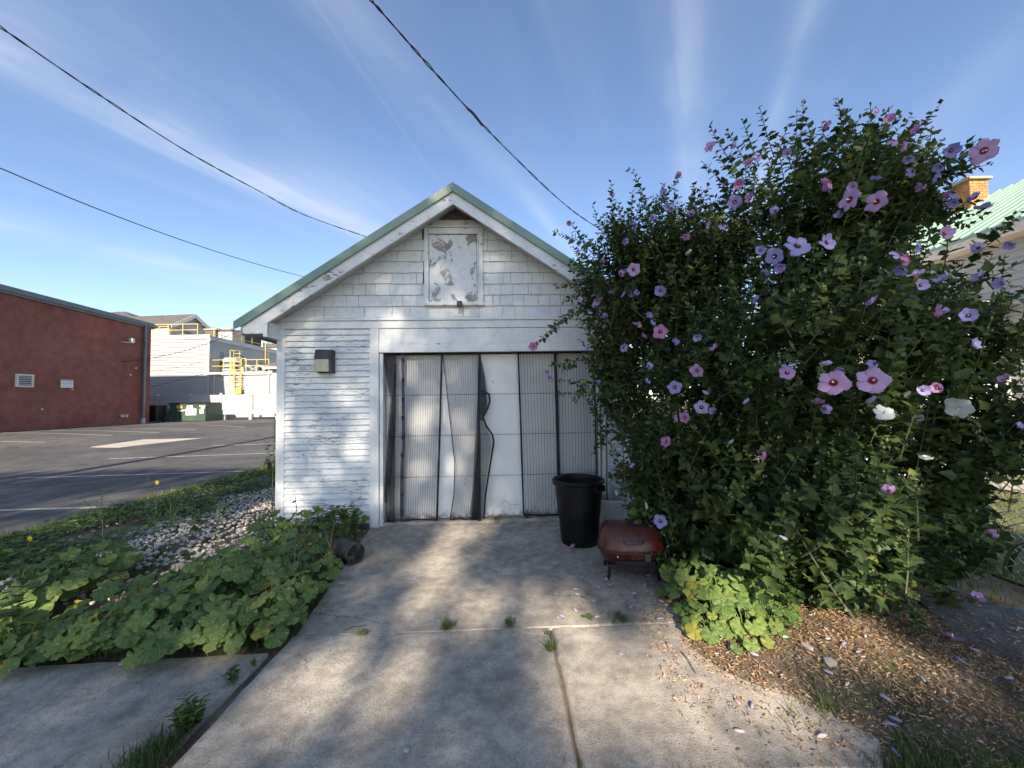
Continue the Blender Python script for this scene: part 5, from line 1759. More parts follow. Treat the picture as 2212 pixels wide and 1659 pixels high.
FL4 = [(2030, 310, 150, 'p', 'o'), (1880, 310, 80, 'v', 's'), (1690, 290, 60, 'p', 's'), (1630, 260, 55, 'p', 's'), (1560, 130, 50, 'p', 's'), (1610, 170, 45, 'm', 's'), (1735, 215, 30, 'm', 's'), (1315, 190, 40, 'm', 's'), (800, 295, 60, 'p', 'p'), (895, 285, 40, 'v', 's'), (1150, 320, 50, 'v', 's'), (1020, 330, 35, 'v', 's'), (975, 370, 60, 'm', 's'), (930, 455, 60, 'm', 's'), (985, 525, 60, 'm', 's'), (910, 540, 60, 'v', 'o'), (1095, 580, 45, 'v', 's'), (715, 595, 40, 'v', 's'), (640, 450, 40, 'v', 's'), (435, 400, 30, 'm', 's'), (355, 510, 35, 'p', 's'), (460, 630, 45, 'v', 's'), (455, 665, 40, 'v', 's'), (165, 635, 30, 'm', 's'), (780, 645, 50, 'p', 's'), (860, 645, 45, 'v', 's'), (1345, 450, 90, 'm', 's'), (1430, 530, 95, 'p', 'o'), (1550, 540, 90, 'p', 'o'), (1715, 400, 60, 'v', 's'), (1695, 340, 45, 'v', 's'), (1840, 380, 60, 'v', 's'), (1800, 430, 60, 'v', 's'), (2000, 520, 60, 'v', 's'), (2030, 575, 80, 'v', 's'), (1900, 540, 50, 'v', 's'), (1190, 740, 110, 'v', 'o'), (1320, 725, 95, 'v', 'p'), (1090, 785, 75, 'v', 'o'), (1025, 760, 50, 'v', 's'), (1115, 830, 45, 'v', 's'), (1850, 685, 80, 'p', 's'), (1755, 745, 60, 'v', 's'), (1650, 770, 55, 'v', 's'), (1700, 790, 80, 'm', 's'), (1725, 870, 75, 'p', 'p'), (1960, 1055, 85, 'v', 's'), (2155, 730, 45, 'v', 's'), (2020, 880, 50, 'v', 's'), (2115, 905, 40, 'v', 's'), (1805, 1030, 35, 'm', 's'), (455, 845, 60, 'p', 'o'), (395, 862, 45, 'p', 's'), (235, 885, 40, 'p', 's'), (107, 915, 30, 'p', 's'), (210, 980, 35, 'p', 's'), (285, 1010, 45, 'p', 's'), (255, 1045, 35, 'p', 's'), (575, 940, 60, 'v', 'p'), (415, 960, 40, 'v', 's'), (575, 1125, 65, 'm', 'o'), (250, 1200, 35, 'v', 's'), (410, 1195, 50, 'v', 'p'), (95, 1100, 35, 'v', 's'), (740, 1145, 40, 'v', 's'), (825, 1200, 40, 'p', 's'), (740, 1300, 60, 'p', 'o'), (640, 1375, 60, 'v', 'o'), (765, 1390, 35, 'v', 'c'), (75, 1330, 45, 'p', 's'), (70, 1300, 30, 'v', 's'), (1145, 1310, 65, 'p', 'o'), (1185, 1270, 30, 'v', 'c'), (1290, 1270, 50, 'v', 'c'), (1355, 1355, 130, 'p', 'o'), (1530, 1345, 130, 'p', 'o'), (1545, 1415, 50, 'v', 'c'), (1285, 1450, 65, 'm', 's'), (1315, 1470, 40, 'v', 's'), (975, 1425, 35, 'v', 'c'), (760, 1465, 60, 'v', 'o'), (1580, 1490, 80, 'w', 'o'), (1750, 1525, 70, 'w', 's'), (1920, 1465, 95, 'w', 'o'), (2135, 1340, 60, 'p', 's'), (2195, 1560, 40, 'v', 's'), (685, 1510, 50, 'm', 'o'), (635, 1515, 40, 'v', 's'), (600, 1620, 50, 'm', 'o'), (2, 1190, 40, 'm', 'o'), (905, 1610, 30, 'v', 'c'), (1770, 1702, 60, 'w', 's'), (1605, 1842, 30, 'p', 's'), (1055, 1687, 50, 'm', 's'), (575, 1977, 60, 'v', 'o'), (510, 1892, 30, 'v', 'c'), (375, 1837, 30, 'v', 'c'), (1110, 2042, 30, 'p', 'c'), (2060, 2037, 40, 'p', 's'), (715, 755, 40, 'w', 'c'), (440, 1720, 30, 'p', 's'), (590, 500, 40, 'v', 's'), (655, 420, 30, 'm', 's')]
CNAME = {'p': 'pink', 'v': 'violet', 'm': 'magenta', 'w': 'white'}


def hit_blob(o, d, b):
    c, r = b
    oo, dd = (o - c) / r, d / r
    A, B, C = dd @ dd, 2 * oo @ dd, oo @ oo - 1
    D = B * B - 4 * A * C
    if D < 0: return None
    t = (-B - math.sqrt(D)) / (2 * A)
    return t if t > 0 else None


def bez(a, b, c, t): return a * (1 - t) ** 2 + b * 2 * t * (1 - t) + c * t * t


OUTLINE = [(1190, 520), (1240, 470), (1310, 400), (1370, 380), (1470, 385), (1515, 400), (1530, 290), (1640, 245), (1730, 232), (1900, 240), (2020, 245), (2060, 330), (2060, 420), (2010, 500), (2040, 565), (2130, 550), (2230, 470), (2500, 470), (2500, 1130), (2200, 1150), (2080, 1250), (1950, 1330), (1450, 1340), (1400, 1160), (1340, 1060), (1310, 930), (1240, 880), (1225, 760), (1190, 700)]


def in_outline(p):
    d = Vector(p) - CAMP
    z = d.dot(fwd)
    u, v = CU + F * d.dot(c_rt) / z, CV - F * d.dot(c_up) / z
    c = False
    n = len(OUTLINE)
    for i in range(n):
        (x0, y0), (x1, y1) = OUTLINE[i], OUTLINE[(i + 1) % n]
        if (y0 > v) != (y1 > v) and u < (x1 - x0) * (v - y0) / (y1 - y0) + x0: c = not c
    return c


shrub_roots = []
camn = np.array(CAMP)
for si, S in enumerate(SHRUBS):
    bpts = [np.array(p) for p in S['base']]
    bc = sum(bpts) / len(bpts)
    bc[1] += .35
    root = empty('flowering_shrub', bc, S['label'], 'shrub', group='rose of sharon shrubs')
    shrub_roots.append(root)
    vol = np.array([b[1].prod() ** .8 for b in S['blobs']]); vol /= vol.sum()
    shoots = []
    for i in range(S['n']):
        c, r = S['blobs'][rng.choice(len(vol), p=vol)]
        d = unit(rng.normal(size=3)); rad = rng.random() ** .22
        if d[1] > .4 and rng.random() < .45: d[1] *= -1
        tip = c + d * r * rad
        if tip[2] < .12: tip[2] = .12 + rng.random() * .15
        if not in_outline(tip):
            tip = c + (tip - c) * .6
            if not in_outline(tip): continue
        outw = unit(tip - np.array((bc[0], bc[1], tip[2] - .5)))
        dirn = unit(outw * .75 + np.array((0, 0, .75)) + rng.normal(size=3) * .38 + d * .35)
        if tip[2] < .7: dirn = unit(outw + np.array((0, -.3, .05)) + rng.normal(size=3) * .3)
        L_ = .30 + .42 * rng.random()
        start = tip - dirn * L_ - np.array((0, 0, .12 * L_)) + rng.normal(size=3) * .04
        shoots.append((start, tip, L_))
    for (u, v, Y) in S['leaders']:
        tip = np.array(atY(u, v, Y))
        d = [min(S['blobs'], key=lambda b: np.linalg.norm((tip - b[0]) / b[1]))][0]
        start = d[0] + (tip - d[0]) * .45 + rng.normal(size=3) * .05
        L_ = np.linalg.norm(tip - start)
        shoots.append((start, tip, L_))
    P_, A_, N_, S_, T_ = [], [], [], [], []
    tw = MB(); bud = MB()
    for (a, c, L_) in shoots:
        m_ = (a + c) / 2 + np.array((0, 0, -.06 * L_)) + rng.normal(size=3) * .02
        ps = [bez(a, m_, c, t) for t in (0, .35, .7, 1)]
        tw.tube(ps, [.0045, .0038, .0028, .0018], 3, False)
        n_ = int(L_ / .021)
        ph = rng.random() * 6.28
        shoot_t = rng.normal() * .16
        for k in range(n_):
            t = .12 + .88 * (k + rng.random() * .6) / n_
            p = bez(a, m_, c, min(t, 1))
            ax0 = unit(bez(a, m_, c, min(t + .05, 1.05)) - bez(a, m_, c, t - .05))
            ph += 2.4 + rng.normal() * .3
            s0 = unit(np.cross(ax0, np.array((.3, .1, 1)))); s1 = np.cross(ax0, s0)
            rd = s0 * math.cos(ph) + s1 * math.sin(ph)
            ax = unit(rd * .9 + ax0 * (.25 + .5 * t) + np.array((0, 0, -.10)) + rng.normal(size=3) * .18)
            sz = S['leaf'] * (1.12 - .6 * t * t) * (.62 + .75 * rng.random()) * (1.25 if c[2] < 1.1 else 1.0)
            P_.append(p + rd * .004); A_.append(ax); N_.append(np.array((0, -.15, 1)) * .8 + rd * .1 + ax0 * .35 + rng.normal(size=3) * .42)
            S_.append(sz); T_.append(min(1, max(0, .45 + shoot_t + rng.normal() * .22 + (.55 if rng.random() < .012 else 0))))
        # clustered buds near the tip
        if rng.random() < .45:
            for k in range(rng.integers(1, 5)):
                t = .8 + .2 * rng.random()
                p = bez(a, m_, c, t) + rng.normal(size=3) * .012
                r_ = .006 + .005 * rng.random()
                bud.add([p + np.array(q) * r_ for q in ((1, 0, 0), (-1, 0, 0), (0, 1, 0), (0, -1, 0), (0, 0, 1.6), (0, 0, -1.3))], [(0, 2, 4), (2, 1, 4), (1, 3, 4), (3, 0, 4), (2, 0, 5), (1, 2, 5), (3, 1, 5), (0, 3, 5)])
    P_, A_, N_, S_, T_ = map(np.array, (P_, A_, N_, S_, T_))
    # leaves that show largest stand as objects of their own
    dist = np.linalg.norm(P_ - camn, axis=1)
    show = S_ / dist * (1 + .15 * rng.random(len(S_)))
    front = np.argsort(-show)[:1600]
    pick = rng.choice(front, 110, replace=False)
    maskk = np.ones(len(P_), bool); maskk[pick] = False
    base_l = np.array(root.location)
    fo = batch('foliage', HIB, P_[maskk] - base_l, A_[maskk], N_[maskk], S_[maskk], T_[maskk], M['leaf'], root)
    tag(fo, kind='stuff')
    if si == 0:
        LEAFME = mesh_np('leaf', HIB[0], sum(HIB[1], []), [len(f) for f in HIB[1]]); LEAFME.materials.append(M['leaf_o'])
    for i in pick:
        o = link('leaf', LEAFME, root)
        ax = Vector(A_[i]).normalized(); n = Vector(N_[i]); n = (n - ax * n.dot(ax)).normalized(); sd = ax.cross(n)
        o.matrix_local = Matrix.Translation(Vector(P_[i] - base_l)) @ Matrix((sd, ax, n)).transposed().to_4x4() @ Matrix.Scale(S_[i], 4)
    for nm, b_, mt in (('twigs', tw, 'twig'), ('buds', bud, 'bud')):
        b_.v = [tuple(np.array(v) - base_l) for v in b_.v]
        tag(b_.build(nm, M[mt], root), kind='stuff')
    # main stems
    for k in range(16):
        c, r = S['blobs'][rng.choice(len(vol), p=vol)]
        b0 = bpts[k % len(bpts)] + np.array((rng.normal() * .06, .25 + rng.random() * .3, -.02))
        tip = c + rng.normal(size=3) * r * .25 + np.array((0, .15, -.25 * r[2]))
        mid = (b0 + tip) / 2 + np.array((b0[0] - tip[0], b0[1] - tip[1], .3)) * .22
        mb = MB(); n_ = 9
        mb.tube([bez(b0, mid, tip, i / n_) + rng.normal(size=3) * .008 - base_l for i in range(n_ + 1)], [.018 - .0145 * i / n_ for i in range(n_ + 1)], 7)
        mb.build('stem', M['stem'], root, True)
    S['root'] = root

# flowers, each a part of the shrub it grows on
n_fl = 0
EXTRA = []
for i in range(46):
    EXTRA.append((R.choice((R.uniform(250, 700), R.uniform(800, 1900), R.uniform(1600, 2150))), R.uniform(330, 1500), R.uniform(28, 48), R.choice('vvvvpm'), 's'))
for (fx_, fy_, fs_, fc_, ft_) in FL4 + EXTRA:
    u, v = 1150.2 + .47996 * fx_, 176.96 + .47996 * fy_
    d = np.array(ray(u, v))
    best = None
    for si, S in enumerate(SHRUBS):
        for b in S['blobs']:
            t = hit_blob(camn, d, b)
            if t and (best is None or t < best[0]): best = (t, si)
    if best is None and (fx_, fy_, fs_, fc_, ft_) in EXTRA: continue
    if best is None:
        bestd = 1e9
        for si, S in enumerate(SHRUBS):
            for (lu, lv, lY) in S['leaders']:
                q = math.hypot(lu - u, lv - v)
                if q < bestd: bestd, best = q, (lY / d[1], si)
    t, si = best
    stretch = np.linalg.norm(d) / 1.0
    t += .03 if (fx_, fy_, fs_, fc_, ft_) in EXTRA else -.05
    size = fs_ * .48 / F * t * (.54 if ft_ == 'o' else .46)
    size = min(.068, max(.034, size))
    p = camn + d * t
    root = SHRUBS[si]['root']
    view = unit(-d)
    if ft_ == 'o': n = unit(view + rng.normal(size=3) * .34 + np.array((0, 0, .05)))
    elif ft_ == 'p': n = unit(view * .7 + rng.normal(size=3) * .4 + np.array((.3, 0, .2)))
    else: n = unit(rng.normal(size=3) * .9 + view * .25 + np.array((-.3, 0, .3)))
    if ft_ == 'c':
        o = link('closed_blossom', ROLL2 if fc_ == 'w' or rng.random() < .4 else ROLL1, root)
        size = min(.07, max(.04, fs_ * .48 / F * t)); n = unit(rng.normal(size=3) + np.array((0, 0, -.4)))
    else:
        o = link('flower', PETALS[CNAME[fc_], ft_], root)
    q = Vector(n).to_track_quat('Z', 'Y').to_matrix().to_4x4()
    o.matrix_local = Matrix.Translation(Vector(p) - root.location) @ q @ Matrix.Rotation(rng.random() * 6.28, 4, 'Z') @ Matrix.Scale(size, 4)
    if ft_ != 'c':
        s_ = link('stamen', STAMEN, o)
        s_.scale = (.8, .8, .8)
    n_fl += 1

# ------------------------------------------------------------------ mallow (round lobed leaves)
def mallow_mesh(seed):
    r_ = random.Random(seed)
    n = 24
    lob = r_.choice((5, 5, 6, 7))
    V = [(0, .12, -.03)]
    rim, mid = [], []
    for i in range(n):
        a = math.pi * 2 * (i + .5) / n - math.pi / 2
        k = 1.0
        gap = abs(((a + math.pi / 2 + math.pi) % (2 * math.pi)) - math.pi)
        r = .5 * (1 + .07 * math.cos(lob * (a - math.pi / 2)) + r_.uniform(-.03, .03))
        if gap < .35: r *= .35 + .65 * gap / .35
        z = .07 * math.cos(lob * (a - math.pi / 2)) + .07 * r_.uniform(-1, 1) - .05
        rim.append((r * math.cos(a), r * math.sin(a) + .08, z))
        mid.append((.55 * r * math.cos(a), .55 * r * math.sin(a) + .10, .03 + .045 * math.cos(lob * (a - math.pi / 2))))
    V += mid + rim
    fs = []
    for i in range(n):
        j = (i + 1) % n
        fs.append((0, 1 + i, 1 + j)); fs.append((1 + i, 1 + n + i, 1 + n + j, 1 + j))
    return V, fs


MALLOW, MALLOW_Y = [], []
for s_ in range(6):
    V, fs = mallow_mesh(s_)
    me = bpy.data.meshes.new('leaf'); me.from_pydata(V, [], fs); me.materials.append(M['mallow']); me.polygons.foreach_set('use_smooth', [True] * len(fs)); me.update(); MALLOW.append(me)
    if s_ < 2:
        m2 = me.copy(); m2.materials.clear(); m2.materials.append(M['mallow_y']); MALLOW_Y.append(m2)


def mallow(p, label, n, spread, height, size, yellow=.04, lean=(0, 0), group='mallow plants in the gravel bed'):
    root = empty('mallow_plant', (p[0], p[1], 0), label, 'plant', group=group)
    pet = MB()
    n = int(n * 1.5); size *= .86
    for i in range(n):
        a = 2.4 * i + R.uniform(-.4, .4)
        rr = spread * math.sqrt((i + .5) / n) * R.uniform(.8, 1.15)
        x, y = rr * math.cos(a) + lean[0] * R.random(), rr * math.sin(a) + lean[1] * R.random()
        h = height * (1.05 - .62 * (rr / spread) ** 1.5) * R.uniform(.72, 1.12)
        isy = R.random() < yellow and rr > spread * .5
        sz = size * (.6 if isy else 1) * R.choice((.45, .6, .75, .85, .95, 1.05, 1.15)) * (1.0 if rr > spread * .3 else .85)
        if isy: h *= .4
        out = Vector((x, y, 0)); out = out.normalized() if out.length > 1e-3 else Vector((1, 0, 0))
        n_ = (Vector((0, -.12, 1)) + out * R.uniform(.0, .8) + Vector((R.uniform(-.4, .4), R.uniform(-.65, .2), 0))).normalized()
        ax = (out - n_ * out.dot(n_)).normalized()
        sd = ax.cross(n_)
        o = link('leaf', R.choice(MALLOW_Y if isy else MALLOW), root)
        o.matrix_local = Matrix.Translation((x, y, h)) @ Matrix((sd, ax, n_)).transposed().to_4x4() @ Matrix.Scale(sz, 4)
        b = Vector((x, y, h)) - ax * sz * .02
        pet.tube([(x * .12, y * .12, 0), (x * .45, y * .45, h * .7), b], .0032, 4, False)
    tag(pet.build('stalks', M['petiole'], root), kind='stuff')
    return root


places = [
    ((175, 1392), 20, .24, .20, .155, 'mallow plant drooping big lobed leaves over the slab edge nearest the left lower corner'),
    ((265, 1388), 24, .25, .26, .160, 'mallow with wide dark leaves at the slab edge, second along from the yellowed clump'),
    ((352, 1384), 24, .25, .28, .155, 'mallow whose leaves touch a lone yellow leaf on the slab edge'),
    ((445, 1380), 26, .25, .28, .150, 'dense mallow on the slab edge below the tall dry stalks'),
    ((530, 1376), 24, .24, .27, .145, 'mallow beside the open joint where the slab edge ends'),
    ((590, 1362), 20, .22, .25, .135, 'mallow at the corner where the drive meets the front slab'),
    ((632, 1318), 20, .22, .25, .130, 'mallow with bright leaves spilling on to the drive below the log'),
    ((400, 1322), 24, .26, .30, .150, 'mallow behind the slab edge row beside bare gravel'),
    ((500, 1312), 26, .27, .33, .155, 'tall mallow in the thick middle of the green patch'),
    ((590, 1290), 24, .26, .33, .150, 'tall mallow with bluish leaves below the siding corner'),
    ((672, 1262), 18, .22, .26, .130, 'small leaved mallow just below the charred log'),
    ((540, 1252), 22, .26, .32, .145, 'mallow in front of the white garage corner board'),
    ((620, 1232), 20, .25, .32, .140, 'mallow with raised leaves in front of the peeling clapboards'),
    ((700, 1190), 14, .20, .30, .120, 'mallow growing at the foot of the garage beside the door post'),
    ((460, 1262), 16, .24, .26, .135, 'sparse mallow at the edge of the pebble bed'),
    ((655, 1175), 20, .26, .38, .125, 'tall mallow against the lowest clapboards'),
    ((590, 1185), 20, .27, .36, .135, 'tall mallow hiding the foot of the white corner board'),
    ((765, 1150), 12, .16, .26, .095, 'little mallow squeezed between the door post and the drive'),
    ((60, 1330), 18, .30, .28, .150, 'yellowish mallow clump beside the left grass edge'),
    ((140, 1300), 18, .30, .34, .180, 'mallow with the largest dark leaves standing over dry soil'),
    ((205, 1268), 14, .28, .32, .180, 'leaning mallow with upturned leaves near the parking lot edge'),
    ((20, 1420), 10, .22, .22, .150, 'mallow with a yellow leaf lying on the concrete at the frame corner'),
    ((250, 1330), 12, .26, .22, .140, 'thin mallow between the leaning clump and the slab edge row'),
]
for i, (uv, n, sp, h, sz, lab) in enumerate(places):
    p = G(*uv)
    mallow((p.x, p.y - (.07 if i < 6 else 0)), lab, n, sp, h, sz, yellow=.16 if i in (18, 21) else .04)
# yellow fallen leaf and few bits on the slab
for (u, v, s_, yel, lab) in ((30, 1428, .13, True, 'round yellow mallow leaf lying on the concrete slab'), (783, 1365, .07, False, 'single green leaf lying on the cross joint of the drive')):
    p = G(u, v, .02)
    o = link('fallen_leaf', (MALLOW_Y if yel else MALLOW)[0])
    o.location = (p.x, p.y, .024); o.scale = (s_,) * 3; o.rotation_euler = (R.uniform(-.1, .1), .12, R.uniform(0, 6))
    tag(o, lab, 'leaf')
for i, (uv, n, sp, h, sz, lab) in enumerate([
    ((1590, 1325), 18, .20, .32, .135, 'sunlit mallow with tall leaves against the dark shrub'),
    ((1655, 1335), 16, .18, .22, .105, 'bright mallow behind the low one on the brown litter'),
    ((1535, 1372), 14, .16, .18, .110, 'small mallow at the very edge of the litter beside the drive'),
    ((1500, 1300), 12, .20, .30, .150, 'mallow with large holed leaves beside the red grill legs'),
    ((1560, 1345), 18, .22, .30, .145, 'sunlit mallow under the tall shrub, nearest the drive'),
    ((1610, 1385), 20, .20, .20, .095, 'low bright mallow with small leaves on the brown litter'),
    ((1660, 1362), 14, .18, .18, .085, 'pale green small leaved mallow by the sunlit litter edge')]):
    p = G(*uv)
    mallow((p.x, p.y), lab, n, sp, h, sz, .0, group='mallow plants under the shrubs')

# ------------------------------------------------------------------ grass, weeds, gravel, litter
def grass(name, pts, h, label=None, tintm=.4, wid=.004, lean=.5, parent=None, kind='stuff', cat=None, group=None):
    pts = np.array(pts, float); N = len(pts)
    a = rng.random(N) * 6.28
    lean_ = lean * rng.random(N)
    ax = np.stack([np.cos(a) * lean_, np.sin(a) * lean_, np.ones(N) * .8], 1)
    nr = np.stack([-np.cos(a), -np.sin(a), np.ones(N) * .6], 1)
    hh = h * (.5 + .8 * rng.random(N))
    o = batch(name, BLADE, pts, ax, nr, hh, np.clip(tintm + rng.normal(size=N) * .25, 0, 1), M['grass'], parent, width=wid * (.7 + .8 * rng.random(N)))
    return tag(o, label, cat, group, kind)


P = []
for i in range(9000):
    y = 2.2 + 11 * rng.random() ** 1.3
    x = LOT_X + .02 + abs(rng.normal()) * .28 - .05 * math.sin(y * 3)
    P.append((x, y, -.03))
for i in range(2600):
    p = G(R.uniform(-60, 110), R.uniform(1300, 1430)); P.append((p.x, p.y, -.03))
for i in range(1500):
    p = G(R.uniform(-40, 420), R.uniform(1190, 1260)); P.append((p.x, p.y, -.03))
grass('grass', P, .13, 'ragged green grass along the edge of the parking lot', .45, .007, .9)
P = []
for i in range(3000):
    u = 1850 + 420 * rng.random() ** .7; v = 1440 + 250 * rng.random()
    if v < 1440 + (2212 - u) * .25: continue
    p = G(u, v); P.append((p.x, p.y, -.02))
for i in range(900):
    p = G(1750 + 250 * rng.random(), 1370 + 180 * rng.random()); P.append((p.x, p.y, .02))
for i in range(2600):
    p = G(1930 + 320 * rng.random(), 1500 + 190 * rng.random()); P.append((p.x, p.y, .0))
for i in range(350):
    p = G(1700 + 300 * rng.random(), 1380 + 200 * rng.random()); P.append((p.x, p.y, 0))
for i in range(260):
    p = G(1100 + 700 * rng.random(), 1652 + 40 * rng.random()); P.append((p.x, p.y, -.03))
grass('grass', P, .062, 'sparse grass growing through brown litter beside the drive', .45, .0045, 1.0)
P = [(x, y, -.012) for x, y in zip(4.0 + 5.2 * rng.random(9000), 2.5 + 8 * rng.random(9000))]
grass('grass', P, .07, 'dry sunlit lawn beyond the chain link fence', .75, .010, 1.0)
P = []
for i in range(1300):
    x = 3.2 + .75 * rng.random(); y = 2.6 + 3 * rng.random(); P.append((x, y, -.03))
grass('grass', P, .09, 'rough grass at the foot of the chain link fence', .5, .006, .9)


def tuft(u, v, n, r, h, label, leafy=False, sz=.03):
    p = G(u, v)
    root = empty('weed', (p.x, p.y, 0), label, 'weed', group='weeds in the drive joints')
    if not leafy:
        pts = rng.normal(size=(n, 3)) * np.array((r, r * 1.1, 0)); pts[:, 2] = .004
        o = grass('blades', pts, h, None, .4, .0042, .9, root)
    else:
        pts, ax, nr = [], [], []
        mb = MB()
        for k in range(max(3, n // 9)):
            a = rng.random() * 6.28; l = h * (.5 + .7 * rng.random())
            d = unit(np.array((math.cos(a) * r * 7, math.sin(a) * r * 7, 1.0)))
            b0 = np.array((rng.normal() * r * .4, rng.normal() * r * .4, 0))
            mb.tube([b0, b0 + d * l * .5, b0 + d * l], .0018, 3, False)
            for j in range(9):
                t = .2 + .8 * j / 9
                pts.append(b0 + d * l * t); aa = j * 2.4
                ax.append(np.array((math.cos(aa), math.sin(aa), .35)) + d * .3); nr.append(np.array((0, 0, 1)) + rng.normal(size=3) * .3)
        tag(mb.build('stalks', M['green_stem'], root), kind='stuff')
        N = len(pts)
        o = batch('leaves', OVAL, np.array(pts), np.array(ax), np.array(nr), sz * (.6 + .7 * rng.random(N)), np.clip(.4 + rng.normal(size=N) * .25, 0, 1), M['weed'], root, width=sz * .8 * (.6 + .7 * rng.random(N)))
        tag(o, kind='stuff')
    return root


tuft(405, 1575, 330, .05, .12, 'largest leafy weed clump in the long open joint of the slabs', True, .034)
tuft(330, 1640, 300, .05, .075, 'grassy tuft at the bottom end of the open joint')
tuft(300, 1668, 240, .05, .08, 'lowest dry grass tuft in the open joint, cut by the frame')
tuft(372, 1610, 130, .03, .06, 'grassy weed between the leafy clump and the bottom tuft')
tuft(500, 1475, 110, .028, .075, 'small leafy weed midway along the open joint', True, .024)
tuft(548, 1440, 30, .02, .04, 'tiny sprig in the upper half of the open joint', True, .018)
tuft(578, 1398, 70, .02, .06, 'small weed where the open joint reaches the mallow patch', True, .026)
tuft(964, 1357, 120, .025, .05, 'short grass tuft in the cross joint of the drive')
tuft(1100, 1352, 150, .035, .05, 'wider low weed in the cross joint nearer the grill', True, .018)
tuft(1190, 1408, 110, .012, .07, 'yellow green tuft in the joint between the front slabs')
tuft(1183, 1375, 40, .01, .04, 'tiny dry tuft at the head of the joint between front slabs')
tuft(1073, 1128, 80, .025, .10, 'weed growing at the sill of the garage door')
tuft(1140, 1125, 34, .03, .10, 'round leaved weed at the door sill near the trash can', True, .05)
tuft(1270, 1338, 60, .05, .035, 'leafy weed in the litter along the cross joint', True, .02)
tuft(1345, 1342, 110, .06, .04, 'low weeds in the cross joint below the grill', True, .02)


def tall_weed(u, v, h, label, n=26, lean=0.0, leaf=.04, mat_='weed', dry=False, r=.0045, flower=False, group='tall weeds along the gravel bed', Y=None, branch=3):
    p = G(u, v) if Y is None else Vector((atY(u, v, Y).x, Y, 0))
    root = empty('tall_weed', (p.x, p.y, -.02), label, 'weed', group=group)
    mb = MB(); pts, ax, nr = [], [], []
    stems = [(Vector((0, 0, 0)), Vector((lean * h, R.uniform(-.05, .05), h)))]
    for k in range(branch):
        t = R.uniform(.3, .8)
        b0 = stems[0][1] * t
        stems.append((b0, b0 + Vector((R.uniform(-.25, .25) * h, R.uniform(-.15, .15) * h, R.uniform(.15, .4) * h))))
    for i, (a, b) in enumerate(stems):
        q = [a.lerp(b, k / 5) + Vector((R.uniform(-.01, .01), 0, 0)) * (k > 0) for k in range(6)]
        mb.tube(q, [r * (1 - .12 * k) * (1 if i == 0 else .6) for k in range(6)], 4, False)
        m_ = n if i == 0 else n // 2
        for k in range(m_):
            t = .1 + .9 * k / m_
            c = a.lerp(b, t); aa = k * 2.4
            pts.append(np.array(c)); ax.append(np.array((math.cos(aa), math.sin(aa), .25 if not dry else -.6))); nr.append(np.array((0, 0, 1)) + rng.normal(size=3) * .35)
    mb.build('stalk', M['dry_stem' if dry else 'green_stem'], root)
    N = len(pts)
    if N:
        o = batch('leaves', OVAL if leaf < .05 else HIB, np.array(pts), np.array(ax), np.array(nr), leaf * (.5 + .8 * rng.random(N)), np.clip((.4 if not dry else .2) + rng.normal(size=N) * .25, 0, 1), M['weed' if not dry else 'litter'], root)
        tag(o, kind='stuff')
    if flower:
        mb = MB()
        for j in range(11):
            t = 2 * math.pi * j / 11
            e_ = stems[0][1]
            mb.add([e_, e_ + Vector((.02 * math.cos(t), .006, .02 * math.sin(t))), e_ + Vector((.02 * math.cos(t + .5), .006, .02 * math.sin(t + .5)))], [(0, 1, 2)])
        mb.build('flower', M['yellow_flower'], root)
    return root


tall_weed(588, 1135, 1.42, 'tall leggy weed with toothed leaves beside the garage corner board', 30, .0, .062, branch=3, Y=5.05, r=.006)
tall_weed(640, 1205, .62, 'dry brown stalk standing against the clapboards', 10, -.05, .05, dry=True, branch=1, r=.006)
tall_weed(222, 1220, .75, 'tall wispy weed with tiny buds at the lot edge', 26, .02, .022, branch=6)
tall_weed(262, 1235, .55, 'shorter wispy weed beside the tall one at the lot edge', 20, -.08, .02, branch=5)
tall_weed(330, 1200, .75, 'wispy yellow flowered weed in front of the parking lines', 22, .05, .02, flower=True, branch=6)
tall_weed(365, 1190, .62, 'second wispy weed beside the pebble bed', 20, -.03, .02, branch=5)
tall_weed(20, 1330, .55, 'thistle like weed with a yellow flower near the frame edge', 18, .12, .045, flower=True, branch=3)
tall_weed(35, 1420, .45, 'coarse weed with long notched leaves at the frame edge', 16, .0, .09, branch=3)
tall_weed(470, 1180, .5, 'thin reddish weed standing in the pebbles', 14, .05, .03, branch=4)
tall_weed(560, 1190, .55, 'thin dry weed in the pebbles near the corner board', 8, .0, .03, dry=True, branch=3)
tall_weed(700, 1265, .62, 'pale dry stalks sticking out of the mallow patch', 3, .15, .02, dry=True, branch=5)
tall_weed(640, 1300, .52, 'lone dry stalk in the middle of the mallow patch', 2, -.05, .02, dry=True, branch=2)
tall_weed(575, 1335, .40, 'short dry stalk near the slab edge', 2, .1, .02, dry=True, branch=2)
tall_weed(745, 1195, .52, 'leafy weed with toothed leaves by the garage door post', 30, .0, .055, branch=6)
tall_weed(725, 1205, .40, 'bushy green weed behind the charred log', 30, -.1, .045, branch=7)
tall_weed(715, 1175, .42, 'green weed with toothed leaves above the log', 34, -.05, .05, branch=8)
tall_weed(765, 1160, .36, 'leafy weed at the edge of the drive by the garage', 30, .05, .045, branch=7)
tall_weed(680, 1170, .34, 'weed with pale leaves in front of the lowest clapboards', 26, .1, .05, branch=7)
tall_weed(715, 1235, .30, 'low bushy weed hiding the end of the log', 30, -.2, .04, branch=8)
tall_weed(690, 1255, .28, 'small leaved weed mixed into the mallow below the log', 30, .1, .035, branch=8)
tall_weed(660, 1290, .24, 'fresh green weed among the mallow near the drive', 26, .1, .035, branch=7)
tall_weed(510, 1385, .22, 'feathery weed at the front of the mallow patch', 26, .0, .03, branch=7)
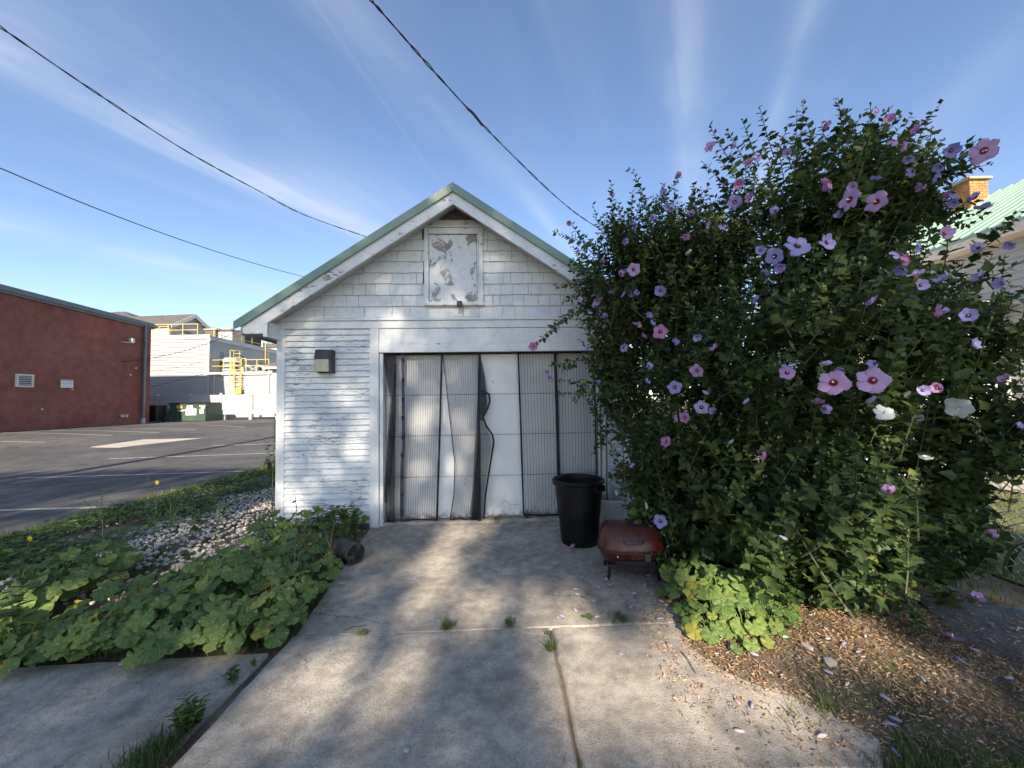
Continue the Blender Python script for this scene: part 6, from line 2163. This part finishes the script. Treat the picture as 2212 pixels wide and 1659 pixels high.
tall_weed(600, 1060, .55, 'leafy weed growing along the lot side of the garage', 30, -.1, .05, branch=7, Y=6.2)
tall_weed(590, 1040, .5, 'bushy weed further along the garage side wall', 30, -.15, .05, branch=8, Y=7.2)
tall_weed(430, 1155, .32, 'dock weed with a few big leaves in the pebbles', 9, .0, .12, branch=2)
tall_weed(1690, 1335, .26, 'leafy weed with pointed leaves in the sunlit litter', 12, .1, .06, branch=4, group='weeds under the shrubs')
tall_weed(1880, 1345, .22, 'heart leaved weed at the foot of the shrub', 12, .1, .06, branch=3, group='weeds under the shrubs')
tall_weed(1790, 1330, .22, 'low weed under the sunlit shrub leaves', 14, -.1, .055, branch=4, group='weeds under the shrubs')
tall_weed(1985, 1385, .2, 'dark leaved weed at the edge of the side path', 16, -.1, .045, branch=4, group='weeds under the shrubs')
tall_weed(1500, 1275, .35, 'pointed leaf weed beside the grill', 10, .1, .09, branch=3, group='weeds under the shrubs')

# iris blades by the fence
ip = G(2150, 1215)
ir = empty('iris_plant', (ip.x - .15, ip.y + .2, 0), 'clump of long strap shaped leaves against the chain link fence', 'plant')
for k in range(14):
    a = R.uniform(-1.9, -.2); l = R.uniform(.45, .8); w_ = R.uniform(.016, .028)
    mb = MB(); rings = []
    ox_, oy_ = R.uniform(-.15, .15), R.uniform(-.5, .5)
    for j in range(8):
        t = j / 7
        x, y, z = ox_ + math.cos(a) * l * .6 * t * t, oy_ + math.sin(a) * l * .5 * t * t, l * (t - .35 * t * t)
        ww = w_ * (1 - t ** 3) + .001
        nx_, ny_ = -math.sin(a), math.cos(a)
        rings.append([(x + nx_ * ww, y + ny_ * ww, z), (x, y, z + .004), (x - nx_ * ww, y - ny_ * ww, z), (x, y, z - .002)])
    mb.loft(rings); mb.build('leaf', M['leaf_o'], ir, True)

# ragged grass and clover hanging over the edges of the slabs
P = []
for i in range(1500):
    t = rng.random(); p = G(-30 + 640 * t, 1420 - 24 * t - 22 * rng.random()); P.append((p.x, p.y + .03 * rng.normal(), -.015))
for i in range(1100):
    t = rng.random(); p = G(612 + 165 * t ** .8, 1378 - 225 * t); P.append((p.x - abs(rng.normal()) * .05, p.y, -.01))
grass('grass', P, .075, 'low grass hanging over the broken edges of the concrete', .5, .005, 1.3)
P_, A_, N_, S_ = [], [], [], []
for i in range(1500):
    t = R.random()
    p = G(-30 + 640 * t, R.uniform(1386, 1424) - 24 * t) if i % 5 < 3 else G(605 + 165 * t ** .8 - R.random() * 14, 1378 - 225 * t)
    a = R.random() * 6.28
    P_.append((p.x, p.y, .01 + .06 * R.random())); A_.append((math.cos(a), math.sin(a), R.uniform(-.2, .3))); N_.append((R.gauss(0, .4), R.gauss(-.2, .4), 1)); S_.append(R.uniform(.025, .06))
o = batch('ground_cover', OVAL, np.array(P_), np.array(A_), np.array(N_), np.array(S_), np.clip(rng.random(len(P_)), 0, 1), M['weed'])
tag(o, 'small leaved weeds along the broken edges of the concrete', kind='stuff')
# low green ground cover between the pebbles and the lot
P_, A_, N_, S_ = [], [], [], []
while len(P_) < 6500:
    y = 2.3 + 7.5 * R.random() ** 1.2
    x = R.gauss(-5.0, .5)
    if x < LOT_X + .05 or x > -3.9: continue
    if math.sin(x * 5.1 + 2 * math.sin(y * 2.3)) + math.sin(y * 3.7) + R.gauss(0, .6) < -.35: continue
    P_.append((x, y, .0 + R.random() * .11)); a = R.random() * 6.28
    A_.append((math.cos(a), math.sin(a), R.uniform(-.1, .5))); N_.append((R.gauss(0, .35), R.gauss(-.2, .35), 1)); S_.append(R.uniform(.035, .085))
o = batch('ground_cover', HIB, np.array(P_), np.array(A_), np.array(N_), np.array(S_), np.clip(rng.random(len(P_)), 0, 1), M['weed'])
tag(o, 'low creeping green weeds between the pebbles and the parking lot', kind='stuff')
# pebble bed
N = 6000
ico = bmesh.new(); bmesh.ops.create_icosphere(ico, subdivisions=1, radius=1.0)
IV = np.array([v.co[:] for v in ico.verts]); IF = [[v.index for v in f.verts] for f in ico.faces]; ico.free()
pos = []
while len(pos) < N:
    x, y = R.uniform(-5.7, -2.2), R.uniform(2.6, 12)
    if y < 4.75 and x > -2.2: continue
    if y > 4.7 and x > -2.95: continue
    edge = -4.85 + .2 * math.sin(y * 1.7)
    if x < edge and R.random() < .93: continue
    if y < 3.6 and R.random() < .65: continue
    if y > 8 and R.random() < .5: continue
    pos.append((x, y, -.02 + R.random() * .03 + .05 * max(0, 1 - abs(x + 3.6))))
pos = np.array(pos)
sc_ = (.010 + .015 * rng.random(N))[:, None] * np.stack([.8 + .6 * rng.random(N), .8 + .6 * rng.random(N), .55 + .35 * rng.random(N)], 1)
ang = rng.random(N) * 6.28
V = IV[None] * (1 + .12 * rng.normal(size=(N, len(IV), 1))) * sc_[:, None]
ca_, sa_ = np.cos(ang)[:, None], np.sin(ang)[:, None]
V = np.stack([V[..., 0] * ca_ - V[..., 1] * sa_, V[..., 0] * sa_ + V[..., 1] * ca_, V[..., 2]], -1) + pos[:, None]
fl = np.array(sum(IF, []))
me = mesh_np('gravel', V.reshape(-1, 3), ((np.arange(N) * len(IV))[:, None] + fl[None]).ravel(), np.full(N * len(IF), 3), tint=np.repeat(rng.random(N), len(IF)), smooth=True)
me.materials.append(M['pebble'])
tag(link('gravel', me), 'pale rounded pebbles spread between the garage and the parking lot', kind='stuff')

# litter under the shrubs: a low mound of dry leaves and petals
mound_poly = [g(1420, 1180), g(1430, 1270), g(1446, 1345), g(1452, 1400), g(1500, 1478), g(1570, 1505), g(1700, 1535), g(1845, 1610), g(1900, 1665), (2.6, 1.2), (2.75, 2.0), (2.9, 2.9), (3.8, 3.2), (3.8, 5), (1.6, 5)]


def inside(poly, x, y):
    c = False
    n = len(poly)
    for i in range(n):
        x0, y0 = poly[i]; x1, y1 = poly[(i + 1) % n]
        if (y0 > y) != (y1 > y) and x < (x1 - x0) * (y - y0) / (y1 - y0) + x0: c = not c
    return c


def dist_edge(poly, x, y):
    d = 9
    for i in range(len(poly)):
        a, b = Vector((*poly[i], 0)), Vector((*poly[(i + 1) % len(poly)], 0))
        t = max(0, min(1, (Vector((x, y, 0)) - a).dot(b - a) / (b - a).length_squared))
        d = min(d, (a.lerp(b, t) - Vector((x, y, 0))).length)
    return d


nx_, ny_ = 60, 60
xs_ = [0.9 + 3.1 * i / nx_ for i in range(nx_ + 1)]; ys_ = [1.0 + 4.1 * i / ny_ for i in range(ny_ + 1)]


def mound_z(x, y):
    if not inside(mound_poly, x, y): return -.04
    return -.012 + .055 * min(1, dist_edge(mound_poly, x, y) / .35) + .008 * math.sin(x * 13) * math.sin(y * 11)


sheet('litter_bed', xs_, ys_, mound_z, M['soil'])
pts, sizes = [], []
while len(pts) < 28000:
    x, y = R.uniform(.75, 3.3), R.uniform(1.25, 4.0)
    ins = inside(mound_poly, x, y)
    if not ins:
        d = dist_edge(mound_poly, x, y)
        if R.random() > .55 * math.exp(-d / .15): continue
        # drifting onto slabs and path
        z = .016
    else: z = mound_z(x, y) + .004 + R.random() * .012
    pts.append((x, y, z)); sizes.append(R.uniform(.009, .021))
for i in range(900):
    p = G(R.uniform(1190, 1480), R.uniform(1215, 1345))
    if R.random() < .5: pts.append((p.x + R.gauss(0, .04), p.y, .006 + R.random() * .006)); sizes.append(R.uniform(.010, .024))
for i in range(420):
    p = G(R.uniform(1980, 2230), R.uniform(1330, 1500)); pts.append((p.x, p.y, .010 + R.random() * .006)); sizes.append(R.uniform(.012, .03))
for i in range(160):
    p = G(R.gauss(770, 25), R.gauss(1155, 18)); pts.append((p.x, p.y, .008)); sizes.append(R.uniform(.012, .03))
pts = np.array(pts); N = len(pts)
a = rng.random(N) * 6.28
ax = np.stack([np.cos(a), np.sin(a), rng.normal(size=N) * .4], 1)
nr = np.stack([rng.normal(size=N) * .7, rng.normal(size=N) * .7, np.ones(N)], 1)
o = batch('leaf_litter', CURL, pts, ax, nr, np.array(sizes) * 1.25, np.clip(rng.random(N) ** 1.2, 0, 1), M['litter'], None, width=np.array(sizes) * (.20 + .28 * rng.random(N)))
tag(o, 'brown dry leaf and petal litter under the shrubs', kind='stuff')
# spent rolled blossoms lying about, each its own
spots = []
for i in range(26): spots.append((R.uniform(1200, 1470), R.uniform(1225, 1345)))
spots += [(1335, 1415), (1690, 1400), (1640, 1440), (1795, 1400), (1820, 1415), (1860, 1430), (1730, 1445), (1900, 1525), (1625, 1525), (1920, 1570), (1940, 1590), (2000, 1500), (2090, 1460), (2120, 1420), (2150, 1395), (2060, 1440), (2180, 1450), (2130, 1350), (2190, 1480), (1700, 1345), (1945, 1645), (1990, 1640), (1765, 1600), (1510, 1370), (1478, 1360), (1440, 1392), (1600, 1530), (1835, 1500), (1780, 1470), (1870, 1395), (2050, 1550), (1610, 1590)]
for k, (u, v) in enumerate(spots):
    p = G(u, v)
    z = max(.012, mound_z(p.x, p.y) + .012) + .006
    o = link('spent_blossom', ROLL1 if R.random() < .5 else ROLL2)
    o.location = (p.x, p.y, z)
    o.rotation_euler = (math.pi / 2 + R.uniform(-.15, .15), 0, R.uniform(0, 6.28))
    s_ = R.uniform(.034, .05)
    o.scale = (s_ * .8, s_ * .8, s_)
    pale = o.data is ROLL2
    tag(o, 'spent pale rolled blossom fallen under the shrubs' if pale else 'spent violet rolled blossom fallen under the shrubs', 'blossom', 'pale spent blossoms on the ground' if pale else 'violet spent blossoms on the ground')
for (u, v, sz, cn, kd, lab) in ((2057, 1392, .055, 'magenta', 'p', 'open magenta flower lying on the dark side path'), (2108, 1303, .05, 'pink', 's', 'lilac flower fallen at the back of the side path'), (1238, 1190, .035, 'magenta', 's', 'small magenta flower lying at the foot of the trash can'), (1930, 1295, .045, 'white', 's', 'white folded flower lying at the foot of the shrub')):
    p = G(u, v)
    o = link('fallen_flower', PETALS[cn, kd]); o.location = (p.x, p.y, .035); o.scale = (sz,) * 3
    o.rotation_euler = (R.uniform(.3, .9), R.uniform(-.4, .4), R.uniform(0, 6))
    tag(o, lab, 'flower')
    s_ = link('stamen', STAMEN, o)
# stones and twigs
for (u, v, s_, lab) in ((1745, 1418, .03, 'pale stone in the litter beside the sunlit weeds'), (1310, 1255, .012, 'tiny pale stone under the grill'), (1830, 1318, .045, 'rounded pale stone at the foot of the shrub'), (1795, 1455, .035, 'grey stone half sunk in grass by the slab'), (775, 1150, .02, 'reddish brick fragment by the garage door post'), (878, 1628, .012, 'white pebble lying on the front slab'), (262, 1440, .012, 'white speck of stone on the front slab corner'), (385, 1232, .05, 'pale stone among dry leaves in the gravel bed')):
    p = G(u, v)
    k = [Vector(v_) * s_ * (1 + R.uniform(-.15, .15)) for v_ in IV]
    mb = MB(); mb.add([(q.x * 1.3, q.y, q.z * .7) for q in k], [tuple(f) for f in IF])
    o = mb.build('stone', M['pebble'], None, True); o.location = (p.x, p.y, max(0.012, mound_z(p.x, p.y) if p.x > .9 else 0) + s_ * .4); o.rotation_euler[2] = R.uniform(0, 6)
    tag(o, lab, 'stone')
for (u0, v0, u1, v1, lab) in ((1472, 1408, 1505, 1456, 'dark bent twig lying on the sunlit front slab'), (740, 1361, 790, 1349, 'thin dark twig lying by the cross joint'), (352, 1420, 368, 1393, 'thin twig on the slab below the mallow')):
    a, b = G(u0, v0, .02), G(u1, v1, .02)
    mb = MB(); mb.tube([a, a.lerp(b, .4) + Vector((.006, .004, .004)), a.lerp(b, .75), b], [.0035, .003, .0028, .002], 5)
    tag(mb.build('fallen_twig', M['dark_wood']), lab, 'twig', 'twigs fallen on the concrete')

# patches of ground and wall that the sun reaches through the crowns: kind, place, size, how open
GAP_LIST = [
    ('w', 950, 605, 32, 26, .9), ('w', 1010, 590, 25, 45, .7), ('w', 1085, 640, 48, 40, 1.0), ('w', 1190, 655, 40, 25, .6),
    ('w', 1050, 735, 70, 26, .95), ('w', 1190, 735, 60, 26, .9), ('w', 1120, 680, 40, 25, .7),
    ('w', 775, 925, 42, 45, .95), ('w', 735, 985, 45, 20, .6), ('w', 700, 940, 30, 14, .5), ('w', 790, 820, 14, 50, .7),
    ('w', 885, 800, 30, 30, .9), ('w', 925, 905, 32, 60, .8), ('w', 1000, 800, 40, 30, .9), ('w', 985, 960, 28, 90, .95), ('w', 880, 1010, 45, 25, .8),
    ('w', 870, 1070, 35, 40, .8), ('w', 1080, 1085, 45, 30, .9), ('w', 1090, 1000, 30, 20, .5), ('w', 1065, 820, 28, 40, .6), ('w', 1010, 900, 20, 30, .5), ('w', 850, 900, 12, 70, .7),
    ('g', 1010, 1145, 60, 12, .8), ('g', 920, 1225, 70, 25, .6), ('g', 985, 1300, 90, 40, .85), ('g', 1170, 1300, 75, 28, .9), ('g', 1240, 1285, 50, 20, .7),
    ('g', 760, 1450, 110, 35, .9), ('g', 640, 1530, 90, 40, .85), ('g', 540, 1600, 60, 30, .5),
    ('g', 1345, 1450, 130, 70, 1.0), ('g', 1420, 1400, 150, 45, 1.0), ('g', 1520, 1520, 150, 60, 1.0), ('g', 1000, 1190, 60, 20, .6), ('g', 1450, 1560, 170, 70, 1.0), ('g', 1330, 1590, 60, 60, .9), ('g', 1650, 1600, 120, 40, .9), ('g', 1230, 1390, 55, 25, .9),
    ('g', 1560, 1440, 150, 45, 1.0), ('g', 1720, 1400, 140, 50, 1.0), ('g', 1860, 1400, 70, 30, .9), ('g', 1140, 1530, 30, 70, .6), ('g', 1050, 1620, 90, 30, .5),
    ('b', 1700, 1260, 170, 60, 1.0), ('b', 1560, 1260, 80, 60, 1.0), ('b', 1850, 1240, 110, 70, 1.0), ('b', 1620, 1320, 90, 45, 1.0), ('b', 1750, 1210, 80, 50, .9), ('b', 1860, 1180, 70, 55, .9), ('b', 1800, 1290, 90, 40, .9), ('b', 1900, 1090, 50, 30, .7),
    ('b', 1900, 350, 160, 70, .35), ('b', 1700, 330, 120, 60, .25), ('b', 1350, 640, 60, 60, .25),
    ('g', 250, 1075, 90, 10, .8), ('g', 120, 1140, 90, 10, .7), ('g', 430, 1060, 60, 6, .7), ('g', 60, 1240, 90, 25, .5), ('g', 40, 1340, 70, 40, .6), ('g', 450, 1130, 40, 12, .5), ('g', 330, 1400, 120, 25, .35), ('g', 520, 1330, 90, 30, .5), ('g', 640, 1270, 60, 25, .5), ('g', 150, 1330, 80, 30, .5), ('g', 1600, 1370, 120, 40, 1.0),
]

# ------------------------------------------------------------------ shade trees behind the photographer
TAN = math.tan(SUN_EL)
SX = SUN_D.x / SUN_D.y


def shadow_xy(p):
    """where a point lies seen along the sun: sideways and height"""
    return p[0] - SX * p[1], p[2] + TAN * p[1]


GAPS = []
for (kind, u, v, ru, rv, s_) in GAP_LIST:
    p = G(u, v) if kind == 'g' else atY(u, v, 4.75) if kind == 'w' else atY(u, v, 2.6)
    Y = p.y
    gx, gh = shadow_xy(p)
    if kind == 'g':
        q = G(u, v + rv); rh = abs(q.y - p.y) * TAN * 1.5; ru = ru * 1.25
    else: rh = rv * Y / F
    GAPS.append((gx, gh, ru * Y / F, max(rh, .05), min(1, s_ * (.62 if kind == 'w' else 1.15)), 1.3 if kind == 'w' else 2.0))
GA = np.array(GAPS)


def keep_prob(gx, gh):
    k = np.ones(len(gx))
    for (x, h, rx, rh, s_, core) in GA:
        d2 = ((gx - x) / rx) ** 2 + ((gh - h) / rh) ** 2
        k *= 1 - s_ * np.clip((core - d2) * 1.1, 0, 1)
    return k


from mathutils import noise as mnoise


def shade_tree(name, label, x0, x1, hmin, hmax, Yc, n, base, size=.20):
    pts = []
    tries = 0
    root = empty(name, base, label, 'tree', group='shade trees behind the photographer')
    gx = x0 + (x1 - x0) * rng.random(n); gh = hmin + (hmax - hmin) * rng.random(n)
    # rounded outline
    cx_, ch_ = (x0 + x1) / 2, (hmin + hmax) / 2
    ok = (np.abs((gx - cx_) / ((x1 - x0) / 2)) ** 3 + np.abs((gh - ch_) / ((hmax - hmin) / 2)) ** 3) < 1
    gx, gh = gx[ok], gh[ok]
    Y = Yc + rng.normal(size=len(gx)) * 1.3
    x = gx + SX * Y; z = gh - TAN * Y
    nf = np.array([mnoise.noise(Vector((a * .55, b * .55, c * .55))) + .5 * mnoise.noise(Vector((a * 1.7, b * 1.7, c * 1.7))) for a, b, c in zip(x, Y, z)])
    keep = rng.random(len(gx)) < keep_prob(gx, gh) * np.clip(.75 + nf * .9, .25, 1)
    P_ = np.stack([x, Y, z], 1)[keep]
    P_ = P_[P_[:, 2] > 2.2]
    N = len(P_)
    base_l = np.array(base)
    ax = rng.normal(size=(N, 3)); nr = rng.normal(size=(N, 3)) + np.array((0, 0, .8))
    o = batch('crown', TREE, P_ - base_l, ax, nr, size * (.7 + .6 * rng.random(N)), rng.random(N), M['tree_leaf'], root)
    tag(o, kind='stuff')
    mb = MB()
    ztop_ = ch_ - TAN * Yc
    c = np.array((cx_ + SX * Yc, Yc, ztop_)) - base_l
    mb.tube([(0, 0, -.1), c * .35, c * .7, c], [.36, .28, .2, .1], 10)
    mb.build('trunk', M['bark'], root, True)
    for k in range(9):
        a = c * (.4 + .06 * k)
        i = rng.integers(N)
        b = P_[i] - base_l
        mb = MB(); mb.tube([a, a + (b - a) * .5 + np.array((0, 0, .25)), b], [.07, .045, .018], 6); mb.build('limb', M['bark'], root)


shade_tree('shade_tree', 'tall shade tree beyond the lot edge behind the photographer', -14.5, -3.6, -1.0, 4.9, -22.0, 19000, (-11.0, -22.6, 0))
shade_tree('shade_tree', 'tall shade tree straight behind the photographer', -5.2, 1.0, -1.2, 7.4, -21.5, 20000, (-3.2, -22.8, 0))
shade_tree('shade_tree', 'tall shade tree behind the photographer on the shrub side', -.6, 5.2, -.6, 7.4, -21.7, 18000, (1.6, -22.4, 0))
